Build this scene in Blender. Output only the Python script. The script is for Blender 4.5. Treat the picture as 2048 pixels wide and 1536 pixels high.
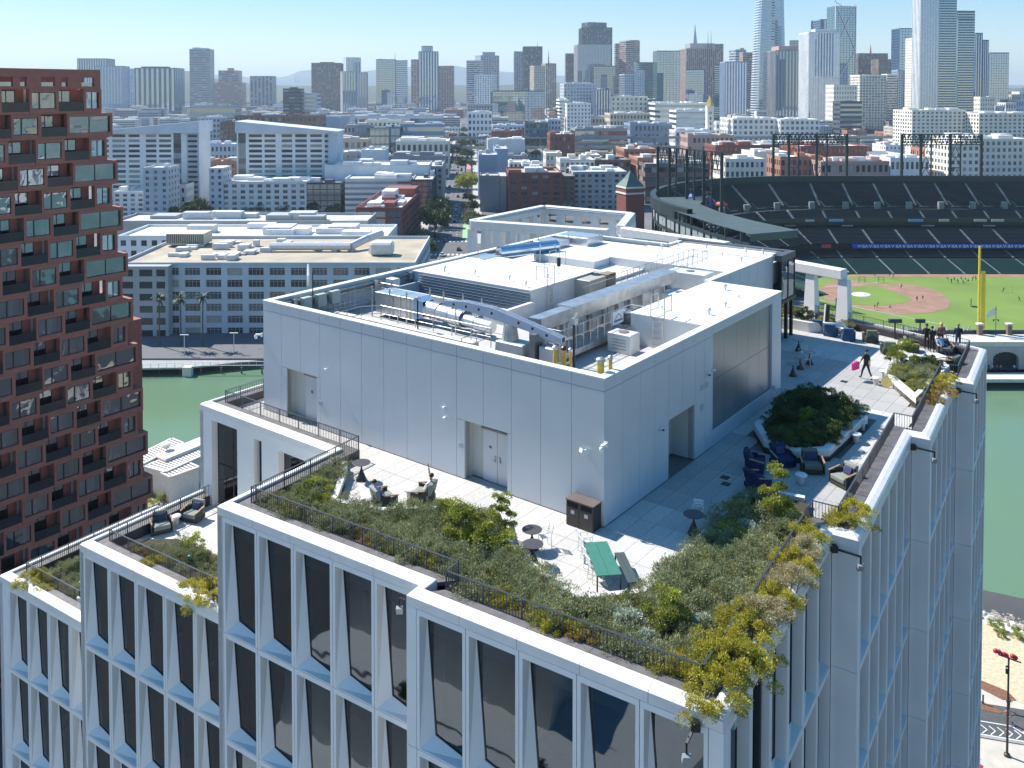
import bpy, bmesh, math, random
from mathutils import Vector, Matrix, noise
R = math.radians
sc = bpy.context.scene
for o in list(bpy.data.objects):
    bpy.data.objects.remove(o)
# ---------------------------------------------------------------- camera, sky, sun
ZC = 71.0
cd = bpy.data.cameras.new('camera'); cam = bpy.data.objects.new('camera', cd)
sc.collection.objects.link(cam); sc.camera = cam
cam.location = (0, 0, ZC); cam.rotation_euler = (R(90 - 1.8), 0, 0)
cd.sensor_width = 36; cd.lens = 36 * 1765 / 2048.; cd.shift_x = 0; cd.shift_y = -0.2588
cd.clip_start = 0.5; cd.clip_end = 60000
SUN_EL, SUN_AZ = 46.0, -54.7          # azimuth from +Y towards +X
W = bpy.data.worlds.new('World'); sc.world = W; W.use_nodes = True
nt = W.node_tree; nt.nodes.clear()
sky = nt.nodes.new('ShaderNodeTexSky'); sky.sky_type = 'NISHITA'; sky.sun_disc = False
sky.sun_elevation = R(SUN_EL); sky.sun_rotation = R(SUN_AZ); sky.altitude = 0
sky.air_density = 1.0; sky.dust_density = 0.15; sky.ozone_density = 4.5
bg = nt.nodes.new('ShaderNodeBackground'); bg.inputs[1].default_value = 0.15
wo = nt.nodes.new('ShaderNodeOutputWorld')
hs = nt.nodes.new('ShaderNodeHueSaturation'); hs.inputs['Saturation'].default_value = 1.7
gm = nt.nodes.new('ShaderNodeGamma'); gm.inputs[1].default_value = .58
nt.links.new(sky.outputs[0], gm.inputs[0]); nt.links.new(gm.outputs[0], hs.inputs['Color']); nt.links.new(hs.outputs[0], bg.inputs[0]); nt.links.new(bg.outputs[0], wo.inputs[0])
sd = Vector((math.sin(R(SUN_AZ)) * math.cos(R(SUN_EL)), math.cos(R(SUN_AZ)) * math.cos(R(SUN_EL)), math.sin(R(SUN_EL))))
sl = bpy.data.lights.new('sun', 'SUN'); sl.energy = 3.7; sl.angle = R(0.5); sl.color = (1, .955, .89)
so = bpy.data.objects.new('sun', sl); sc.collection.objects.link(so)
so.rotation_euler = sd.to_track_quat('Z', 'Y').to_euler(); so.location = (-60, 40, 150)
sc.view_settings.view_transform = 'Standard'; sc.view_settings.look = 'None'
sc.view_settings.gamma = 1; sc.view_settings.use_curve_mapping = False
sc.view_settings.exposure = 1.15
try:
    sc.cycles.max_bounces = 7; sc.cycles.diffuse_bounces = 3; sc.cycles.glossy_bounces = 3
    sc.cycles.transparent_max_bounces = 10; sc.cycles.transmission_bounces = 3; sc.cycles.volume_bounces = 0
    sc.cycles.caustics_reflective = False; sc.cycles.caustics_refractive = False
    sc.cycles.sample_clamp_indirect = 6
except Exception: pass

# ---------------------------------------------------------------- frames
FP, PT = 1765., R(1.8)
PY = 182.5 + FP * math.tan(PT)
def at(u, v, z=None, Y=None):            # a sight line through a spot of the photograph, cut at a height or at a distance
    x = (u - 1024) / FP; y = -(v - PY) / FP
    dy = math.cos(PT) + y * math.sin(PT); dz = -math.sin(PT) + y * math.cos(PT)
    k = (z - ZC) / dz if z is not None else Y / dy
    return Vector((x * k, dy * k, ZC + dz * k))
S33, C33 = math.sin(R(33)), math.cos(R(33))
S37, C37 = math.sin(R(37.35)), math.cos(R(37.35))
PH0 = (3.58, 33.86)
def Bf(a, b, z=0.0): return Vector((a * C33 + b * S33, -a * S33 + b * C33, z))
def Pf(p, q, z=0.0): return Vector((PH0[0] - p * C37 + q * S37, PH0[1] + p * S37 + q * C37, z))
def toP(v): 
    x, y = v[0] - PH0[0], v[1] - PH0[1]
    return (-(x * C37 - y * S37), x * S37 + y * C37)
RB = R(-33); RBR = R(57); RP = R(-37.35)

# ---------------------------------------------------------------- materials
MT = {}
def nodes(name):
    m = bpy.data.materials.new(name); m.use_nodes = True
    n = m.node_tree; n.nodes.clear()
    out = n.nodes.new('ShaderNodeOutputMaterial')
    return m, n, out
def mat(name, col=(.5, .5, .5), rough=.6, metal=0., var=.10, scale=1.2, bump=0., spec=.5, detail=4., obj_var=0., bscale=None, stain=0.):
    if name in MT: return MT[name]
    m, n, out = nodes(name); L = n.links.new
    p = n.nodes.new('ShaderNodeBsdfPrincipled')
    p.inputs['Roughness'].default_value = rough; p.inputs['Metallic'].default_value = metal
    p.inputs['Specular IOR Level'].default_value = spec
    tc = n.nodes.new('ShaderNodeTexCoord')
    nz = n.nodes.new('ShaderNodeTexNoise'); nz.inputs['Scale'].default_value = scale; nz.inputs['Detail'].default_value = detail
    L(tc.outputs['Object'], nz.inputs['Vector'])
    mr = n.nodes.new('ShaderNodeMapRange'); mr.inputs[1].default_value = .3; mr.inputs[2].default_value = .7
    mr.inputs[3].default_value = 1 - var; mr.inputs[4].default_value = 1 + var
    L(nz.outputs['Fac'], mr.inputs[0])
    fac = mr.outputs[0]
    if obj_var:
        oi = n.nodes.new('ShaderNodeObjectInfo'); m2 = n.nodes.new('ShaderNodeMapRange')
        m2.inputs[3].default_value = 1 - obj_var; m2.inputs[4].default_value = 1 + obj_var
        L(oi.outputs['Random'], m2.inputs[0])
        mm = n.nodes.new('ShaderNodeMath'); mm.operation = 'MULTIPLY'; L(fac, mm.inputs[0]); L(m2.outputs[0], mm.inputs[1]); fac = mm.outputs[0]
    if stain:
        n3 = n.nodes.new('ShaderNodeTexNoise'); n3.inputs['Scale'].default_value = .35; n3.inputs['Detail'].default_value = 6
        L(tc.outputs['Object'], n3.inputs['Vector'])
        r3 = n.nodes.new('ShaderNodeMapRange'); r3.inputs[1].default_value = .55; r3.inputs[2].default_value = .75
        r3.inputs[3].default_value = 1; r3.inputs[4].default_value = 1 - stain
        L(n3.outputs['Fac'], r3.inputs[0])
        mm = n.nodes.new('ShaderNodeMath'); mm.operation = 'MULTIPLY'; L(fac, mm.inputs[0]); L(r3.outputs[0], mm.inputs[1]); fac = mm.outputs[0]
    vm = n.nodes.new('ShaderNodeVectorMath'); vm.operation = 'SCALE'; vm.inputs[0].default_value = col[:3]
    L(fac, vm.inputs['Scale']); L(vm.outputs[0], p.inputs['Base Color'])
    if bump:
        nb = n.nodes.new('ShaderNodeTexNoise'); nb.inputs['Scale'].default_value = bscale or scale * 6; nb.inputs['Detail'].default_value = 5
        L(tc.outputs['Object'], nb.inputs['Vector'])
        b = n.nodes.new('ShaderNodeBump'); b.inputs['Strength'].default_value = bump; b.inputs['Distance'].default_value = .05
        L(nb.outputs['Fac'], b.inputs['Height']); L(b.outputs[0], p.inputs['Normal'])
    L(p.outputs[0], out.inputs[0]); MT[name] = m
    return m
def glass(name, tint=(.35, .42, .45), base=.10, wave=.0, wscale=.35, rough=.02, body=None):
    if name in MT: return MT[name]
    m, n, out = nodes(name); L = n.links.new
    fr = n.nodes.new('ShaderNodeFresnel'); fr.inputs[0].default_value = 1.5
    mr = n.nodes.new('ShaderNodeMapRange'); mr.inputs[3].default_value = base; mr.inputs[4].default_value = 1
    g = n.nodes.new('ShaderNodeBsdfGlossy'); g.inputs['Roughness'].default_value = rough; g.inputs['Color'].default_value = (.80, .91, 1, 1)
    if body: 
        t = n.nodes.new('ShaderNodeBsdfDiffuse'); t.inputs[0].default_value = (*body, 1)
    else:
        t = n.nodes.new('ShaderNodeBsdfTransparent'); t.inputs[0].default_value = (*tint, 1)
    if wave:
        tc = n.nodes.new('ShaderNodeTexCoord')
        nb = n.nodes.new('ShaderNodeTexNoise'); nb.inputs['Scale'].default_value = wscale; nb.inputs['Detail'].default_value = 1
        L(tc.outputs['Object'], nb.inputs['Vector'])
        b = n.nodes.new('ShaderNodeBump'); b.inputs['Strength'].default_value = wave; b.inputs['Distance'].default_value = .1
        L(nb.outputs['Fac'], b.inputs['Height']); L(b.outputs[0], g.inputs['Normal'])
    mx = n.nodes.new('ShaderNodeMixShader')
    L(fr.outputs[0], mr.inputs[0]); L(mr.outputs[0], mx.inputs[0]); L(t.outputs[0], mx.inputs[1]); L(g.outputs[0], mx.inputs[2])
    L(mx.outputs[0], out.inputs[0]); MT[name] = m
    return m
def leafmat(name, c1, c2, trans=.25, rough=.5, spec=.4):
    if name in MT: return MT[name]
    m, n, out = nodes(name); L = n.links.new
    a = n.nodes.new('ShaderNodeAttribute'); a.attribute_name = 'lv'
    oi = n.nodes.new('ShaderNodeObjectInfo')
    ad = n.nodes.new('ShaderNodeMath'); ad.operation = 'MULTIPLY_ADD'; ad.inputs[1].default_value = .35; L(oi.outputs['Random'], ad.inputs[0])
    L(a.outputs['Fac'], ad.inputs[2])
    mx = n.nodes.new('ShaderNodeMix'); mx.data_type = 'RGBA'; mx.inputs[6].default_value = (*c1, 1); mx.inputs[7].default_value = (*c2, 1)
    ad2 = n.nodes.new('ShaderNodeMath'); ad2.operation = 'ADD'; ad2.inputs[1].default_value = .12; L(ad.outputs[0], ad2.inputs[0]); L(ad2.outputs[0], mx.inputs[0])
    p = n.nodes.new('ShaderNodeBsdfPrincipled'); p.inputs['Roughness'].default_value = rough; p.inputs['Specular IOR Level'].default_value = spec
    t = n.nodes.new('ShaderNodeBsdfTranslucent'); L(mx.outputs[2], p.inputs['Base Color']); L(mx.outputs[2], t.inputs[0])
    ms = n.nodes.new('ShaderNodeMixShader'); ms.inputs[0].default_value = trans
    L(p.outputs[0], ms.inputs[1]); L(t.outputs[0], ms.inputs[2]); L(ms.outputs[0], out.inputs[0]); MT[name] = m
    return m

WHITE = mat('white_precast', (.74, .74, .73), .42, var=.035, scale=.8, bump=.04, bscale=9, stain=.04)
COPE = mat('white_coping', (.70, .69, .67), .4, var=.05, scale=1.5, bump=.05, bscale=14, stain=.08)
LEDGE = mat('grey_ledge', (.14, .13, .13), .55, var=.25, scale=3, bump=.15, stain=.2)
DARKM = mat('dark_metal', (.028, .029, .032), .4, .3, var=.1)
RAILM = mat('railing_steel', (.11, .115, .125), .35, .6, var=.1)
STEEL = mat('galvanised_steel', (.48, .49, .50), .35, .75, var=.18, scale=2.2, bump=.06)
PANEL = mat('penthouse_panel', (.58, .60, .63), .42, .08, var=.03, scale=.6, bump=.05, bscale=3)
ROOFW = mat('white_roof_membrane', (.74, .735, .72), .55, var=.06, scale=.5, bump=.1, bscale=3, stain=.10)
WALLW = mat('white_wall', (.66, .655, .64), .6, var=.05, scale=.9, bump=.06, bscale=8)
PANE = glass('tower_glass', (.15, .25, .30), .07, wave=.16, wscale=.55)

# ---------------------------------------------------------------- builders
COL = sc.collection
class M:
    def __init__(s): s.v = []; s.f = []; s.mi = []
    def face(s, pts, mi=0):
        b = len(s.v); s.v += [tuple(p) for p in pts]; s.f.append(tuple(range(b, b + len(pts)))); s.mi.append(mi)
    def raw(s, vs, fs, mi=0, T=None):
        b = len(s.v)
        s.v += [tuple(T @ Vector(p)) for p in vs] if T is not None else [tuple(p) for p in vs]
        for f in fs: s.f.append(tuple(i + b for i in f)); s.mi.append(mi)
    def box(s, x0, x1, y0, y1, z0, z1, mi=0, T=None, tz=None, top=None):
        if x0 > x1: x0, x1 = x1, x0
        if y0 > y1: y0, y1 = y1, y0
        vs = [(x0, y0, z0), (x1, y0, z0), (x1, y1, z0), (x0, y1, z0), (x0, y0, z1), (x1, y0, z1), (x1, y1, z1), (x0, y1, z1)]
        if top is not None:
            cx, cy = (x0 + x1) / 2, (y0 + y1) / 2
            for i in (4, 5, 6, 7): vs[i] = (cx + (vs[i][0] - cx) * top, cy + (vs[i][1] - cy) * top, z1)
        s.raw(vs, [(3, 2, 1, 0), (4, 5, 6, 7), (0, 1, 5, 4), (1, 2, 6, 5), (2, 3, 7, 6), (3, 0, 4, 7)], mi, T)
    def prism(s, poly, z0, z1, mi=0, mtop=None, T=None):
        n = len(poly); A = sum(poly[i][0] * poly[(i + 1) % n][1] - poly[(i + 1) % n][0] * poly[i][1] for i in range(n))
        if A < 0: poly = poly[::-1]
        vs = [(p[0], p[1], z0) for p in poly] + [(p[0], p[1], z1) for p in poly]
        fs = [tuple(range(n - 1, -1, -1))] + [(i, (i + 1) % n, (i + 1) % n + n, i + n) for i in range(n)]
        s.raw(vs, fs, mi, T)
        s.raw(vs[n:], [tuple(range(n))], mi if mtop is None else mtop, T)
    def tube(s, p0, p1, r, n=6, mi=0, r1=None, cap=True):
        p0, p1 = Vector(p0), Vector(p1); d = p1 - p0
        if d.length < 1e-6: return
        q = d.to_track_quat('Z', 'Y'); r1 = r if r1 is None else r1
        vs = []
        for k, (c, rr) in enumerate(((p0, r), (p1, r1))):
            for i in range(n):
                a = 2 * math.pi * (i + .5) / n
                vs.append(c + q @ Vector((math.cos(a) * rr, math.sin(a) * rr, 0)))
        fs = [(i, (i + 1) % n, (i + 1) % n + n, i + n) for i in range(n)]
        if cap: fs += [tuple(range(n - 1, -1, -1)), tuple(range(n, 2 * n))]
        s.raw(vs, fs, mi)
    def path(s, pts, r, n=6, mi=0):
        for a, b in zip(pts[:-1], pts[1:]): s.tube(a, b, r, n, mi)
    def bar(s, p0, p1, w, h, mi=0):
        p0, p1 = Vector(p0), Vector(p1); d = p1 - p0; ln = d.length
        x = d.normalized(); up = Vector((0, 0, 1))
        if abs(x.z) > .99: up = Vector((0, 1, 0))
        y = up.cross(x).normalized(); z = x.cross(y)
        T = Matrix((x, y, z)).transposed().to_4x4(); T.translation = p0
        s.box(0, ln, -w / 2, w / 2, -h / 2, h / 2, mi, T)
    def lathe(s, prof, n=16, mi=0, c=(0, 0, 0), T=None):
        vs = []; fs = []
        for r, z in prof:
            for i in range(n):
                a = 2 * math.pi * i / n; vs.append((c[0] + r * math.cos(a), c[1] + r * math.sin(a), c[2] + z))
        for k in range(len(prof) - 1):
            for i in range(n):
                j = (i + 1) % n; fs.append((k * n + i, k * n + j, k * n + n + j, k * n + n + i))
        fs.append(tuple(range(n - 1, -1, -1))); fs.append(tuple(range((len(prof) - 1) * n, len(prof) * n)))
        s.raw(vs, fs, mi, T)
    def mesh(s, name, mats, smooth=False, bevel=0, seg=1):
        me = bpy.data.meshes.new(name); me.from_pydata(s.v, [], s.f)
        for m in (mats if isinstance(mats, (list, tuple)) else [mats]): me.materials.append(m)
        me.polygons.foreach_set('material_index', s.mi)
        if smooth: me.polygons.foreach_set('use_smooth', [True] * len(s.f))
        if bevel:
            bm = bmesh.new(); bm.from_mesh(me); bmesh.ops.remove_doubles(bm, verts=bm.verts, dist=1e-4)
            bmesh.ops.bevel(bm, geom=[e for e in bm.edges if len(e.link_faces) == 2 and e.calc_face_angle(0) > .5], offset=bevel, segments=seg, affect='EDGES', profile=.7)
            if seg > 1:
                for f in bm.faces: f.smooth = True
            bm.to_mesh(me); bm.free()
        me.update(); return me
    def build(s, name, mats, parent=None, loc=(0, 0, 0), rz=0, smooth=False, bevel=0, seg=1, kind=None):
        return put(s.mesh(name, mats, smooth, bevel, seg), name, parent, loc, rz, kind)
def put(me, name, parent=None, loc=(0, 0, 0), rz=0, kind=None, scale=None):
    o = bpy.data.objects.new(name, me); COL.objects.link(o)
    o.location = loc; o.rotation_euler = (0, 0, rz)
    if scale is not None: o.scale = scale if hasattr(scale, '__len__') else (scale,) * 3
    if parent is not None: o.parent = parent
    if kind: o['kind'] = kind
    return o
def tag(o, label=None, cat=None, group=None, kind=None):
    if label: o['label'] = label
    if cat: o['category'] = cat
    if group: o['group'] = group
    if kind: o['kind'] = kind
    return o
def thing(name, label, cat, loc=(0, 0, 0), rz=0, group=None, scale=None):
    return tag(put(None, name, None, loc, rz, scale=scale), label, cat, group)
def dup(root, loc, rz=0, label=None, group=None, scale=None):
    def cp(o, par):
        c = o.copy(); COL.objects.link(c)
        if par is not None: c.parent = par
        for ch in KIDS.get(o, list(o.children)): cp(ch, c)
        return c
    r = cp(root, None); r.location = loc; r.rotation_euler = (0, 0, rz)
    if scale is not None: r.scale = (scale,) * 3
    if label: r['label'] = label
    if group: r['group'] = group
    return r
KIDS = {}
def offs(path, d, i):                       # mitred inward offset of vertex i of an open path, interior on the left
    def nrm(a, b):
        e = (b - a).normalized(); return Vector((-e.y, e.x, 0))
    P = path[i]
    if i == 0: return P + nrm(path[0], path[1]) * d
    if i == len(path) - 1: return P + nrm(path[-2], path[-1]) * d
    n1, n2 = nrm(path[i - 1], P), nrm(P, path[i + 1]); m = n1 + n2
    return P + m * (d / (1 + n1.dot(n2)))
def sweep_piece(mb, path, i, s0, s1, prof, mi=0, gap=.006, closed=True):
    A, B = path[i], path[i + 1]; e = (B - A).normalized(); nn = Vector((-e.y, e.x, 0)); ln = (B - A).length
    ra, rb = [], []
    for d, z in prof:
        pa = offs(path, d, i) + e * gap if s0 <= 1e-6 else A + e * (s0 + gap) + nn * d
        pb = offs(path, d, i + 1) - e * gap if s1 >= ln - 1e-6 else A + e * (s1 - gap) + nn * d
        ra.append((pa.x, pa.y, z)); rb.append((pb.x, pb.y, z))
    n = len(prof)
    fs = [(k, k + n, (k + 1) % n + n, (k + 1) % n) for k in range(n)]
    fs += [tuple(range(n)), tuple(range(2 * n - 1, n - 1, -1))]
    mb.raw(ra + rb, fs, mi)
# ================================================================ the white tower we look down on
LV = [54.09, 49.40] + [45.05 - 4.35 * i for i in range(11)]
tower = thing('office_tower', 'white stepped office tower with slanted windows filling the foreground', 'office building', Bf(-20, 35, 0), 0)
tower.rotation_euler = (0, 0, 0)
TL = tower.location.copy()
def tput(mb_or_me, name, mats=None, loc=(0, 0, 0), rz=0, parent=None, **k):
    l = Vector(loc) - TL if parent is None else Vector(loc)
    if isinstance(mb_or_me, M): return mb_or_me.build(name, mats, parent or tower, l, rz, **k)
    return put(mb_or_me, name, parent or tower, l, rz, **k)
def q_T2():                              # E front line meets the flank of the next block
    a = Pf(23.6, -2.3); b = Pf(5, -2.3); e = b - a
    s = (Bf(-28.84, 0).x, Bf(-28.84, 0).y)
    # solve a+e*t having B-frame a = -28.84
    fa = lambda P: P.x * C33 - P.y * S33
    t = (-28.84 - fa(a)) / (fa(b) - fa(a)); return a + e * t
T2 = q_T2()
PATH = [Pf(23.6, 34), Pf(23.6, -2.3), T2, Bf(-28.84, 22.75), Bf(-18.49, 22.75), Bf(-18.49, 22.07), Bf(-7.69, 22.07), Bf(-7.69, 33.85),
        Bf(-6.73, 33.85), Bf(-6.73, 45.65), Bf(-5.9, 45.65), Bf(-5.9, 55.75), Bf(-5.0, 55.75), Bf(-5.0, 63.6), Bf(-14.6, 67.3), Bf(-18.6, 68.7)]
PATHC = [Bf(-39.3, 31), Bf(-39.3, 23.18), Bf(-28.84, 23.18)]
PATHD = [Bf(-47.8, 33), Bf(-47.8, 23.75), Bf(-39.3, 23.75)]
def inset(path, d): return [offs(path, d, i) for i in range(len(path))]

def unit_mesh(w, h, tag_):
    """One precast bay: flat frame, a splayed jamb and a two-facet sill leading to the set-back pane; x right, y inward, z up."""
    g = .011; m = M(); D = .36
    X0, X1, Z0, Z1 = g, w - g, g, h - g
    a0, a1, b0, b1 = .13, w - .13, .05, h - .20
    F = lambda *p: m.face(p)
    v = lambda x, z, y=0.: (x, y, z)
    F(v(X0, Z0), v(a0, b0), v(a0, b1), v(X0, Z1)); F(v(a1, b0), v(X1, Z0), v(X1, Z1), v(a1, b1))
    F(v(X0, Z0), v(X1, Z0), v(a1, b0), v(a0, b0)); F(v(a0, b1), v(a1, b1), v(X1, Z1), v(X0, Z1))
    for p, q in (((X0, Z0), (X0, Z1)), ((X1, Z1), (X1, Z0)), ((X1, Z0), (X0, Z0)), ((X0, Z1), (X1, Z1))):
        F(v(p[0], p[1]), v(q[0], q[1]), v(q[0], q[1], .2), v(p[0], p[1], .2))
    tl, tr, br, bl = (.17, h - .30), (w - .15, h - .30), (w - .15, .10), (.50, .42)
    if tag_ == 'r': bl = (.42, .34)
    F(v(a0, b0), v(*bl, D), v(*tl, D), v(a0, b1))                       # splayed jamb
    F(v(a0, b0), v(a1, b0), v(*br, D)); F(v(a0, b0), v(*br, D), v(*bl, D))   # sill
    F(v(a1, b1), v(*tr, D), v(*br, D), v(a1, b0)); F(v(a1, b1), v(a0, b1), v(*tl, D), v(*tr, D))
    me = m.mesh('facade_panel', WHITE)
    pm = M(); e = .05
    def ins(c, k):                       # pane with a dark gasket frame
        cx, cz = sum(q[0] for q in c) / 4, sum(q[1] for q in c) / 4
        return [(q[0] + (cx - q[0]) / abs(cx - q[0]) * k, q[1] + (cz - q[1]) / abs(cz - q[1]) * k) for q in c]
    quad = [tl, tr, br, bl]; q2 = ins(quad, e)
    pm.face([v(*p, D + .02) for p in reversed(q2)])
    gl = pm.mesh('window_pane', PANE)
    fm = M()
    for i in range(4):
        j = (i + 1) % 4
        fm.face([v(*quad[j], D - .001), v(*quad[i], D - .001), v(*q2[i], D - .001), v(*q2[j], D - .001)])
        fm.face([v(*q2[j], D - .001), v(*q2[i], D - .001), v(*q2[i], D + .02), v(*q2[j], D + .02)])
    fr = fm.mesh('window_frame', DARKM)
    return me, gl, fr
UM = {}
def unit(w, h, t='l'):
    k = (round(w, 2), round(h, 2), t)
    if k not in UM: UM[k] = unit_mesh(w, h, t)
    return UM[k]
NU = 0
def bays(A, B, lv0, n, nfl, rz, t, corner=0.):
    """n bays between A and B for nfl floors starting at level lv0."""
    global NU
    d = (B - A); ln = d.length - corner; e = d.normalized(); w = ln / n
    for f in range(lv0, min(lv0 + nfl, len(LV) - 1)):
        h = LV[f] - LV[f + 1]
        me, gl, fr = unit(w, h, t)
        for i in range(n):
            p = A + e * (corner * .5 + w * i)
            o = tput(me, 'facade_panel', None, (p.x, p.y, LV[f + 1]), rz)
            put(gl, 'window_pane', o); put(fr, 'window_frame', o); NU += 1
def strip(A, B, z0, z1, inward, name='corner_panel', th=.2):
    """flat precast strip between two plan points"""
    m = M(); A = Vector(A); B = Vector(B); e = (B - A).normalized(); g = e * .008
    a, b = A + g, B - g; i = Vector(inward) * th
    m.prism([(a.x, a.y), (b.x, b.y), (b.x + i.x, b.y + i.y), (a.x + i.x, a.y + i.y)], z0 + .008, z1 - .008)
    return tput(m, name, WHITE, (0, 0, 0))
w33, v33 = Vector((C33, -S33, 0)), Vector((S33, C33, 0))
# front faces of the four stepped blocks
def front(A, B, lv0, nfl, n, cl, cr):
    e = (B - A).normalized()
    bays(A + e * cl, B - e * cr, lv0, n, nfl, RB, 'l')
    for f in range(lv0, min(lv0 + nfl, 12)):
        strip(A, A + e * cl, LV[f + 1], LV[f], v33)
        strip(B - e * cr, B, LV[f + 1], LV[f], v33)
front(PATH[5], PATH[6], 0, 3, 5, .42, .42)
front(PATH[3], PATH[4], 0, 4, 5, .32, .02)
front(PATHC[1], PATHC[2], 1, 4, 5, .30, .02)
front(PATHD[1], PATHD[2], 2, 5, 4, .9, .02)
# right-hand faces, each segment standing 0.9 m further out than the one before
for (i, n, nf, ca, cb) in ((6, 6, 6, .42, .02), (8, 6, 8, .42, .02), (10, 5, 9, .42, .02), (12, 4, 11, .42, .3)):
    A, B = PATH[i], PATH[i + 1]
    bays(A + v33 * ca, B - v33 * cb, 0, n, nf, RBR, 'r')
    for f in range(0, nf):
        strip(A, A + v33 * ca, LV[f + 1], LV[f], -w33); strip(B - v33 * cb, B, LV[f + 1], LV[f], -w33)
        if i > 6: strip(PATH[i - 1] + w33 * .01, PATH[i], LV[f + 1], LV[f], v33, 'return_panel')
for f in range(0, 4): strip(PATH[4] , PATH[5], LV[f + 1], LV[f], w33, 'return_panel')
# solid body below and behind what is built bay by bay, floor slabs and a core
def plan(path, extra): return [(p.x, p.y) for p in inset(path, .62)] + [(p.x, p.y) for p in extra]
back = [Bf(-19, 72), Bf(-50, 86), Bf(-51, 72), Bf(-40, 66)]
m = M()
core = [Bf(-14, 33), Bf(-14, 60), Bf(-36, 62), Bf(-36, 36)]
m.prism([(p.x, p.y) for p in core], 0, 53.0)
for (x0, x1) in ((-47.2, -39.4),): 
    m.prism([(p.x, p.y) for p in (Bf(x0, 29), Bf(x1, 29), Bf(x1, 60), Bf(x0, 60))], 0, 44.6)
m.prism([(p.x, p.y) for p in (Bf(-39.4, 29), Bf(-36, 29), Bf(-36, 60), Bf(-39.4, 60))], 0, 49.0)
tput(m, 'core_wall', mat('core_wall', (.10, .11, .12), .7))
m = M()
for f in range(1, 12):
    z = LV[f]
    pth = [p for p in PATH[3:14]] if True else None
    inner = [(q.x, q.y) for q in inset(PATH, .62)[3:15]]
    m.prism(inner + [(Bf(-30, 60).x, Bf(-30, 60).y), (Bf(-28.4, 30).x, Bf(-28.4, 30).y)], z - .45, z - .02)
    if f >= 2:
        m.prism([(p.x, p.y) for p in (Bf(-38.7, 23.8), Bf(-28.4, 23.8), Bf(-28.4, 40), Bf(-38.7, 40))], z - .45, z - .02)
    if f >= 3:
        m.prism([(p.x, p.y) for p in (Bf(-47.2, 24.3), Bf(-38.75, 24.3), Bf(-38.75, 40), Bf(-47.2, 40))], z - .45, z - .02)
tput(m, 'floor_slab', mat('floor_slab', (.16, .17, .17), .8), kind='stuff')
# pale ceiling rafts, light shelves and partitions seen through the panes
rnd = random.Random(3); m = M()
def loc_box(a0, a1, b0, b1, z0, z1, mi=0):
    m.prism([tuple(Bf(x, y)[:2]) for x, y in ((a0, b0), (a1, b0), (a1, b1), (a0, b1))], z0, z1, mi)
for (b, a0, a1, l0, l1) in ((22.07, -18.3, -7.9, 0, 3), (22.75, -28.6, -18.6, 0, 4), (23.18, -39, -29, 1, 5), (23.75, -47, -39.5, 2, 6)):
    for f in range(l0, l1):
        zt = LV[f] - .46; zb = LV[f + 1]
        loc_box(a0, a1, b + 1.5, b + 1.72, zt - .45, zt - .02, 0)
        loc_box(a0, a1, b + 3.8, b + 3.95, zb, zt, 1)
        x = a0 + .5
        while x < a1 - 1:
            if rnd.random() < .6: loc_box(x, x + .12, b + 1.0, b + 3.6, zb, zt - .5, rnd.choice((0, 1, 2)))
            if rnd.random() < .5: loc_box(x + .5, x + 1.6, b + 1.5, b + 2.3, zb + .7, zb + .78, 3)
            if rnd.random() < .35: loc_box(x + .3, x + 1.3, b + 2.2, b + 3.2, zt - .1, zt - .05, 4)
            x += rnd.uniform(1.0, 2.6)
tput(m, 'interior_fitting', [mat('int_pale', (.40, .48, .48), .7), mat('int_dark', (.02, .03, .04), .7), mat('int_grey', (.06, .10, .12), .6), mat('int_desk', (.5, .5, .46), .5), mat('int_lamp', (.75, .85, .8), .5)], kind='stuff')
# body under the built rows
m = M(); zb = LV[8]
m.prism([tuple(Bf(a, b)[:2]) for a, b in ((-47.0, 24.5), (-8.5, 24.5), (-8.5, 34), (-7.5, 34), (-7.5, 46), (-6.7, 46), (-6.7, 56), (-5.8, 56), (-5.8, 63), (-40, 72), (-47, 66))], 0, LV[11] - .5)
tput(m, 'podium_wall', WHITE)

# coping, ledge and inner skirt, one piece per bay
def edge(path, zc, floor, segs, ledge_to=.95, skirt=True):
    for (i, n) in segs:
        ln = (path[i + 1] - path[i]).length
        for k in range(n):
            s0, s1 = ln * k / n, ln * (k + 1) / n
            m = M()
            sweep_piece(m, path, i, s0, s1, [(0, zc - .31), (0, zc), (.06, zc + .055), (.24, zc + .13), (.40, zc + .15), (.43, zc + .13), (.43, zc - .2)], gap=.007)
            tput(m, 'coping_piece', COPE)
            if ln > .8 or n > 1:
                m = M(); sweep_piece(m, path, i, s0, s1, [(.431, zc - .1), (.431, zc + .03), (ledge_to, zc + .03), (ledge_to, zc - .1)], gap=.006)
                tput(m, 'ledge_slab', LEDGE)
        if skirt and ln > .8:
            m = M(); sweep_piece(m, path, i, 0, ln, [(ledge_to - .08, zc - .1), (ledge_to + .012, zc - .1), (ledge_to + .012, zc + .02), (ledge_to + .03, zc + .02), (ledge_to + .03, floor - .1), (ledge_to - .08, floor - .1)], gap=.0)
            tput(m, 'skirt_panel', mat('dark_skirt', (.035, .035, .04), .5))
edge(PATH, 54.4, 54.0, [(0, 8), (1, 3), (2, 3), (3, 5), (4, 1), (5, 5), (6, 6), (7, 1), (8, 6), (9, 1), (10, 5), (11, 1), (12, 4), (13, 5), (14, 2)])
edge(PATHC, 49.7, 49.2, [(0, 4), (1, 5)])
edge(PATHD, 45.35, 44.85, [(0, 4), (1, 4)])
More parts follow.
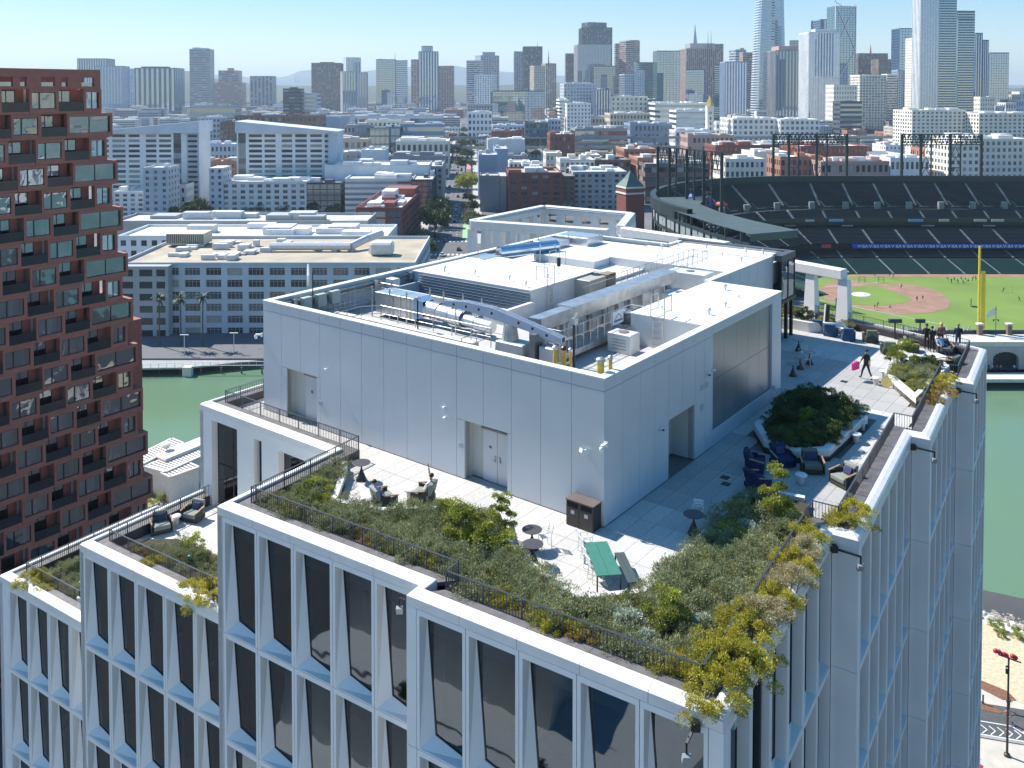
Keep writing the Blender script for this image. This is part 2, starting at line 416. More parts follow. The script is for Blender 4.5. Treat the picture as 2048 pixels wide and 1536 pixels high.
# outer faces turned away to the left and the wall of the top storey over terrace C
m = M()
A, B = PATH[0], PATH[1]
def wall(m, A, B, z0, z1, th=.3, mi=0):
    e = (B - A).normalized(); n = Vector((-e.y, e.x, 0)) * th
    m.prism([(A.x, A.y), (B.x, B.y), (B.x + n.x, B.y + n.y), (A.x + n.x, A.y + n.y)], z0, z1, mi)
wall(m, A, B, 20, 54.09); wall(m, T2 , PATH[3], 20, 54.09); wall(m, PATHC[0], PATHC[1], 20, 49.39); wall(m, PATHD[0], PATHD[1], 20, 45.04)
wall(m, PATH[13], PATH[14], 10, 54.09); wall(m, PATH[14], PATH[15], 10, 54.09)
tput(m, 'outer_wall', WHITE)
# E front: piers and lintel over three openings looking onto terrace C
E0, E1 = PATH[1], PATH[2]; ee = (E1 - E0).normalized(); eL = (E1 - E0).length
ops = [(1.05, 3.25, .30), (4.6, 5.25, .42), (6.55, 8.6, .55)]
x = 0
for k, (s0, s1, t) in enumerate(ops + [(eL, eL, 0)]):
    if s0 - x > .05:
        m = M(); P0, P1 = E0 + ee * x, E0 + ee * min(s0, eL); wall(m, P0, P1, 49.2, 54.09 if k in (0, 1) else 54.09, .45)
        tput(m, 'pier', WHITE)
    if s1 > s0:
        m = M(); wall(m, E0 + ee * s0, E0 + ee * s1, 54.09 - t, 54.09, .45); tput(m, 'lintel', WHITE)
        n = Vector((-ee.y, ee.x, 0)) * .38
        a, b = E0 + ee * s0 + n, E0 + ee * s1 + n
        m = M(); m.face([(a.x, a.y, 49.25), (b.x, b.y, 49.25), (b.x, b.y, 54.09 - t), (a.x, a.y, 54.09 - t)]); tput(m, 'window_pane', PANE)
        m = M(); 
        for f in (0., .62, 1.): c = a + (b - a) * f; m.box(c.x - .04, c.x + .04, c.y - .02, c.y + .06, 49.25, 54.09 - t)
        m.bar((a.x, a.y, 51.4), (b.x, b.y, 51.4), .06, .07); tput(m, 'mullion', DARKM)
    x = s1
m = M(); c0 = E0 + ee * .8; n = Vector((-ee.y, ee.x, 0))
for (d0, d1, z0, z1, mi) in ((3.2, 3.3, 49.2, 53.6, 0), (1.2, 1.25, 51.9, 52.0, 1), (2.0, 2.9, 49.9, 49.95, 1)):
    a, b = E0 + ee * .9 + n * d0, E0 + ee * 9 + n * d0
    m.prism([(a.x, a.y), (b.x, b.y), ((b + n * (d1 - d0)).x, (b + n * (d1 - d0)).y), ((a + n * (d1 - d0)).x, (a + n * (d1 - d0)).y)], z0, z1, mi)
tput(m, 'interior_wall', [MT['int_grey'], MT['int_pale']])
# roof slabs of the three terrace levels
m = M()
m.prism([(p.x, p.y) for p in inset(PATH, .5)[1:]] + [tuple(Bf(-26, 74)[:2]), tuple(Bf(-37.4, 77)[:2]), tuple(Bf(-37.4, 86)[:2]), tuple(Bf(-51, 86)[:2]), tuple(Bf(-51.3, 73)[:2]), tuple(Bf(-38.4, 66)[:2])], 53.1, 53.93)
m.prism([tuple(Bf(a, b)[:2]) for a, b in ((-38.8, 23.6), (-28.9, 23.6), (-28.9, 29.2), (-38.8, 30.2))], 48.7, 49.14)
m.prism([tuple(Bf(a, b)[:2]) for a, b in ((-47.3, 24.2), (-39.35, 24.2), (-39.35, 32.5), (-47.3, 32.5))], 44.4, 44.8)
tput(m, 'roof_slab', mat('roof_concrete', (.3, .29, .28), .8))
# small bracketed lamps that hang from the coping
def bracket_lamp(A, dirv, label, ln=.95):
    t = thing('facade_lamp', label, 'wall lamp', A, 0, 'bracket lamps hanging over the edge of the white tower')
    d = Vector(dirv).normalized(); m = M(); m.box(-.12, .12, -.12, .12, -.12, .12); m.build('mounting_box', DARKM, t)
    m = M(); e = d * ln; m.bar((0, 0, 0), e + Vector((0, 0, -.03)), .07, .06); m.bar(e, e + Vector((0, 0, -.30)), .05, .05); m.build('arm', DARKM, t)
    m = M(); T = Matrix.Translation(e + Vector((0, 0, -.42))) @ Matrix.Rotation(R(25), 4, 'X'); m.box(-.11, .11, -.06, .06, -.16, .12, 0, T); m.build('lamp_head', mat('lamp_grey', (.32, .34, .36), .4), t)
lamps = [(PATH[8] + Vector((0, 0, 53.95)) - w33 * .85 - v33 * .13, w33, 'bracket lamp on the return beside the first step of the right face'),
         (PATH[10] + Vector((0, 0, 53.95)) - w33 * .75 - v33 * .13, w33, 'bracket lamp on the return at the middle step of the right face'),
         (PATH[12] + Vector((0, 0, 53.95)) - w33 * .8 - v33 * .13, w33, 'bracket lamp on the return at the farthest step of the right face'),
         (PATH[6] + Vector((0, 0, 54.1)) - w33 * .75 - v33 * .1, -v33 + w33 * -.15 + Vector((0, 0, -.5)), 'bracket lamp sticking out beside the front corner under the overhanging plants'),
         (PATH[5] + Vector((0, 0, 54.0)) + v33 * .3 - w33 * .05, -w33, 'bracket lamp at the step between the two nearest front blocks'),
         (PATH[3] + Vector((0, 0, 50.6)) + v33 * .2 - w33 * .05, -w33, 'bracket lamp low on the corner right of the middle terrace'),
         (PATHC[1] + Vector((0, 0, 47.2)) + v33 * .3 - w33 * .05, -w33, 'bracket lamp low on the corner above the lowest terrace')]
for A, d, lb in lamps: bracket_lamp(A, d, lb, .95 if 'return' in lb else .5)
print('units', NU)
# ================================================================ the penthouse and the machines on its roof
ph = thing('rooftop_penthouse', 'pale metal-panelled mechanical penthouse standing on the planted roof', 'penthouse', (PH0[0], PH0[1], 0), RP)
ZT, ZF, ZB = 59.85, 54.0, 58.3          # parapet top, terrace floor, inner roof floor
# local frame: x = -p (right end at 0), y = q
def pp(m, name, mats, parent=ph, **k): return m.build(name, mats, parent, **k)
def wpanel(x0, x1, z0, z1, side, name='wall_panel', y=0., m_=PANEL, d=.06):
    g = .009; m = M()
    if side == 'f': m.box(x0 + g, x1 - g, y, y + d, z0 + g, z1 - g)
    else: m.box(y - d, y, x0 + g, x1 - g, z0 + g, z1 - g)
    return pp(m, name, m_)
ZJ = ZT - .50
rec = [(-7.11, -4.76, .52, 2.57), (-19.27, -16.92, .50, 2.5)]
def spans(x0, x1, cuts):
    out = [(x0, x1)]
    for c0, c1 in cuts:
        nx = []
        for a, b in out:
            if b <= c0 or a >= c1: nx.append((a, b)); continue
            if a < c0 - .03: nx.append((a, c0))
            if b > c1 + .03: nx.append((c1, b))
        out = nx
    return out
n = 14; wp = 21.2 / n
for i in range(n):
    x0, x1 = -21.2 + wp * i, -21.2 + wp * (i + 1)
    wpanel(x0, x1, ZJ, ZT - .02, 'f')
    hit = [r for r in rec if r[0] < x1 - .03 and r[1] > x0 + .03]
    if hit:
        wpanel(x0, x1, ZF + 2.6, ZJ, 'f')
        for a, b in spans(x0, x1, [(r[0], r[1]) for r in rec]): wpanel(a, b, ZF + .02, ZF + 2.6, 'f')
    else: wpanel(x0, x1, ZF + .02, ZJ, 'f')
cuts = [0, 1.42, 2.84, 4.1, 5.4, 6.7, 8.0, 9.0, 9.92]
for a, b in zip(cuts[:-1], cuts[1:]):
    wpanel(a, b, ZJ, ZT - .02, 'r', y=0.)
    if 5.3 < a < 7.9: wpanel(a, b, ZF + 2.6, ZJ, 'r')
    else: wpanel(a, b, ZF + .02, ZJ, 'r')
wpanel(17.48, 18.85, ZF, ZT - .02, 'r'); wpanel(9.92, 17.48, 59.42, ZT - .02, 'r'); wpanel(9.92, 17.48, ZF, 54.76, 'r')
# brushed metal screen set into the right wall: two rows of sheets
SHEET = mat('brushed_sheet', (.34, .36, .38), .32, .6, var=.08, scale=.25)
for k in range(5):
    a, b = 9.92 + 1.512 * k, 9.92 + 1.512 * (k + 1)
    wpanel(a, b, 54.76, 57.1, 'r', 'screen_sheet', -.12, SHEET); wpanel(a, b, 57.1, 59.42, 'r', 'screen_sheet', -.12, SHEET)
# set-back wall and its flank beyond the white box
g = 0
for k in range(3): wpanel(-4.3 + 1.43 * k, -4.3 + 1.43 * (k + 1), ZF, ZT - .02, 'f', 'wall_panel', 18.85 - .06)
for k in range(7):
    a, b = 18.85 + 1.45 * k, min(18.85 + 1.45 * (k + 1), 28.9)
    m = M(); m.box(-4.36, -4.3, a + .009, b - .009, ZF + 2.6 if k > 4 else ZF, ZT); pp(m, 'wall_panel', PANEL)
# backing walls, parapet caps
WIN = mat('parapet_inner', (.60, .60, .59), .6, var=.06, scale=.6, stain=.12)
m = M()
for a, b in spans(-21.15, -.05, [(r[0], r[1]) for r in rec]): m.box(a, b, .055, .34, ZF, ZF + 2.6)
m.box(-21.15, -.05, .055, .34, ZF + 2.6, ZT - .03)
m.box(-.34, -.055, .34, 5.4, ZF, ZT - .03); m.box(-.34, -.055, 7.98, 9.92, ZF, ZT - .03); m.box(-.34, -.055, 5.4, 7.98, ZF + 2.6, ZT - .03)
m.box(-.40, -.185, 9.92, 17.48, ZF, ZT - .03); m.box(-.34, -.055, 17.48, 18.78, ZF, ZT - .03)
m.box(-4.65, -4.37, 18.78, 28.9, ZF, ZT - .03); m.box(-4.3, -.36, 18.5, 18.78, ZF, ZT - .03)
m.box(-21.15, -20.85, .34, 29, ZF, ZT - .03); m.box(-20.85, -12.2, 28.75, 29, ZF, ZT - .03); m.box(-12.2, -4.3, 31.0, 31.3, ZF + 2.9, ZT - .03); m.box(-12.4, -12.1, 28.9, 31.3, ZF, ZT - .03)
pp(m, 'backing_wall', WIN)
m = M()
m.box(-20.8, -.4, .4, 18.4, ZB - .4, ZB); m.box(-20.8, -4.7, 18.4, 28.7, ZB - .4, ZB + .6); m.box(-12.1, -4.35, 28.7, 31, ZB - .4, ZB + 1.05)
pp(m, 'roof_deck', mat('roof_deck_grey', (.46, .45, .43), .7, var=.14, scale=.7, stain=.25, bump=.1))
m = M()
m.box(-21.22, .02, -.02, .37, ZT - .02, ZT + .03); m.box(-.37, .02, .371, 18.87, ZT - .02, ZT + .03)
m.box(-4.67, -4.28, 18.88, 28.9, ZT - .02, ZT + .03); m.box(-4.27, -.38, 18.5, 18.87, ZT - .02, ZT + .03)
m.box(-21.22, -20.83, .38, 29, ZT - .02, ZT + .03); m.box(-20.82, -12.2, 28.72, 29.02, ZT - .02, ZT + .03)
pp(m, 'parapet_cap', mat('cap_white', (.76, .76, .74), .45, var=.03))
m = M(); m.box(-12.45, -3.7, 31.0, 31.5, ZT - .35, ZT + .06); m.box(-4.2, -3.7, 28.92, 31.0, ZT - .35, ZT + .06); m.box(-15.2, -12.46, 29.03, 29.45, ZT - .35, ZT + .06)
pp(m, 'glass_box_cap', mat('cap_dark', (.10, .10, .11), .5, .3))
# rails that run round inside the parapet for the cleaning machine
m = M()
for z in (ZT - .28, ZT - .52): m.box(-20.8, -20.62, .8, 27.5, z, z + .09)
for k in range(9): m.box(-20.84, -20.5, 1.5 + 3 * k, 1.75 + 3 * k, ZT - .62, ZT - .14)
pp(m, 'parapet_track', STEEL)
# doors
DOOR = mat('grey_door', (.56, .57, .60), .4, .1, var=.02)
def doorset(x0, x1, y, h, leaves, label):
    w = (x1 - x0) / leaves
    for i in range(leaves):
        m = M(); m.box(x0 + w * i + .012, x0 + w * (i + 1) - .012, y, y + .05, ZF + .03, ZF + h); d = pp(m, 'door_leaf', DOOR)
        m = M(); hx = x0 + w * (i + 1) - .13 if i == 0 else x0 + w * i + .13
        m.box(hx - .03, hx + .03, y - .05, y, ZF + .95, ZF + 1.2); m.bar((hx, y - .07, ZF + 1.02), (hx - .14 * (1 if i == 0 else -1), y - .07, ZF + 1.02), .025, .025)
        m.build('handle', STEEL, d)
    m = M(); m.box(x0 - .06, x1 + .02, y - .07, y + .01, ZF + h + .01, ZF + h + .09); pp(m, 'door_header', mat('header', (.22, .21, .22), .5))
# recess linings
m = M()
for x0, x1, d, h in rec:
    m.box(x0 - .1, x0, .056, d + .1, ZF, ZF + h + .05); m.box(x1, x1 + .1, .056, d + .1, ZF, ZF + h + .05)
    m.box(x0, x1, d + .06, d + .16, ZF, ZF + h + .05); m.box(x0 - .1, x1 + .1, .056, d + .16, ZF + h + .051, ZF + h + .12)
m.box(-1.2, -.056, 5.3, 5.4, ZF, ZF + 2.6); m.box(-1.2, -.056, 7.98, 8.08, ZF, ZF + 2.6); m.box(-1.3, -1.2, 5.3, 8.08, ZF, ZF + 2.6); m.box(-1.2, -.06, 5.4, 7.98, ZF + 2.6, ZF + 2.66)
pp(m, 'recess_lining', mat('recess_paint', (.55, .54, .50), .6, var=.04))
doorset(-6.45, -4.86, .46, 2.28, 2, ''); doorset(-18.3, -17.1, .44, 2.3, 1, '')
m = M(); m.box(-1.18, -1.12, 5.9, 6.85, ZF + .03, ZF + 2.3); pp(m, 'door_leaf', DOOR)
m = M(); m.box(-1.112, -1.10, 7.1, 7.4, ZF + 1.35, ZF + 1.6); pp(m, 'door_sign', mat('sign_navy', (.03, .03, .10), .4))
m = M(); m.box(-6.1, -5.95, .445, .455, ZF + 1.5, ZF + 1.6); m.box(-17.85, -17.72, .425, .435, ZF + 1.45, ZF + 1.6); pp(m, 'door_notice', mat('notice', (.35, .12, .12), .5))
# small plates and letters on the right wall
GREYP = mat('plate_grey', (.40, .42, .44), .5)
m = M(); m.box(0, .02, 8.55, 9.35, 57.05, 57.3); pp(m, 'wall_plate', GREYP)
m = M(); m.lathe([(.18, 0), (.18, .02)], 14, 0); me = m.mesh('round_plate', GREYP)
o = put(me, 'round_plate', ph, (.0, 8.7, 56.25)); o.rotation_euler = (0, R(90), 0)
m = M(); m.box(-7.45, -7.2, -.02, 0, ZF + 1.35, ZF + 1.55); m.box(-16.75, -16.5, -.02, 0, ZF + 1.2, ZF + 1.42); pp(m, 'wall_plate', GREYP)
# glazed corner with black columns beneath
GB = glass('corner_glass', (.10, .13, .14), .22, wave=.3, wscale=.8)
m = M()
for a, b in ((28.95, 30.2), (30.2, 31.45)): m.box(-3.78, -3.74, a + .02, b - .02, 56.85, ZT - .36)
for k in range(6): m.box(-12.4 + 1.44 * k, -12.4 + 1.44 * (k + 1) - .03, 31.42, 31.46, 56.85, ZT - .36)
pp(m, 'glass_sheet', GB)
m = M()
for y in (28.93, 30.2, 31.42): m.box(-3.80, -3.70, y - .04, y + .04, 56.8, ZT - .36)
m.box(-3.85, -3.66, 28.9, 31.5, 56.62, 56.84); m.box(-12.4, -3.85, 28.9, 31.5, 56.62, 56.84)
for x, y in ((-3.9, 29.1), (-3.9, 30.3), (-3.9, 31.3), (-6, 31.3), (-9, 31.3)): m.box(x - .1, x + .1, y - .1, y + .1, ZF, 56.62)
pp(m, 'glass_box_frame', DARKM)
m = M(); m.box(-4.6, -4.5, 25.8, 31.2, ZF, 56.62); m.box(-12.4, -4.5, 31.1, 31.15, ZF + .1, 56.6); pp(m, 'storefront_glass', GB)
# white box on the right end of the roof and the long low boxes
def wbox(x0, x1, y0, y1, z1, name='roof_box', z0=ZB, cap=True):
    m = M(); m.box(x0, x1, y0, y1, z0, z1)
    o = pp(m, name, [WALLW]); 
    c = M(); c.box(x0 - .04, x1 + .04, y0 - .04, y1 + .04, z1 - .02, z1 + .04); c.build('roof_sheet', ROOFW, o); return o
wbox(-4.3, -.38, 9.6, 18.46, ZT - .02)
wbox(-20.6, -11.5, 10.9, 17.6, ZT - .12)
m = M()                                   # louvred trough in front of the left box
m.box(-20.3, -11.2, 8.4, 8.65, ZB, 59.15); m.box(-11.45, -11.2, 8.65, 10.9, ZB, 59.15); m.box(-20.3, -20.05, 8.65, 10.9, ZB, 59.15); pp(m, 'trough_wall', WALLW)
m = M(); m.box(-20.0, -11.46, 8.7, 10.85, ZB, ZB + .05); pp(m, 'trough_floor', mat('deep_dark', (.06, .055, .05), .8))
LV_ = mat('louvre_blade', (.26, .28, .33), .5, .3)
bl = None
for k in range(7):
    m = M(); T = Matrix.Translation((0, 10.82, ZB + .25 + .17 * k)) @ Matrix.Rotation(R(-35), 4, 'X'); m.box(-20.0, -11.5, -.08, .08, -.012, .012, 0, T)
    pp(m, 'louvre_blade', LV_)
wbox(-20.4, -11.0, 17.9, 28.4, ZB + .75, 'roof_box'); wbox(-13.6, -4.9, 23.0, 28.5, ZT - .25, 'roof_box'); wbox(-18.6, -13.62, 21.0, 28.4, ZT - .3)
wbox(-11.9, -4.9, 28.6, 30.9, ZT - .2)
m = M(); m.box(-20.0, -5.2, .75, 3.6, ZB - .001, ZB + .25); 
pp(m, 'walkway_slab', mat('walk_dark', (.20, .18, .16), .8, var=.2, scale=2))
m = M(); m.box(-20.5, -9.6, 3.6, 4.0, ZB, ZB + .42); m.box(-5.0, -.6, .6, .9, ZB, ZB + .12); m.box(-.9, -.6, .9, 9.4, ZB, ZB + .12); pp(m, 'roof_kerb', mat('kerb_cream', (.66, .62, .52), .7, stain=.2))
# ---- things standing on the roof
def rthing(name, label, cat, x, y, z=ZB, rz=0, group=None):
    p = Pf(-x, y, z); return thing(name, label, cat, p, RP + rz, group)
GALV = mat('duct_sheet', (.60, .62, .64), .28, .75, var=.1, scale=1.5, bump=.12, bscale=3)
t = rthing('exhaust_duct', 'large silver rectangular duct narrowing into a fat round pipe on the near roof edge', 'duct', -17, 6.2)
m = M()
for k in range(3): m.box(-1.5 + 1.0 * k, -.53 + 1.0 * k, -.6, .62, .25, 1.4)
m.build('square_duct', GALV, t, bevel=.02)
m = M(); m.raw([(1.48, -.6, .25), (1.48, .62, .25), (1.48, .62, 1.4), (1.48, -.6, 1.4), (2.0, -.42, .4), (2.0, .42, .4), (2.0, .42, 1.25), (2.0, -.42, 1.25)], [(0, 4, 5, 1), (1, 5, 6, 2), (2, 6, 7, 3), (3, 7, 4, 0)]); m.build('transition', mat('blue_shine', (.35, .48, .72), .3, .6), t)
m = M(); 
for k, (a, b) in enumerate(((2.0, 2.9), (2.93, 3.8), (3.83, 4.7), (4.73, 5.6), (5.63, 6.7))): m.tube((a, -.05 * k, .82 - .05 * k), (b, -.05 * k - .05, .80 - .05 * k), .44 if k < 3 else .33, 18)
m.build('round_duct', GALV, t, smooth=False)
m = M()
for k in range(4): m.tube((2.88 + .9 * k, 0, .8 - .05 * k), (2.96 + .9 * k, 0, .8 - .05 * k), .475 if k < 3 else .36, 18)
m.build('band', mat('band_dark', (.15, .15, .16), .5, .5), t)
for x, y in ((-1.6, -.75), (-.2, -.75), (1.1, -.75), (-1.6, .8), (1.4, .8), (2.5, .7), (3.9, .7), (5.2, .7), (4.6, -.7)):
    m = M(); m.tube((x, y, 0), (x, y, 1.7), .045, 8); m.tube((x, y, 1.7), (x, y, 1.76), .045, 8, 0, .01); m.build('hanger_post', STEEL, t)
t = rthing('supply_duct', 'shiny round duct with flat branches on the far left of the roof', 'duct', -18.3, 20.5, ZB + .75)
m = M(); m.tube((-1.3, -2.2, .9), (.3, 2.4, .9), .42, 18); m.build('round_duct', mat('duct_bright', (.55, .62, .70), .2, .9, bump=.1), t)
m = M(); m.box(-2.4, -.9, -4.4, -2.4, .3, .75); m.box(-1.8, 0, 2.5, 4.6, .3, 1.0); m.box(-1.6, 1.3, 5.0, 7.2, .4, 1.15); m.box(-.9, 1.0, -4.9, -3.3, .2, .6); m.build('square_duct', GALV, t, bevel=.015)
for x, y in ((-2.5, -3), (-1.1, -1.5), (.6, 0), (.9, 2.0), (-.2, 4.7), (-1.7, 3), (1.2, 6.8)):
    m = M(); m.tube((x, y, 0), (x, y, 1.35), .035, 6); m.build('hanger_post', STEEL, t)
# building maintenance machine: tapered boom, cradle column, gantry beam and gangways
t = rthing('cleaning_machine', 'roof cleaning machine with long tapered pale boom reaching left over the roof edge', 'crane', -5.6, 3.7)
BOOM = mat('boom_paint', (.40, .47, .58), .4, .2, var=.06)
m = M(); prof = [(-5.9, 2.28, 2.05), (-4.6, 2.42, 2.02), (-2.8, 2.38, 1.86), (-.6, 1.98, 1.60), (1.2, 1.6, 1.22)]
for s in (-.16, .16):
    for (xa, ta, ba), (xb, tb, bb) in zip(prof[:-1], prof[1:]):
        m.raw([(xa, s - .03, ba), (xb, s - .03, bb), (xb, s - .03, tb), (xa, s - .03, ta), (xa, s + .03, ba), (xb, s + .03, bb), (xb, s + .03, tb), (xa, s + .03, ta)],
              [(0, 1, 2, 3), (7, 6, 5, 4), (3, 2, 6, 7), (0, 4, 5, 1), (0, 3, 7, 4), (1, 5, 6, 2)])
        m.raw([(xa, -.16, ta), (xb, -.16, tb), (xb, .16, tb), (xa, .16, ta)], [(0, 1, 2, 3)])
m.build('boom', BOOM, t)
m = M()
for x, z in ((-5.2, 2.2), (-4.4, 2.2), (-3.6, 2.18), (-2.8, 2.12), (-1.2, 1.92), (-.4, 1.78), (.4, 1.6)): m.tube((x, -.196, z), (x, -.2, z), .07, 10)
m.build('boom_hole', DARKM, t)
m = M(); m.tube((-1.9, .1, .95), (-1.9, .1, 1.75), .42, 12, 0, .3); m.build('rope_drum', STEEL, t)
m = M(); m.box(-2.45, -.75, -.45, .5, .15, .95, top=.95); m.box(.1, .9, -.4, .4, .1, 1.1); m.build('machine_housing', mat('housing', (.48, .50, .52), .5, .2), t, bevel=.04)
m = M(); m.box(-.35, -.05, -.5, .3, 0, 1.6); m.box(.95, 1.2, -.4, .2, 0, 1.4); m.box(-3.6, -2.5, -.9, -.84, -.05, .5); m.build('mast', mat('mast_grey', (.22, .23, .24), .4, .5), t)
random.seed(5); m = M()
for k in range(26):
    a = Vector((random.uniform(-1.1, -.2), random.uniform(-1.0, -.2), random.uniform(-.1, .5))); m.tube(a, a + Vector((random.uniform(-.3, .3), random.uniform(-.3, .3), random.uniform(-.2, .25))), .03, 5)
m.build('cable_bundle', DARKM, t)
t = rthing('gantry_beam', 'long silver gantry beam carrying roof machinery from the near edge to the back', 'beam', -6.4, 4.0)
m = M(); m.box(-.42, .25, .3, 14.0, 1.5, 2.02); m.box(.26, .34, .3, 14.0, 1.44, 2.06); m.box(-.6, .4, 3.0, 14.0, 2.021, 2.10); m.build('beam', STEEL, t)
m = M()
for k in range(10): m.box(-.5 + .1 * (k % 2), .3, .9 + 1.3 * k, 1.0 + 1.3 * k, .0, 1.5)
m.build('support_frame', STEEL, t)
m = M()
for k in range(9): m.box(-.9, .1, 1.0 + .95 * k, 1.75 + .95 * k, .35 + .1 * (k % 3), 1.3, 0)
m.build('motor_cabinet', mat('cabinet_white', (.60, .60, .58), .5), t, bevel=.02)
def guard(t, pts, z, h=1.1, step=.62, r=.022, mid=True):
    m = M(); P = [Vector((x, y, z)) for x, y in pts]
    for a, b in zip(P[:-1], P[1:]):
        for hh in ((h, h * .55) if mid else (h,)): m.tube(a + Vector((0, 0, hh)), b + Vector((0, 0, hh)), r, 6)
    m.build('guard_rail', STEEL, t)
    m = M()
    for a, b in zip(P[:-1], P[1:]):
        n = max(1, round((b - a).length / step))
        for i in range(n + 1): c = a + (b - a) * i / n; m.tube(c, c + Vector((0, 0, h)), r, 6)
    m.build('guard_post', STEEL, t)
t = rthing('access_gangway', 'raised steel gangway with grey guard rails and a small white maker board', 'gangway', -5.4, 4.3, ZB + .5)
m = M(); m.box(-.75, .45, 0, 6.4, 0, .06); m.box(.42, .5, 0, 6.4, -.22, .06); m.box(-.75, .45, 6.4, 7.6, -.02, .05); m.build('deck', STEEL, t)
guard(t, [(-.75, 0), (.45, 0), (.45, 6.4), (1.3, 6.4)], .06)
guard(t, [(-.75, 3.0), (-.75, 6.4)], .06)
m = M(); m.box(.48, .50, 4.55, 5.6, .45, 1.12); b = m.build('maker_board', mat('board_white', (.75, .77, .78), .5), t)
m = M(); m.bar((.506, 4.75, .72), (.506, 5.1, .98), .01, .04); m.bar((.506, 5.1, .98), (.506, 5.4, .74), .01, .04); m.box(.502, .508, 4.68, 5.5, .58, .68)
m.build('board_mark', mat('mark_blue', (.07, .16, .35), .5), b)
t = rthing('rear_gangway', 'long railed gangway climbing over the boxes at the back of the roof', 'gangway', -8.0, 15.8, ZB + .9)
m = M(); m.box(-.5, .5, 0, 9.6, 0, .06); m.build('deck', STEEL, t)
guard(t, [(.5, 0), (.5, 9.6), (-.5, 9.6)], .06, step=.75); guard(t, [(-.5, 0), (-.5, 9.6)], .06, step=.75)
m = M(); 
for k in range(8): m.bar((-1.6 + .0 * k, -2.4 + .25 * k, .55), (-.6, -2.3 + .25 * k, .95), .05, .04)
m.build('stair_tread', STEEL, t)
t = rthing('low_guard_rail', 'low pipe guard rail along the near edge of the penthouse roof', 'railing', -12, 2.6, ZB)
guard(t, [(-5.3, -1.2), (-5.3, .8), (-4.6, 1.6), (3.0, 1.6), (3.0, -.6)], .2, h=.95, step=1.3); guard(t, [(7.4, -1.4), (8.6, .2), (8.6, -1.5)], .1, h=.8, step=1.2, mid=False)
# ladders
def ladder(x, y, z0, h, rz, label):
    t = rthing('roof_ladder', label, 'ladder', x, y, z0, rz, 'caged ladders on the penthouse roof')
    for s in (-.25, .25):
        m = M(); m.tube((s, 0, 0), (s, 0, h - .1), .028, 6); m.tube((s, 0, h - .1), (s * 1.5, 0, h + .1), .028, 6); m.tube((s * 1.5, 0, h + .1), (s * 1.5, 0, h + 1.1), .028, 6)
        m.tube((s * 1.5, 0, h + 1.1), (s * 1.5, .75, h + 1.1), .028, 6); m.tube((s * 1.5, .75, h + 1.1), (s * 1.5, .75, h + .25), .028, 6); m.tube((s * 1.5, 0, h + .35), (s * 1.5, .75, h + .35), .028, 6); m.build('stile', STEEL, t)
    m = M(); k = .25
    while k < h: m.tube((-.25, 0, k), (.25, 0, k), .02, 6); k += .3
    m.build('rung', STEEL, t)
ladder(-2.7, 9.42, ZB, 1.55, 0, 'ladder with hooped top against the white box on the right')
ladder(-12.1 + .75, 12.7, ZB, 1.45, R(90), 'ladder with hooped top against the left white box')
ladder(-14.6, 17.75, ZB + .1, 1.1, R(0), 'ladder between the two rear roof boxes')
# masts, lamps, air handlers
t = rthing('pole_lamp', 'black post with a round floodlight near the silver duct', 'lamp post', -13.6, 3.9, ZB)
m = M(); m.tube((0, 0, .05), (0, 0, 1.75), .04, 8); m.tube((0, 0, 1.75), (0, -.02, 1.95), .04, 8); m.build('post', DARKM, t); m = M(); m.lathe([(.02, 0), (.17, .05), (.17, .16), (.03, .2)], 14, 0, (0, 0, 1.93)); m.build('lamp_head', STEEL, t)
t = rthing('pole_lamp', 'black post with a tilted floodlight beside the gangway', 'lamp post', -4.5, 4.7, ZB)
m = M(); m.tube((0, 0, -.2), (0, 0, 2.0), .055, 8); m.build('post', DARKM, t); m = M(); m.box(-.13, .13, -.13, .13, 1.98, 2.25); m.tube((0, 0, 2.2), (.1, .1, 2.5), .06, 8); m.build('lamp_head', STEEL, t)
t = rthing('signal_lamp', 'dark lantern on a thin mast behind the left ladder', 'mast', -11.9, 14.3, ZB + 1.3)
m = M(); m.tube((0, 0, 0), (0, 0, 1.25), .02, 6); m.box(-.3, .5, -.01, .01, .5, .53); m.build('post', STEEL, t); m = M(); m.tube((0, 0, .95), (0, 0, 1.45), .12, 12); m.build('lantern', DARKM, t)
TAN = mat('hvac_tan', (.46, .43, .36), .5, .2, var=.06)
t = rthing('air_handler', 'beige rooftop air conditioner with two round fans on top', 'air conditioner', -11.3, 16.9, ZB)
m = M(); m.box(-1.0, .9, -1.5, 1.4, 0, 1.35); m.build('casing', TAN, t, bevel=.02)
m = M(); m.box(.3, .95, .4, 1.45, .15, 1.42); m.build('coil_section', mat('coil', (.22, .19, .14), .7), t)
for y in (.35, 1.05): 
    m = M(); m.lathe([(.32, 1.36), (.32, 1.40), (.26, 1.38)], 16, 0, (.2 + (y - .35) * .9, y, 0)); m.build('fan', mat('fan_black', (.02, .02, .02), .6), t)
ac = mat('ac_white', (.62, .63, .62), .45, .1)
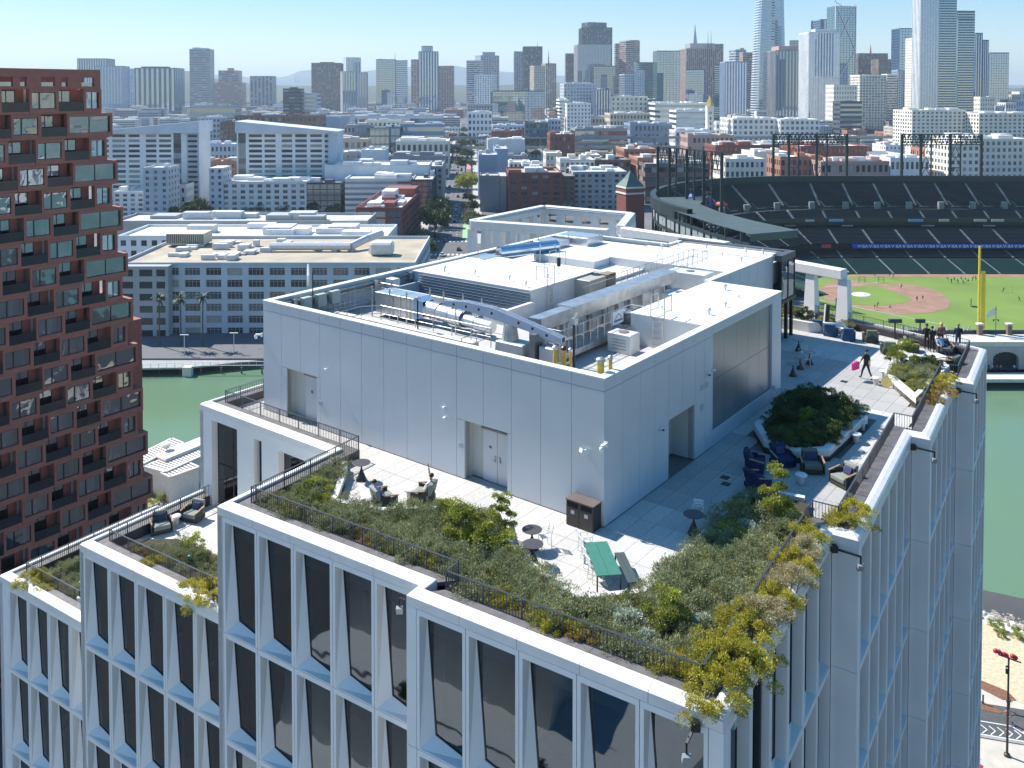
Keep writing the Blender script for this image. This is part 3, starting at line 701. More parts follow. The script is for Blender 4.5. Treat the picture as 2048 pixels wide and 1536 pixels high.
for (x, y, w, d, h, lb) in ((-3.9, 8.2, 1.3, .9, .95, 'white condenser box with a round fan grille beside the gangway'), (-5.0, 12.6, 1.9, 2.0, .85, 'flat-topped white unit behind the white condenser'), (-4.9, 16.2, 1.5, 1.6, 1.3, 'tall white roof unit next to the right box'), (-8.6, 19.6, 1.9, 1.4, 1.0, 'white roof unit beside the rear gangway'), (-6.2, 20.2, 2.6, 1.3, 1.7, 'tall white cabinet at the start of the rear gangway')):
    t = rthing('roof_unit', lb, 'roof unit', x, y, ZB)
    m = M(); m.box(-w / 2, w / 2, -d / 2, d / 2, 0, h); m.build('casing', ac, t, bevel=.025)
    m = M(); m.lathe([(.24, 0), (.26, .04), (.1, .05)], 14, 0, (0, 0, h)); m.build('fan', mat('fan_grey', (.18, .18, .18), .5), t)
    m = M(); 
    for k in range(4): m.box(-w / 2 - .01, -w / 2, -d * .35, d * .35, .2 + .15 * k, .26 + .15 * k); m.box(w * -.3, w * .3, -d / 2 - .012, -d / 2, .2 + .15 * k, .25 + .15 * k)
    m.build('grille', mat('grille_grey', (.3, .31, .32), .5), t)
t = rthing('exhaust_fan', 'dark round exhaust fan with a silver cap beside the gantry', 'fan', -4.95, 10.2, ZB + .8)
m = M(); m.lathe([(.3, 0), (.3, .45), (.27, .5)], 16); m.build('drum', mat('drum_dark', (.10, .11, .13), .4, .3), t); m = M(); m.lathe([(.24, .5), (.32, .58), (.3, .68), (.1, .74)], 16); m.build('cap', STEEL, t)
# yellow posts
YEL = mat('post_yellow', (.62, .42, .05), .5, var=.2, scale=4)
for k, (x, y, r_) in enumerate(((-3.0, 1.0, .09), (-2.66, 1.15, .1), (-2.30, 1.1, .07), (-.62, .72, .15), (-.45, 1.2, .08))):
    t = rthing('guard_post', ['thin yellow post first in the cluster left of the roof corner', 'yellow post with a dark cap in the middle of the cluster', 'slim yellow post nearest the corner in the cluster', 'fat yellow post with a pale cap at the roof corner', 'thin yellow post behind the fat one at the roof corner'][k], 'post', x, y, ZB)
    m = M(); m.tube((0, 0, 0), (0, 0, 1.95), r_, 12); m.build('post', YEL, t); m = M(); m.lathe([(r_ * 1.25, 1.95), (r_ * 1.3, 2.06), (r_ * .5, 2.12)], 12); m.build('cap', STEEL if k != 1 else DARKM, t)
# dish, pipes and boxes on the left parapet
t = rthing('antenna_panel', 'white diamond-shaped antenna panel on a thin pole at the far left roof corner', 'antenna', -18.6, 1.2, ZB)
m = M(); m.tube((0, 0, 0), (0, 0, 3.2), .03, 8); m.build('pole', DARKM, t)
m = M(); T = Matrix.Translation((-.35, 0, 3.0)) @ Matrix.Rotation(R(-38), 4, 'Z') @ Matrix.Rotation(R(38), 4, 'Y'); m.box(-.42, .42, -.05, .05, -.42, .42, 0, T); m.build('panel', mat('antenna_white', (.72, .72, .68), .5), t, bevel=.02)
t = rthing('electrical_rack', 'rack of grey electrical boxes and conduits inside the left parapet', 'electrical boxes', -20.4, 3.5, ZB)
m = M()
for k in range(3): m.box(-.1, .25, -1.6 + 1.0 * k, -1.0 + 1.0 * k, .75, 1.45)
m.build('cabinet', mat('cabinet_green_grey', (.40, .44, .40), .5), t, bevel=.015)
m = M()
for k in range(12): m.tube((.1, -2 + .38 * k, 0), (.1, -2 + .38 * k, .8 + .3 * (k % 3)), .03, 6)
m.path([(.1, -2, .35), (.1, 6, .35)], .03); m.path([(.1, -2, .6), (.1, 5, .6)], .025); m.build('conduit', STEEL, t)
t = rthing('valve_rack', 'rack of pipes and a white box behind the silver duct', 'pipework', -19.7, 7.7, ZB)
m = M()
for k in range(9): m.tube((-.4 + .16 * k, 0, .1), (-.4 + .16 * k, 0, 1.3), .022, 6)
for z in (.4, .7, 1.0, 1.3): m.tube((-.5, 0, z), (1.0, 0, z), .025, 6)
m.build('pipe', STEEL, t); m = M(); m.box(-.2, .5, .1, .6, 1.1, 1.6); m.build('white_box', ac, t, bevel=.02)
# drains, sensors and roof vents scattered on the membrane
vents = [(-14, 12.2), (-16.5, 12), (-18.6, 11.6), (-12.6, 14.2), (-12.2, 11.4), (-2.6, 17.2), (-1.2, 15.8), (-1.0, 13.6), (-1.0, 11.6), (-3.4, 11.2), (-9.5, 29.6), (-6.6, 29.8), (-7.4, 27.6), (-5.6, 26.6), (-12, 27.6), (-10.6, 24.2), (-11.6, 29.4), (-5.4, 29.9)]
vp = None
for k, (x, y) in enumerate(vents):
    z = ZT - .04 if (x > -4.4 or (x < -11.4 and y < 17.7)) else ZT - .18
    if vp is None:
        vp = rthing('roof_vent', 'small grey vent stub standing on the white roof sheet', 'vent', x, y, z, 0, 'small vents on the white roof')
        m = M(); m.tube((0, 0, 0), (0, 0, .22), .045, 8); m.build('pipe', STEEL, vp); m = M(); m.lathe([(.09, .2), (.10, .28), (.03, .33)], 10); m.build('cap', STEEL, vp)
    else: dup(vp, Pf(-x, y, z), RP, None, None, .7 + .5 * (k % 3) / 2)
def rail_run(name, label, pts, zf=54.0, h=1.07, group=None, gate=False):
    """flat-topped picket railing along a run of floor points"""
    t = thing(name, label, 'railing', (pts[0].x, pts[0].y, zf), 0, group); o = Vector((pts[0].x, pts[0].y, 0))
    P = [Vector((p.x, p.y, 0)) - o for p in pts]
    m = M()
    for a, b in zip(P[:-1], P[1:]): e = (b - a).normalized() * .03; m.bar(a - e + Vector((0, 0, h)), b + e + Vector((0, 0, h)), .065, .022)
    m.build('top_rail', RAILM, t)
    m = M()
    for a, b in zip(P[:-1], P[1:]): m.bar(a + Vector((0, 0, .38)), b + Vector((0, 0, .38)), .03, .03)
    m.build('bottom_rail', RAILM, t)
    m = M()
    for a, b in zip(P[:-1], P[1:]):
        n = max(1, round((b - a).length / .115)); rz = math.atan2((b - a).y, (b - a).x)
        for i in range(n + 1):
            c = a + (b - a) * i / n; post = i % 13 == 0; w = .022 if post else .0085
            m.box(-w, w, -w, w, .02 if not post else -.02, h, 0, Matrix.Translation(c) @ Matrix.Rotation(rz, 4, 'Z'))
    m.build('picket', RAILM, t, kind='stuff'); return t
rp = inset(PATH, .94)
rail_run('railing', 'picket railing round the upper left corner beside the penthouse door', [rp[0], rp[1], rp[2]])
rail_run('railing', 'picket railing running down from the penthouse end along the second block', [rp[2], rp[3], rp[4], rp[5]])
rail_run('railing', 'picket railing across the planting above the nearest front block', [rp[5], rp[6]])
rail_run('railing', 'picket railing through the overhanging shrubs on the right of the front corner', [rp[6], Vector((rp[7].x, rp[7].y, 0)), rp[8]])
rail_run('railing', 'picket railing beside the sunlit armchair on the right edge', [rp[8], rp[9]])
rail_run('railing', 'picket railing on the right edge opposite the big shaded planter', [rp[9], rp[10], rp[11]])
rail_run('railing', 'picket railing on the right edge beside the rear planter', [rp[11], rp[12], rp[13]])
rail_run('railing', 'picket railing across the back of the terrace facing the ballpark', [rp[13], rp[14], rp[15]])
rc = inset(PATHC, .94); rd = inset(PATHD, .94)
rail_run('railing', 'picket railing round the middle left terrace with two armchairs', [rc[0], rc[1], rc[2]], 49.2)
rail_run('railing', 'picket railing round the lowest left planted terrace', [rd[0], rd[1], rd[2]], 44.85)
# white beam-and-column frames at the back of the tower
def frame_run(label, pts, z0, z1, n, beam=.9, col=.55, dep=.9):
    t = thing('roof_frame', label, 'roof frame', (pts[0].x, pts[0].y, z0), 0, None); o = Vector((pts[0].x, pts[0].y, z0))
    P = [Vector((p.x, p.y, z0)) - o for p in pts]; H = z1 - z0
    for (a, b), k in zip(zip(P[:-1], P[1:]), n):
        m = M(); m.bar(a + Vector((0, 0, H - beam / 2)), b + Vector((0, 0, H - beam / 2)), dep, beam); m.build('beam', COPE, t, bevel=.06)
        m = M(); e = (b - a).normalized(); nn = Vector((-e.y, e.x, 0)) * (dep * .5 + .12); m.tube(a + nn + Vector((0, 0, H - .25)), b + nn + Vector((0, 0, H - .25)), .06, 6); m.build('lamp_track', STEEL, t)
        for i in range(k + 1):
            c = a + (b - a) * i / k
            m = M(); T = Matrix.Translation(c) @ Matrix.Rotation(math.atan2(e.y, e.x), 4, 'Z')
            m.box(-col, col, -dep * .42, dep * .42, 0, H - beam, 0, T, top=.72); m.build('column', WHITE, t)
    return t
frame_run('open white roof frame with a row of columns at the far left back of the tower', [Bf(-37.6, 77.3), Bf(-40.6, 86), Bf(-51.6, 86.2), Bf(-51.8, 72.4), Bf(-37.5, 74.5)], 52, 58, (3, 5, 6, 5))
frame_run('long white roof beam on posts behind the penthouse', [Bf(-37.2, 77.0), Bf(-25.8, 74.2)], 54, 57.9, (4,))
frame_run('white portal frame with tapered legs on the back edge facing the ballpark', [Bf(-19.5, 68.3), Bf(-14.4, 66.4)], 54, 58.1, (2,), .75, .5, .8)
# ================================================================ terrace floor, kerbs, soil
import numpy as np
fl = thing('terrace_floor', None, None, (0, 0, 0)); fl['kind'] = 'structure'; del_ = None
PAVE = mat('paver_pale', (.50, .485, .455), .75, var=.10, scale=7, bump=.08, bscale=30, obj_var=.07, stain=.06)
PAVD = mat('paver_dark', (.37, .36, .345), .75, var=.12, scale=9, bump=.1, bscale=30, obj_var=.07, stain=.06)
GROUT = mat('paver_joint', (.16, .155, .145), .9)
def inpoly(x, y, poly):
    c = False; n = len(poly)
    for i in range(n):
        (x1, y1), (x2, y2) = poly[i], poly[i - 1]
        if (y1 > y) != (y2 > y) and x < (x2 - x1) * (y - y1) / (y2 - y1) + x1: c = not c
    return c
railp = inset(PATH, .97)
KERB = [(11.9, -2.5), (11.2, -3.1), (9.5, -5.2), (8.7, -5.0), (7.5, -4.65), (6.3, -3.5), (3.3, -1.95), (2.6, -2.7), (1.25, -4.0), (-2.1, -5.0), (-3.5, -3.5), (-3.5, 5.15), (-4.5, 6.4), (-5.6, 6.6)]
BIG = [(-1.0, 12.5), (-2.2, 10.8), (-3.8, 10.4), (-5.0, 11.6), (-5.15, 17.2), (-4.4, 18.4), (-2.2, 18.9), (-.8, 16.9)]
BACK = [(-3.95, 25.0), (-3.8, 26.2), (-4.3, 28.6), (-6.3, 29.2), (-6.75, 28.6), (-6.5, 21.3)]
bedA = [tuple(Pf(p, q)[:2]) for p, q in KERB] + [(v.x, v.y) for v in (railp[7], railp[6], railp[5], railp[4], railp[3])] + [tuple((railp[3] + v33 * 5.3)[:2])]
bigp = [tuple(Pf(p, q)[:2]) for p, q in BIG]; backp = [tuple(Pf(p, q)[:2]) for p, q in BACK]
area = [(p.x, p.y) for p in inset(PATH, 1.0)[1:]] + [tuple(Pf(3.8, 31.5)[:2]), tuple(Pf(23, 31.5)[:2])]
TW, TH = .76, 1.52
tiles = []
for i in range(-14, 30):
    for j in range(-12, 27):
        p, q = (i + .5) * TW, (j + .5) * TH
        if 0 < p < 21.2 and q > .2 and not (4.3 < p and 0): 
            if q < 18.8 or p > 4.4: continue
        x, y = Pf(p, q)[:2]
        if not inpoly(x, y, area): continue
        if sum(inpoly(*Pf(p + a * TW * .4, q + b * TH * .4)[:2], bedA) for a in (-1, 0, 1) for b in (-1, 0, 1)) > 7: continue
        if inpoly(x, y, bigp) or inpoly(x, y, backp): continue
        tiles.append((p, q, math.hypot(x, y)))
m = M(); m.box(-TW / 2 + .007, TW / 2 - .007, -TH / 2 + .007, TH / 2 - .007, -.06, 0)
ta, tb = m.mesh('paver', PAVE), m.mesh('paver', PAVD)
tiles.sort(key=lambda t: t[2]); far = M()
for k, (p, q, d) in enumerate(tiles):
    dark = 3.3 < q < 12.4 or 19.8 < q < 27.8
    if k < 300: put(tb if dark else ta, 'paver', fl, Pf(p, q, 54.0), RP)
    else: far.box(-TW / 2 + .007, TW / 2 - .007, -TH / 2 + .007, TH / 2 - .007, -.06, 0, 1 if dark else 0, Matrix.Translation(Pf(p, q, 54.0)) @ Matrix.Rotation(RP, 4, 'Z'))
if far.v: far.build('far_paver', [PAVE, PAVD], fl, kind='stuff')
m = M(); m.prism(area, 53.935, 53.945); m.build('joint_bed', GROUT, fl)
# recess floors of the penthouse
m = M(); m.prism([tuple(Pf(p, q)[:2]) for p, q in ((7.1, 0.02), (4.8, .02), (4.8, .5), (7.1, .5))], 53.95, 53.99); m.prism([tuple(Pf(p, q)[:2]) for p, q in ((19.2, 0.02), (16.9, .02), (16.9, .5), (19.2, .5))], 53.95, 53.99); m.build('threshold', PAVD, fl)
f2 = thing('middle_terrace_floor', None, None, (0, 0, 0)); f2['kind'] = 'structure'
for i in range(8):
    for j in range(6):
        a, b = -38.1 + 1.2 * i, 24.8 + 1.0 * j
        if b < 26.4 and a > -36.5: continue
        mm = M(); mm.box(-.59, .59, -.49, .49, -.05, 0)
        if i + j == 0: tc_ = mm.mesh('paver', mat('paver_light', (.62, .60, .56), .7, var=.06, scale=4, obj_var=.04))
        put(tc_, 'paver', f2, Bf(a, b, 49.2), RB)
SOIL = mat('planting_soil', (.055, .045, .032), .95, var=.4, scale=6, bump=.6, bscale=20)
def bed(name, polys, z):
    m = M()
    for p in polys: m.prism(p, z - .35, z)
    o = m.build(name, SOIL); o['kind'] = 'structure'; return o
bed('planting_bed', [bedA, bigp, backp, [tuple(Bf(a, b)[:2]) for a, b in ((-38.2, 24.2), (-28.9, 24.2), (-28.9, 26.4), (-36.4, 26.4), (-38.2, 25.2))], [tuple(Bf(a, b)[:2]) for a, b in ((-46.8, 24.75), (-39.4, 24.75), (-39.4, 31), (-46.8, 31))]], 54.25)
bpy.data.objects['planting_bed'].data.transform(Matrix.Identity(4))
for v in bpy.data.objects['planting_bed'].data.vertices:
    a = v.co.x * C33 - v.co.y * S33
    if a < -39.35: v.co.z -= 9.2
    elif a < -28.85 and v.co.x * S33 + v.co.y * C33 < 27 and v.co.z > 50: v.co.z -= 4.85
KW = mat('kerb_white', (.68, .67, .64), .6, var=.05, scale=3, bump=.08, bscale=12, stain=.08)
def kerb(name, label, pts, z0, z1, w, closed=False, lean=0.):
    t = thing(name, label, 'planter', (pts[0].x, pts[0].y, z0)); o = Vector((pts[0].x, pts[0].y, z0))
    n = len(pts); P = [Vector((p.x, p.y, 0)) for p in pts]
    def nn(i):
        if closed: a, b, c = P[i - 1], P[i], P[(i + 1) % n]
        else: a, b, c = P[max(i - 1, 0)], P[i], P[min(i + 1, n - 1)]
        e1 = (b - a) if (b - a).length > 1e-6 else (c - b); e2 = (c - b) if (c - b).length > 1e-6 else e1
        e1, e2 = e1.normalized(), e2.normalized(); n1, n2 = Vector((-e1.y, e1.x, 0)), Vector((-e2.y, e2.x, 0)); m_ = n1 + n2
        return m_ / (1 + n1.dot(n2))
    N = [nn(i) for i in range(n)]; h = z1 - z0
    for i in range(n if closed else n - 1):
        j = (i + 1) % n; L_ = (P[j] - P[i]).length; k = max(1, round(L_ / 1.6))
        for s in range(k):
            q0, q1 = s / k + .004 / L_, (s + 1) / k - .004 / L_
            def pt(f, d, z): return (P[i] + (P[j] - P[i]) * f + (N[i] * (1 - f) + N[j] * f) * d - o) + Vector((0, 0, z))
            prof = [(lean, 0), (lean * .3, h * .3), (0, h * .35), (0, h - .03), (.03, h), (w, h), (w, 0)] if lean else [(0, 0), (0, h - .02), (.02, h), (w, h), (w, 0)]
            vs = [pt(q0, d, z + z0) for d, z in prof] + [pt(q1, d, z + z0) for d, z in prof]; c = len(prof)
            m = M(); m.raw(vs, [(x, (x + 1) % c, (x + 1) % c + c, x + c) for x in range(c)] + [tuple(range(c - 1, -1, -1)), tuple(range(c, 2 * c))])
            bb = m.build('kerb_stone', KW, t); 
    return t
kerb('planter_kerb', 'white kerb winding along the big front planting from the left railing to the shaded side', [Pf(p, q) for p, q in reversed(KERB)], 54.0, 54.42, .26)
kerb('planter_kerb', 'raised white planter of many sides in the shade right of the penthouse', [Pf(p, q) for p, q in BIG], 54.0, 54.58, .34, True, .12)
kerb('planter_kerb', 'white planter wall at the back right beside the walking person', [Pf(p, q) for p, q in BACK[::-1]], 54.0, 54.55, .3, True)
kerb('planter_kerb', 'pale planter wall behind the blue armchairs at the back', [Pf(p, q) for p, q in ((1.2, 34.2), (3.2, 33.0), (6.0, 33.2))], 54.0, 54.7, .3)

# ================================================================ shrubs
def shrub_mesh(name, seed, rx, rz, nclump, cr, nleaf, ll, lw, mat_, up=.35, stems=0, fine=False, hang=0., flat=0.):
    rg = np.random.default_rng(seed)
    cs = []
    for i in range(nclump):
        th = rg.uniform(0, 2 * math.pi); ph_ = math.acos(rg.uniform(0, 1)); rr = rg.uniform(.35, 1) ** .5
        s = np.array([math.sin(ph_) * math.cos(th) * rx * rr, math.sin(ph_) * math.sin(th) * rx * rr, math.cos(ph_) * rz * rr])
        if hang: s[2] -= hang * rg.random() * (abs(s[0]) / rx) ** 1.5
        cs.append(s)
    cs = np.array(cs); crr = cr * rg.uniform(.6, 1.3, nclump); cv = rg.uniform(-.25, .25, nclump)
    ci = rg.integers(0, nclump, nleaf); c = cs[ci]; r = crr[ci][:, None]
    d = rg.normal(size=(nleaf, 3)); d /= np.linalg.norm(d, axis=1)[:, None]; d[:, 2] = np.abs(d[:, 2]) * .8 + d[:, 2] * .2
    pos = c + d * r * rg.uniform(.35, 1.0, (nleaf, 1)) ** .6
    ax = d * .8 + rg.normal(size=(nleaf, 3)) * .55; ax[:, 2] += up; ax /= np.linalg.norm(ax, axis=1)[:, None]
    t = np.cross(ax, rg.normal(size=(nleaf, 3))); t /= np.linalg.norm(t, axis=1)[:, None]; nrm = np.cross(ax, t)
    L = ll * rg.uniform(.6, 1.35, (nleaf, 1)); w = lw * rg.uniform(.7, 1.3, (nleaf, 1))
    v = np.stack([pos, pos + ax * L * .5 + t * w * .5 - nrm * w * .15, pos + ax * L, pos + ax * L * .5 - t * w * .5 - nrm * w * .15], 1).reshape(-1, 3)
    lv = np.repeat(np.clip(.40 + cv[ci] + rg.normal(size=nleaf) * .18, 0, 1), 4)
    nst = 0; extra_v = []; extra_f = []
    for i in range(stems or max(3, nclump // 3)):
        a = np.array([rg.normal() * rx * .12, rg.normal() * rx * .12, -.15]); b = cs[rg.integers(0, nclump)]
        side = np.array([.012, 0, 0]); s2 = np.array([0, .012, 0]); k = len(v) + len(extra_v)
        extra_v += [a - side, a + side, b + side * .5, b - side * .5, a - s2, a + s2, b + s2 * .5, b - s2 * .5]; extra_f += [(k, k + 1, k + 2, k + 3), (k + 4, k + 5, k + 6, k + 7)]
    allv = np.vstack([v, np.array(extra_v)]); me = bpy.data.meshes.new(name)
    nf = nleaf + len(extra_f); me.vertices.add(len(allv)); me.vertices.foreach_set('co', allv.astype(np.float32).ravel())
    me.loops.add(nf * 4); me.loops.foreach_set('vertex_index', np.arange(nf * 4)); me.polygons.add(nf)
    me.polygons.foreach_set('loop_start', np.arange(nf) * 4); me.update(calc_edges=True)
    at_ = me.attributes.new('lv', 'FLOAT', 'POINT'); at_.data.foreach_set('value', np.concatenate([lv, np.zeros(len(extra_v))]).astype(np.float32))
    me.materials.append(mat_); me.materials.append(mat('stem_bark', (.12, .085, .055), .9)); mi = np.zeros(nf, int); mi[nleaf:] = 1; me.polygons.foreach_set('material_index', mi)
    me.update(); return me
LG = {
 'pitt': leafmat('leaf_pitt', (.07, .11, .02), (.44, .46, .07), .3),
 'sage': leafmat('leaf_sage', (.12, .145, .06), (.36, .38, .20), .25, .7),
 'silver': leafmat('leaf_silver', (.22, .27, .19), (.52, .57, .44), .2, .7),
 'gold': leafmat('leaf_gold', (.12, .14, .02), (.56, .50, .06), .32),
 'dry': leafmat('leaf_dry', (.20, .18, .09), (.58, .50, .28), .25, .8),
 'lime': leafmat('leaf_lime', (.13, .19, .02), (.38, .44, .05), .35),
 'dark': leafmat('leaf_dark', (.025, .045, .016), (.11, .15, .045), .15),
 'rust': leafmat('leaf_rust', (.14, .13, .03), (.50, .34, .08), .28),
 'tree': leafmat('leaf_tree', (.03, .05, .018), (.10, .13, .04), .2),
}
SM = {}
def sm(k):
    if k in SM: return SM[k]
    a = {
     'pitt1': (11, .62, .78, 30, .17, 6500, .062, .03, LG['pitt']), 'pitt2': (12, .60, 1.0, 30, .17, 6500, .062, .03, LG['pitt']), 'pitt3': (13, .42, 1.35, 22, .16, 5600, .062, .03, LG['pitt']),
     'sage1': (21, .62, .36, 34, .17, 4200, .055, .022, LG['sage']), 'sage2': (22, .66, .42, 34, .16, 4200, .06, .02, LG['sage']), 'silver': (31, .5, .45, 26, .15, 3600, .06, .024, LG['silver']),
     'gold': (41, .6, .5, 30, .14, 7000, .045, .018, LG['gold'], .3, 0, False, .35), 'gold2': (42, .72, .5, 34, .15, 9000, .045, .018, LG['gold'], .2, 0, False, .6), 'dry': (51, .55, .45, 30, .14, 7000, .065, .011, LG['dry']),
     'lime': (61, .5, .9, 26, .18, 3600, .08, .022, LG['lime'], .7), 'dark1': (71, .62, .55, 28, .17, 6000, .055, .026, LG['dark']), 'dark2': (72, .5, .8, 26, .16, 5600, .055, .026, LG['dark']), 'rust': (81, .5, .38, 26, .13, 5500, .042, .018, LG['rust']),
     'mix': (91, .6, .4, 32, .14, 6000, .045, .02, LG['gold'])}[k]
    SM[k] = shrub_mesh('shrub', *a); return SM[k]
ri = random.Random(11)
def shrub(kind, pos, s=1., label=None, sz=None, name='shrub'):
    s *= 1.42
    o = put(sm(kind), name, None, pos, ri.uniform(0, 6.28), scale=(s * ri.uniform(.92, 1.1), s * ri.uniform(.92, 1.1), s * (sz or ri.uniform(.9, 1.12))))
    return tag(o, label, 'shrub', None)
# (kind, u, v of the foot, height of the soil, size, label)
Z1, Z2, Z3 = 54.2, 49.4, 45.05
SH = [
 ('pitt1', 628, 1000, Z1, .85, 'rounded bright shrub at the left end of the front planting'),
 ('pitt2', 930, 1080, Z1, 1.0, 'tall leafy shrub standing behind the seated pair, left part of the big clump'),
 ('pitt1', 975, 1100, Z1, 1.05, 'broad leafy shrub at the heart of the big clump left of the bar tables'),
 ('pitt2', 885, 1050, Z1, .72, 'leafy shrub just below the right-hand seated person'),
 ('pitt3', 1003, 1070, Z1, .8, 'upright leafy shrub rising in front of the double door'),
 ('pitt1', 1015, 1125, Z1, .6, 'low leafy shrub spilling towards the two bar tables'),
 ('pitt3', 1552, 1045, Z1, 1.15, 'tall shrub with bright leaf rosettes beside the navy armchairs'),
 ('pitt1', 1580, 1060, Z1, .75, 'broad shrub with bright tips at the foot of the tall rosette shrub'),
 ('dark1', 1515, 1030, Z1, .75, 'dark low shrub left of the tall rosette shrub'),
 ('pitt2', 1330, 1255, Z1, .78, 'dark leafy shrub with yellow tips right of the green table end'),
 ('pitt1', 1352, 1240, Z1, .55, 'small yellow-tipped shrub behind the dark leafy one'),
 ('silver', 1495, 1070, Z1, .8, 'pale silver shrub in the bed beyond the railing corner'),
 ('silver', 1398, 1260, Z1, .75, 'pale silver shrub in the middle of the right planting'),
 ('silver', 1250, 1262, Z1, .95, 'wide silver-green shrub below the green table'),
 ('silver', 1285, 1300, Z1, .8, 'silver-green shrub near the railing below the green table'),
 ('silver', 700, 1045, Z1, .6, 'grey-green shrub under the left kerb'),
 ('gold', 1465, 1100, Z1, .5, 'small bright yellow shrub in the shade edge of the right bed'),
 ('gold', 800, 1105, Z1, .8, 'golden shrub leaning over the ledge of the second block'),
 ('rust', 750, 1085, Z1, .75, 'rusty low shrub on the ledge left of the golden one'),
 ('rust', 720, 1070, Z1, .6, 'small rusty plant on the ledge of the second block'),
 ('gold', 845, 1130, Z1, .7, 'yellow-green plant where the railing steps in'),
 ('rust', 590, 1020, Z1, .75, 'reddish low shrub behind the railing near the left corner'),
 ('rust', 545, 1000, Z1, .6, 'small reddish plant in the left corner of the planting'),
 ('rust', 620, 1035, Z1, .6, 'rusty shrub behind the pickets at the left'),
 ('gold', 1115, 1270, Z1, .95, 'golden-green shrub bulging through the pickets above the nearest block'),
 ('gold2', 1080, 1250, Z1, .6, 'leafy shrub left of the golden bulge at the pickets'),
 ('rust', 1165, 1290, Z1, .8, 'red-tinged shrub right of the golden bulge at the pickets'),
 ('gold', 985, 1205, Z1, .6, 'small green shrub against the pickets left of the bollard'),
 ('dry', 1390, 1310, Z1, .8, 'dry grassy shrub inside the front corner of the railing'),
 ('dry', 1455, 1250, Z1, .8, 'dry seed-headed shrub in the front right bed'),
 ('dry', 1560, 1130, Z1, .8, 'dry straw-coloured shrub beside the right railing'),
 ('gold', 1335, 1345, Z1, .75, 'bright shrub behind the pickets left of the front corner'),
 ('gold', 1380, 1355, Z1, .6, 'bright small shrub in the very front corner of the railing'),
]
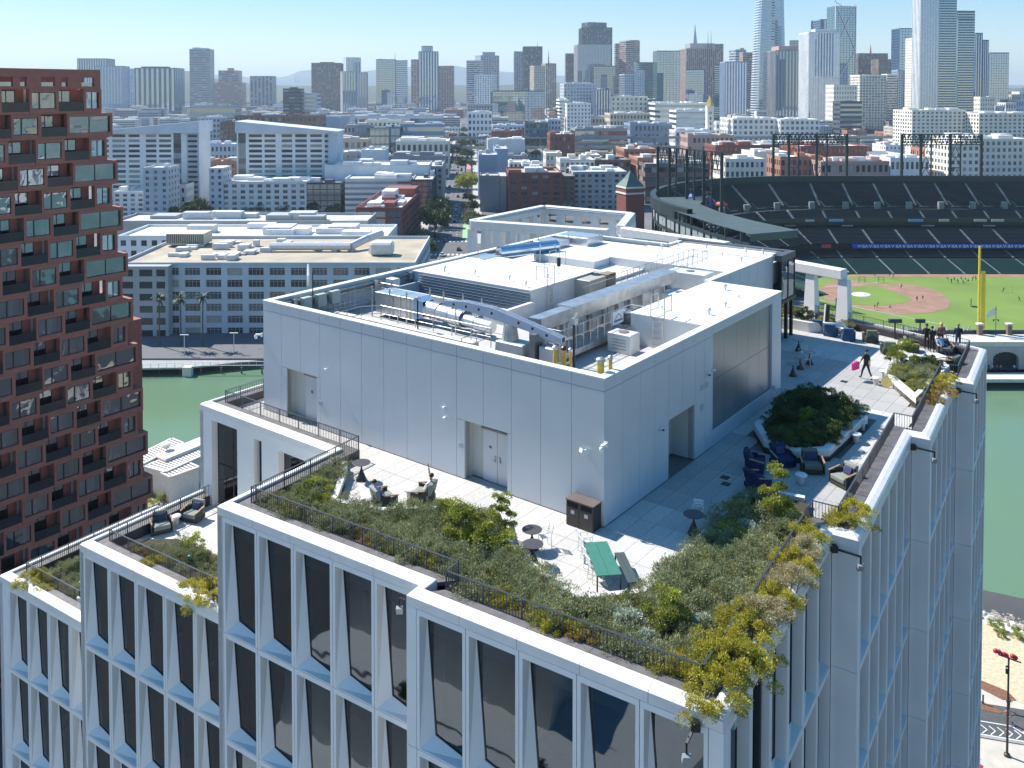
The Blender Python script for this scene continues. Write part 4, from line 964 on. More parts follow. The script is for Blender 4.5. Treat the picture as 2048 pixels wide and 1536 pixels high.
OV = [  # plants that overhang the right edge and the ledges
 ('gold2', Bf(-8.2, 22.75, 54.45), 1.05, 'large yellow-green shrub hanging over the front right corner of the tower'),
 ('gold2', Bf(-7.95, 24.0, 54.6), 1.15, 'second overhanging shrub back from the front right corner'),
 ('gold2', Bf(-8.15, 25.3, 54.5), 1.15, 'third and bulkiest overhanging shrub of the right edge'),
 ('gold', Bf(-8.6, 24.5, 54.6), 1.1, 'dense shrub on the inner side of the corner railing'),
 ('dry', Bf(-8.1, 26.6, 54.6), 1.1, 'pale dry shrub between the overhanging green ones'),
 ('gold2', Bf(-8.1, 27.8, 54.5), .95, 'overhanging green shrub past the pale dry one'),
 ('gold', Bf(-8.7, 26.2, 54.6), 1.0, 'green shrub against the middle of the right railing'),
 ('dry', Bf(-7.95, 29.1, 54.5), 1.05, 'pinkish dry shrub hanging over the right edge'),
 ('gold2', Bf(-8.15, 30.4, 54.5), .9, 'yellowish overhanging shrub before the first step of the edge'),
 ('dry', Bf(-8.1, 31.4, 54.5), .95, 'straw-coloured overhanging shrub near the first step of the edge'),
 ('gold', Bf(-8.2, 32.6, 54.5), .95, 'last overhanging shrub before the step of the right edge'),
 ('gold2', Bf(-7.3, 35.3, 54.5), .9, 'yellow-green shrub bulging outside the railing below the sunlit armchair'),
 ('gold', Bf(-7.6, 34.6, 54.5), .7, 'green plant in the small notch of the railing'),
 ('rust', Bf(-6.3, 52.6, 54.5), 1.0, 'rusty green shrub outside the far right railing'),
 ('gold', Bf(-6.4, 54.4, 54.5), .95, 'golden plant outside the railing at the last notch'),
 ('rust', Bf(-6.6, 51.2, 54.4), .8, 'small trailing plant low on the far right ledge'),
 ('gold2', Bf(-30.6, 23.9, 49.6), 1.05, 'big yellow-green shrub hanging over the edge of the middle terrace'),
 ('gold2', Bf(-31.6, 23.7, 49.5), .8, 'trailing shrub beside the big one on the middle terrace edge'),
 ('gold', Bf(-29.7, 23.9, 49.5), .8, 'yellow shrub tucked against the second block on the middle terrace'),
 ('gold', Bf(-34.9, 24.1, 49.45), .75, 'small golden shrub in the left part of the middle terrace'),
 ('gold2', Bf(-45.8, 24.3, 45.2), .95, 'golden shrub spilling over the lowest terrace edge'),
 ('gold', Bf(-44.4, 24.3, 45.1), .7, 'low orange-green plant beside the golden one on the lowest terrace'),
 ('lime', Bf(-43.2, 27.6, 44.9), 1.05, 'tall feathery lime-green bush on the lowest terrace'),
 ('lime', Bf(-42.2, 26.9, 44.9), .8, 'smaller lime bush in front of the tall feathery one'),
 ('sage1', Bf(-41.6, 25.8, 45.0), 1.0, 'grey-green mound against the next block on the lowest terrace'),
 ('sage2', Bf(-43.0, 25.3, 45.0), .9, 'grey-green mound in the middle of the lowest terrace'),
 ('dark1', Bf(-45.3, 26.6, 44.9), .6, 'small dark shrub near the left rail of the lowest terrace'),
 ('sage2', Bf(-40.6, 24.9, 45.0), .8, 'sage mound at the right end of the lowest terrace'),
 ('lime', Bf(-35.0, 26.3, 49.2), .62, 'feathery green tuft beside the armchair on the middle terrace'),
 ('dark1', Bf(-33.4, 25.6, 49.25), .75, 'dark green rounded plant on the middle terrace'),
 ('sage1', Bf(-31.3, 25.5, 49.35), 1.1, 'wide sage mound in the right half of the middle terrace'),
 ('sage2', Bf(-29.9, 25.2, 49.35), .9, 'sage mound at the right end of the middle terrace'),
 ('rust', Bf(-36.4, 24.4, 49.4), .7, 'sparse reddish plant near the left corner of the middle terrace'),
 ('dark2', Pf(-2.6, 13.0, 54.5), 1.0, 'dark shrub at the near left of the big shaded planter'),
 ('dark1', Pf(-3.7, 11.9, 54.5), 1.0, 'dark shrub at the near point of the big shaded planter'),
 ('dark2', Pf(-3.0, 15.4, 54.5), 1.25, 'tallest dark shrub in the middle of the big shaded planter'),
 ('dark1', Pf(-4.1, 13.4, 54.5), 1.05, 'dark shrub on the right rim of the big shaded planter'),
 ('dark2', Pf(-4.1, 16.2, 54.5), 1.05, 'dark shrub at the far right of the big shaded planter'),
 ('dark1', Pf(-2.0, 16.6, 54.5), .95, 'dark shrub at the far left of the big shaded planter'),
 ('dark1', Pf(-2.1, 14.2, 54.5), .95, 'dark shrub by the left rim of the big shaded planter'),
 ('pitt1', Pf(-3.2, 14.0, 54.8), .6, 'speckled bright-leaved shrub inside the big shaded planter'),
 ('pitt2', Pf(-4.4, 27.4, 54.4), 1.05, 'tall sparse tree-like shrub in the back planter'),
 ('sage1', Pf(-5.2, 26.6, 54.4), 1.0, 'sage mound in the middle of the back planter'),
 ('dark1', Pf(-5.9, 27.9, 54.4), .8, 'blue-green mound at the back of the back planter'),
 ('mix', Pf(-5.0, 25.0, 54.4), .95, 'light green mound at the front of the back planter'),
 ('sage2', Pf(-6.0, 25.3, 54.4), .9, 'pale mound by the railing in the back planter'),
 ('mix', Pf(-6.1, 23.5, 54.4), .75, 'low yellow-green plant in the pointed end of the back planter'),
 ('dark2', Pf(4.0, 34.6, 54.2), 1.0, 'bushy shrub behind the glazed corner of the penthouse'), ('pitt2', Pf(5.4, 33.9, 54.2), 1.1, 'yellowing tall shrub right beside the glazed corner'),
 ('pitt1', Pf(2.6, 34.8, 54.2), .7, 'low shrub between the white portal legs'), ('sage1', Pf(1.3, 35.4, 54.2), .7, 'spiky grass tuft beside the portal leg'),
]
for k, u, v, z, s, lb in SH: shrub(k, at(u, v, z=z), s, lb)
for k, p, s, lb in OV: shrub(k, p, s, lb)
# low ground cover filling the beds: clumps too many to tell apart
def cover(name, poly, z, n, kinds, smin, smax, seed, hard=None):
    """sage mounds packed over a bed; one object built from a few mound meshes"""
    rg = random.Random(seed); xs = [p[0] for p in poly]; ys = [p[1] for p in poly]; vs = []; lv = []; k = 0
    parts = []
    for kk in kinds: 
        me = sm(kk); a = np.empty(len(me.vertices) * 3, np.float32); me.vertices.foreach_get('co', a); b = np.empty(len(me.vertices), np.float32); me.attributes['lv'].data.foreach_get('value', b); parts.append((a.reshape(-1, 3), b))
    while k < n:
        x, y = rg.uniform(min(xs), max(xs)), rg.uniform(min(ys), max(ys))
        if not inpoly(x, y, poly): continue
        if not all(inpoly(x + dx, y + dy, poly) for dx, dy in ((.4, 0), (-.4, 0), (0, .4), (0, -.4))): continue
        a, b = parts[rg.randrange(len(parts))]; t = rg.uniform(0, 6.28); s = rg.uniform(smin, smax); c_, s_ = math.cos(t) * s, math.sin(t) * s
        half = (len(a) // 4) * 4; sel = np.arange(half).reshape(-1, 4)[::2].ravel()
        a, b = a[sel], b[sel]
        vs.append(np.stack([a[:, 0] * c_ - a[:, 1] * s_ + x, a[:, 0] * s_ + a[:, 1] * c_ + y, a[:, 2] * s * rg.uniform(.7, 1.5) + z], 1)); lv.append(np.clip(b + rg.uniform(-.2, .2), 0, 1)); k += 1
    V = np.vstack(vs); nf = len(V) // 4; me = bpy.data.meshes.new(name); me.vertices.add(len(V)); me.vertices.foreach_set('co', V.astype(np.float32).ravel())
    me.loops.add(nf * 4); me.loops.foreach_set('vertex_index', np.arange(nf * 4)); me.polygons.add(nf); me.polygons.foreach_set('loop_start', np.arange(nf) * 4); me.update(calc_edges=True)
    at_ = me.attributes.new('lv', 'FLOAT', 'POINT'); at_.data.foreach_set('value', np.concatenate(lv).astype(np.float32)); me.materials.append(sm(kinds[0]).materials[0]); me.update()
    o = put(me, name); tag(o, label=None, kind='stuff'); return o
cover('ground_cover', bedA, 54.25, 240, ['sage1', 'sage2'], .8, 1.3, 5)
cover('ground_cover', bedA, 54.2, 60, ['gold', 'mix'], .6, 1.05, 8)
cover('ground_cover', bigp, 54.5, 40, ['dark1'], .8, 1.3, 6)
cover('ground_cover', backp, 54.45, 20, ['sage1', 'sage2'], .6, 1.0, 7)
cover('ground_cover', [tuple(Bf(a, b)[:2]) for a, b in ((-38, 24.0), (-28.9, 24.0), (-28.9, 26.6), (-36.4, 26.6))], 49.35, 22, ['sage1', 'sage2'], .7, 1.0, 9)
cover('ground_cover', [tuple(Bf(a, b)[:2]) for a, b in ((-46.8, 24.6), (-39.2, 24.6), (-39.2, 31), (-46.8, 31))], 44.95, 30, ['sage1', 'sage2'], .7, 1.0, 10)
# ================================================================ furniture on the terraces
ZF = 54.0
def toward(pos, u, v, z=54.0):
    t = at(u, v, z=z); return math.atan2(t.y - pos.y, t.x - pos.x)
CH = {}
def armchair_parts(kind):
    if kind in CH: return CH[kind]
    shell_c = {'green': (.035, .045, .032), 'navy': (.012, .022, .085), 'grey': (.04, .045, .04), 'blue': (.03, .075, .17)}[kind]
    cush_c = {'green': (.13, .15, .12), 'navy': (.012, .02, .07), 'grey': (.24, .25, .22), 'blue': (.035, .09, .19)}[kind]
    SHL = mat('shell_' + kind, shell_c, .7, var=.2, scale=40, bump=.3, bscale=60); CU = mat('cushion_' + kind, cush_c, .85, var=.06, scale=5, bump=.1, bscale=40)
    WD = mat('arm_wood', (.36, .22, .13), .5, var=.1)
    out = []
    m = M(); n = 9; prof = []                          # curved back shell, front faces +x
    for i in range(n):
        a = R(80 + 200 * i / (n - 1)); prof.append((.05 + .43 * math.cos(a), .44 * math.sin(a)))
    for i in range(n - 1):
        (xa, ya), (xb, yb) = prof[i], prof[i + 1]; h = .74 if 2 <= i <= 5 else .60
        h2 = h; k = .86
        m.raw([(xa, ya, .04), (xb, yb, .04), (xb, yb, h2), (xa, ya, h2), (xa * k + .01, ya * k, .04), (xb * k + .01, yb * k, .04), (xb * k + .01, yb * k, h2), (xa * k + .01, ya * k, h2)], [(1, 0, 3, 2), (4, 5, 6, 7), (3, 7, 6, 2), (0, 3, 7, 4), (1, 5, 6, 2)])
    m.box(-.3, .40, -.38, .38, .04, .22)
    for s in (-1, 1): m.box(.02, .42, s * .44 - .02, s * .44 + .02, .04, .50)
    out.append(('shell', m.mesh('shell', SHL)))
    m = M(); m.box(-.26, .44, -.36, .36, .22, .42); out.append(('seat_cushion', m.mesh('seat_cushion', CU, bevel=.06, seg=3)))
    m = M(); T = Matrix.Translation((-.24, 0, .40)) @ Matrix.Rotation(R(-14), 4, 'Y'); m.box(-.09, .09, -.32, .32, 0, .44, 0, T); out.append(('back_cushion', m.mesh('back_cushion', CU, bevel=.06, seg=3)))
    m = M(); T = Matrix.Translation((-.09, .02, .42)) @ Matrix.Rotation(R(-22), 4, 'Y'); m.box(-.06, .06, -.20, .20, 0, .32, 0, T); out.append(('pillow', m.mesh('pillow', mat('pillow_grey', (.30, .32, .33) if kind != 'navy' else (.03, .04, .1), .8), bevel=.05, seg=3)))
    for s in (-1, 1):
        m = M(); m.raw([(-.16, s * .44 - .03, .60), (.43, s * .44 - .03, .50), (.43, s * .44 + .03, .50), (-.16, s * .44 + .03, .60), (-.16, s * .44 - .03, .64), (.45, s * .44 - .03, .54), (.45, s * .44 + .03, .54), (-.16, s * .44 + .03, .64)],
              [(3, 2, 1, 0), (4, 5, 6, 7), (0, 1, 5, 4), (1, 2, 6, 5), (2, 3, 7, 6), (3, 0, 4, 7)]); out.append(('armrest', m.mesh('armrest', WD)))
    CH[kind] = out; return out
def armchair(kind, pos, ang, label, group=None, s=1.08):
    t = thing('armchair', label, 'armchair', pos, R(ang), group, s)
    for n, me in armchair_parts(kind): put(me, n, t)
    return t
STW = mat('stool_white', (.68, .67, .64), .5, var=.04)
m = M(); m.lathe([(.12, 0), (.14, .02), (.15, .30), (.17, .36)], 16); st_b = m.mesh('stool_base', STW, True); m = M(); m.lathe([(.22, .36), (.26, .38), (.265, .42), (.24, .445), (.0, .45)], 20); st_t = m.mesh('stool_top', STW, True)
def stool(pos, label, s=1.):
    t = thing('side_table', label, 'side table', pos, 0, None, s); put(st_b, 'base', t); put(st_t, 'top', t); return t
BT = mat('table_black', (.045, .042, .045), .45, .2, var=.1)
m = M(); m.lathe([(.22, 0), (.23, .02), (.17, .14), (.06, .42), (.035, .50), (.035, .72)], 18); bt_b = m.mesh('pedestal', BT, True)
m = M(); m.lathe([(.36, .72), (.375, .73), (.375, .745), (.36, .75), (.0, .751)], 28); bt_t = m.mesh('table_top', mat('table_top_dark', (.075, .07, .078), .4, .1, var=.08, scale=6), False); bt_g = None
def bar_table(pos, label, s=1., top=None):
    t = thing('round_table', label, 'table', pos, 0, None, s); put(bt_b, 'pedestal', t); put(top or bt_t, 'table_top', t); return t
CW = mat('cafe_white', (.70, .70, .70), .4, .2); CF = []
m = M()
for x, y, x2, y2 in ((-.2, -.2, -.17, -.17), (-.2, .2, -.17, .17), (.22, -.2, .18, -.18), (.22, .2, .18, .18)): m.tube((x, y, 0), (x2, y2, .44), .013, 6)
for s in (-.18, .18): m.tube((-.17, s, .44), (-.28, s, .86), .013, 6); m.path([(.18, s * 1.15, .44), (.2, s * 1.25, .62), (-.2, s * 1.2, .66)], .011)
m.tube((-.28, -.18, .86), (-.28, .18, .86), .013, 6); CF.append(('frame', m.mesh('frame', CW)))
m = M()
for k in range(7): m.box(-.18 + .055 * k, -.14 + .055 * k, -.19, .19, .445, .46)
for k in range(3): m.box(-.235 - .016 * k, -.225 - .016 * k, -.18, .18, .58 + .1 * k, .65 + .1 * k)
CF.append(('slat', m.mesh('slat', CW)))
def cafe_chair(pos, ang, label):
    t = thing('cafe_chair', label, 'chair', pos, R(ang), 'thin white slatted cafe chairs')
    for n, me in CF:
        o = put(me, n, t)
        if n == 'slat': o['kind'] = 'stuff'
    return t
P0 = lambda u, v, z=54.0: at(u, v, z=z)
# group beside the big shaded planter
armchair('navy', P0(1512, 978), 20, 'navy armchair with its back to the shaded walkway, nearest the tall rosette shrub')
armchair('navy', P0(1508, 940), -20, 'second navy armchair, in deep shade left of the big planter')
armchair('navy', P0(1562, 930), -75, 'navy armchair standing directly against the big planter kerb')
armchair('green', P0(1622, 942), -95, 'green armchair in shade with a grey pillow, right of the navy ones')
armchair('grey', P0(1690, 970), 205, 'sunlit grey-green armchair with a pillow near the right railing')
stool(P0(1602, 968), 'white side table between the green and the sunlit armchair')
# back of the terrace
armchair('blue', P0(1636, 662), 60, 'blue armchair half hidden behind the leaning black board')
armchair('blue', P0(1660, 671), 62, 'bright blue armchair seen from behind, left of the small white tables')
armchair('blue', P0(1696, 680), 75, 'bright blue armchair seen from behind, right of the small white tables')
armchair('green', P0(1742, 684), 80, 'dark olive armchair beside the back railing')
armchair('green', P0(1778, 708), 75, 'dark olive armchair standing alone near the edge of the shade')
armchair('green', P0(1822, 702), -20, 'olive armchair open to the right at the back railing')
armchair('grey', P0(1848, 738), 80, 'pale seat half hidden by the tree of the back planter')
armchair('green', P0(1903, 738), 130, 'dark armchair with its back to the right railing')
armchair('grey', P0(1888, 706), -100, 'armchair in which the person in light blue sits at the back corner')
stool(P0(1676, 666), 'small white side table between the two bright blue armchairs, left one'); stool(P0(1688, 668), 'small white side table between the two bright blue armchairs, right one')
t = thing('low_table', 'low white rectangular table among the olive armchairs', 'table', P0(1866, 724), R(20))
m = M(); m.box(-.75, .75, -.45, .45, .34, .40); m.build('table_top', STW, t, bevel=.02); m = M()
for x in (-.68, .68):
    for y in (-.38, .38): m.box(x - .02, x + .02, y - .02, y + .02, 0, .34)
m.build('leg_frame', DARKM, t)
stool(P0(1768, 755), 'white side table farther from the back planter kerb', .95); stool(P0(1752, 769), 'white side table close to the corner of the back planter', .95)
stool(P0(1712, 885), 'white side table nearest the camera beside the big planter'); stool(P0(1724, 860), 'white side table farther along the big planter')
# seated pair and their chairs
armchair('grey', P0(765, 1014), 35, 'grey armchair in which the person in pale violet lies back')
armchair('grey', P0(850, 1004), 165, 'grey armchair of the person with the raised arm')
stool(P0(820, 998), 'white side table between the two seated people'); stool(P0(733, 1018), 'white side table at the left of the pair, by the kerb')
bar_table(P0(723, 960), 'dark round table standing alone near the left railing', 1.05)
bar_table(P0(1066, 1128), 'nearer dark round table by the big planting', 1.); bar_table(P0(1064, 1098), 'farther of the two dark round tables by the big planting', 1.)
bar_table(P0(1387, 1068), 'dark round table in the shadow of the penthouse', 1.05)
TG = M(); TG.lathe([(.36, .72), (.375, .73), (.375, .745), (.36, .75), (.0, .751)], 28); tg = TG.mesh('table_top', mat('table_top_grey', (.14, .15, .17), .4))
bar_table(P0(1600, 738), 'pale round table in the far shade, closest to the wall', 1., tg); bar_table(P0(1619, 728), 'pale round table in the far shade, middle one', 1., tg); bar_table(P0(1586, 752), 'pale round table in the far shade, nearest one', 1., tg); bar_table(P0(1597, 702), 'pale round table in the far shade, farthest one', 1., tg)
cafe_chair(P0(1090, 1095), 200, 'white cafe chair by the two dark tables'); cafe_chair(P0(1395, 1048), 250, 'white cafe chair behind the shaded dark table')
cafe_chair(P0(1176, 1120), 20, 'white cafe chair at the far left side of the green table'); cafe_chair(P0(1182, 1140), 20, 'white cafe chair at the middle left side of the green table'); cafe_chair(P0(1190, 1160), 20, 'white cafe chair at the near left side of the green table'); cafe_chair(P0(1170, 1104), 20, 'white cafe chair beyond the far end of the green table')
cafe_chair(P0(1614, 733), 160, 'white cafe chair facing the pale tables in the far shade'); cafe_chair(P0(1606, 718), 230, 'white cafe chair behind the pale tables in the far shade')
cafe_chair(P0(1552, 800), 30, 'white cafe chair stacked against the far corner of the penthouse'); cafe_chair(P0(1561, 806), 70, 'white cafe chair lying in the heap at the penthouse corner')
# green table and bench
GT = mat('table_green', (.055, .20, .15), .45, .1, var=.06, scale=3)
a, b, c, d = [at(u, v, z=54.75) for u, v in ((1166.6, 1085), (1214, 1082), (1245, 1149), (1192, 1151))]
ctr = (a + b + c + d) / 4; ln = ((d + c) / 2 - (a + b) / 2); rz = math.atan2(ln.y, ln.x)
def slat_table(label, cat, ctr, L_, Wd, H, mt, name):
    t = thing(name, label, cat, (ctr.x, ctr.y, 54.0), rz); g = .006
    for s in (0, 1): m = M(); y0 = -Wd / 2 + s * Wd / 2; m.box(-L_ / 2, L_ / 2, y0 + g, y0 + Wd / 2 - g, H - .03, H); m.build('top_board', mt, t, bevel=.004)
    for x in (-L_ / 2 + .04, L_ / 2 - .04):
        for y in (-Wd / 2 + .04, Wd / 2 - .04): m = M(); m.box(x - .025, x + .025, y - .025, y + .025, 0, H - .03); m.build('leg', mat('leg_dark_green', (.02, .045, .04), .4), t)
    m = M(); m.box(-L_ / 2 + .05, L_ / 2 - .05, -.02, .02, H - .09, H - .031); m.build('under_rail', mat('leg_dark_green'), t); return t
slat_table('long green metal table of two boards beside the front kerb', 'table', ctr, 2.2, .88, .75, GT, 'long_table')
e = Vector((math.cos(rz), math.sin(rz), 0)); nrm = Vector((-e.y, e.x, 0))
slat_table('low dark green bench along the right side of the green table', 'bench', ctr + nrm * .82 + e * .15, 1.95, .38, .46, mat('bench_green', (.06, .085, .085), .5), 'bench')
# twin litter bin
t = thing('litter_bin', 'tall dark brown double litter bin against the penthouse corner', 'litter bin', Pf(.72, -.34, 54.0), RP)
BR = mat('bin_brown', (.055, .047, .045), .45, .3, var=.1)
m = M(); m.box(-.62, .62, -.3, .3, 0, 1.0); m.build('cabinet', BR, t, bevel=.01); m = M(); m.box(-.64, .64, -.32, .32, 1.0, 1.04); m.build('lid', mat('bin_lid', (.17, .13, .12), .5, .2), t)
for s in (-.31, .31):
    m = M(); m.box(s - .28, s + .28, -.312, -.302, .05, .72); dd = m.build('door', BR, t); m = M(); m.box(s - .08, s + .08, -.318, -.313, .5, .64); m.build('label_plate', mat('bin_label', (.5, .5, .48), .5), dd)
    m = M(); m.box(s - .25, s + .25, -.312, -.302, .76, .95); m.build('opening', mat('bin_hole', (.005, .005, .006), .9), t)
# bollard lights with green domes
GD = mat('bollard_green', (.022, .06, .045), .4, .2)
m = M(); m.lathe([(.15, 0), (.15, .28), (.13, .46), (.09, .48)], 16); bb1 = m.mesh('post', GD, True); m = M(); m.lathe([(.10, .48), (.135, .50), (.12, .58), (.06, .63), (0, .64)], 16); bb2 = m.mesh('dome', mat('bollard_dome', (.07, .17, .12), .35, .2), True)
for u, v, z, lb in ((1001, 1128, 54.25, 'green domed bollard lamp left of the two dark tables'), (1062, 1185, 54.25, 'green domed bollard lamp in front of the two dark tables'), (1254, 1205, 54.25, 'green domed bollard lamp below the green table'), (1412, 1118, 54.25, 'green domed bollard lamp at the shade edge of the right bed'), (1850, 722, 54.5, 'green domed bollard lamp at the back of the rear planter'), (1850, 790, 54.5, 'green domed bollard lamp in the near end of the rear planter'), (796, 1030, 54.25, 'grey domed bollard lamp below the seated person in violet'), (379, 1130, 49.4, 'green domed bollard lamp on the middle terrace'), (281, 1105, 49.3, 'green domed bollard lamp near the rail of the middle terrace'), (160, 1180, 45.0, 'green domed bollard lamp on the lowest terrace')):
    t = thing('bollard_lamp', lb, 'bollard light', at(u, v, z=z), 0, None, .72); put(bb1, 'post', t); put(bb2, 'dome', t)
# middle left terrace
armchair('grey', at(322, 1062, z=49.2), -60, 'grey armchair turned away at the left rail of the middle terrace'); armchair('grey', at(389, 1038, z=49.2), -110, 'grey armchair facing the camera on the middle terrace')
stool(at(352, 1048, z=49.2), 'white side table between the two armchairs of the middle terrace', 1.); stool(at(343, 1052, z=49.2), 'low white side table left of the first on the middle terrace', .9)
# wall fittings
WF = mat('fitting_white', (.72, .74, .72), .4)
def fitting(label, cat, p, q, z, rz, build, name):
    t = thing(name, label, cat, Pf(p, q, z), rz, None, .7); build(t); return t
def dome_cam(t):
    m = M(); m.box(-.09, .09, -.5, 0, -.05, .05); m.box(-.12, .12, -.06, .0, -.16, .12); m.build('arm', WF, t); m = M(); m.lathe([(.02, -.34), (.10, -.30), (.13, -.18), (.11, -.06), (.05, -.02)], 14, 0, (0, -.48, 0)); m.build('camera_head', WF, t, smooth=True)
def twin(t):
    m = M(); m.box(-.05, .05, -.09, 0, -.05, .05); m.build('mount', WF, t)
    for s in (-1, 1):
        m = M(); T = Matrix.Translation((s * .2, -.16, 0)) @ Matrix.Rotation(R(25 * s), 4, 'Z') @ Matrix.Rotation(R(-20), 4, 'X'); m.box(-.14, .14, -.03, .03, -.11, .11, 0, T); m.build('flood_head', WF, t)
def small(t):
    m = M(); m.tube((0, 0, 0), (0, -.1, 0), .05, 8); m.build('mount', WF, t); m = M(); m.box(-.1, .1, -.24, -.1, -.07, .07); m.build('lamp_head', WF, t, bevel=.02)
def bullet(t):
    m = M(); m.tube((0, 0, 0), (0, -.16, 0), .04, 8); m.tube((0, -.16, 0), (.05, -.22, .12), .035, 8); m.build('mount', WF, t); m = M(); m.tube((-.12, -.3, .0), (.1, -.12, -.08), .07, 10); m.build('lamp_head', mat('lamp_dark', (.06, .08, .12), .4), t)
fitting('white dome camera on a stub arm at the near penthouse corner', 'security camera', -.1, -.02, 57.35, RP, dome_cam, 'security_camera')
fitting('white dome camera sticking out of the left end of the penthouse', 'security camera', 21.3, -.02, 58.0, RP - R(60), dome_cam, 'security_camera')
fitting('white twin floodlight low on the wall near the corner', 'floodlight', .85, 0, 56.85, RP, twin, 'floodlight')
fitting('small white lamp beside the single door', 'wall lamp', 16.1, 0, 57.15, RP, small, 'wall_lamp')
fitting('small white lamp up on the wall left of the double door', 'wall lamp', 8.25, 0, 56.95, RP, small, 'wall_lamp')
fitting('small round lamp just below the one left of the double door', 'wall lamp', 8.2, 0, 56.5, RP, small, 'wall_lamp')
fitting('dark spotlight on the right wall near the open recess', 'spotlight', 0, 4.6, 56.5, RP + R(90), bullet, 'spotlight')
fitting('small white camera above the plate on the right wall', 'security camera', 0, 9.2, 57.7, RP + R(90), bullet, 'security_camera')
fitting('white lamp at the edge of the brushed metal screen', 'wall lamp', 0, 9.8, 57.75, RP + R(90), small, 'wall_lamp')
fitting('white box with a dark spout under the glazed corner', 'wall box', 3.4, 24.5, 56.0, RP + R(90), small, 'wall_box')
t = thing('wall_lamp', 'white lamp on the pier over the middle terrace', 'wall lamp', at(505, 948, Y=44.0), RP); small(t)
t = thing('leaning_board', 'tall thin black-and-white board leaning beside the blue armchairs', 'board', at(1650, 664, z=54.0), R(20)); t.rotation_euler = (R(-6), R(10), R(20))
m = M(); m.box(-.07, .25, .0, .12, 0, 1.9); m.build('dark_side', DARKM, t); m = M(); m.box(-.14, -.075, -.02, .10, 0, 1.92); m.build('white_side', STW, t, bevel=.01)
t = thing('caution_disc', 'round yellow board leaning on the back planter', 'board', at(1772, 776, z=54.0), R(-60)); t.rotation_euler = (R(-15), 0, R(-30))
m = M(); m.raw([(.3 * math.cos(2 * math.pi * i / 16), y, .32 + .3 * math.sin(2 * math.pi * i / 16)) for y in (0, .05) for i in range(16)], [tuple(range(16)), tuple(range(31, 15, -1))] + [(i, i + 16, (i + 1) % 16 + 16, (i + 1) % 16) for i in range(16)]); m.build('disc', mat('pale_yellow', (.62, .50, .18), .5, var=.15, scale=5), t)
for u, v, lb in ((1450, 955, 'dark square drain cover in the shaded paving'), (1452, 968, 'pale drain cover next to the dark one'), (1688, 763, 'narrow dark floor grille at the edge of the shade')):
    t = thing('drain_cover', lb, 'drain cover', at(u, v, z=54.006), RP); m = M(); m.box(-.18, .18, -.18, .18, 0, .012); m.build('plate', DARKM if 'dark' in lb else GREYP, t)

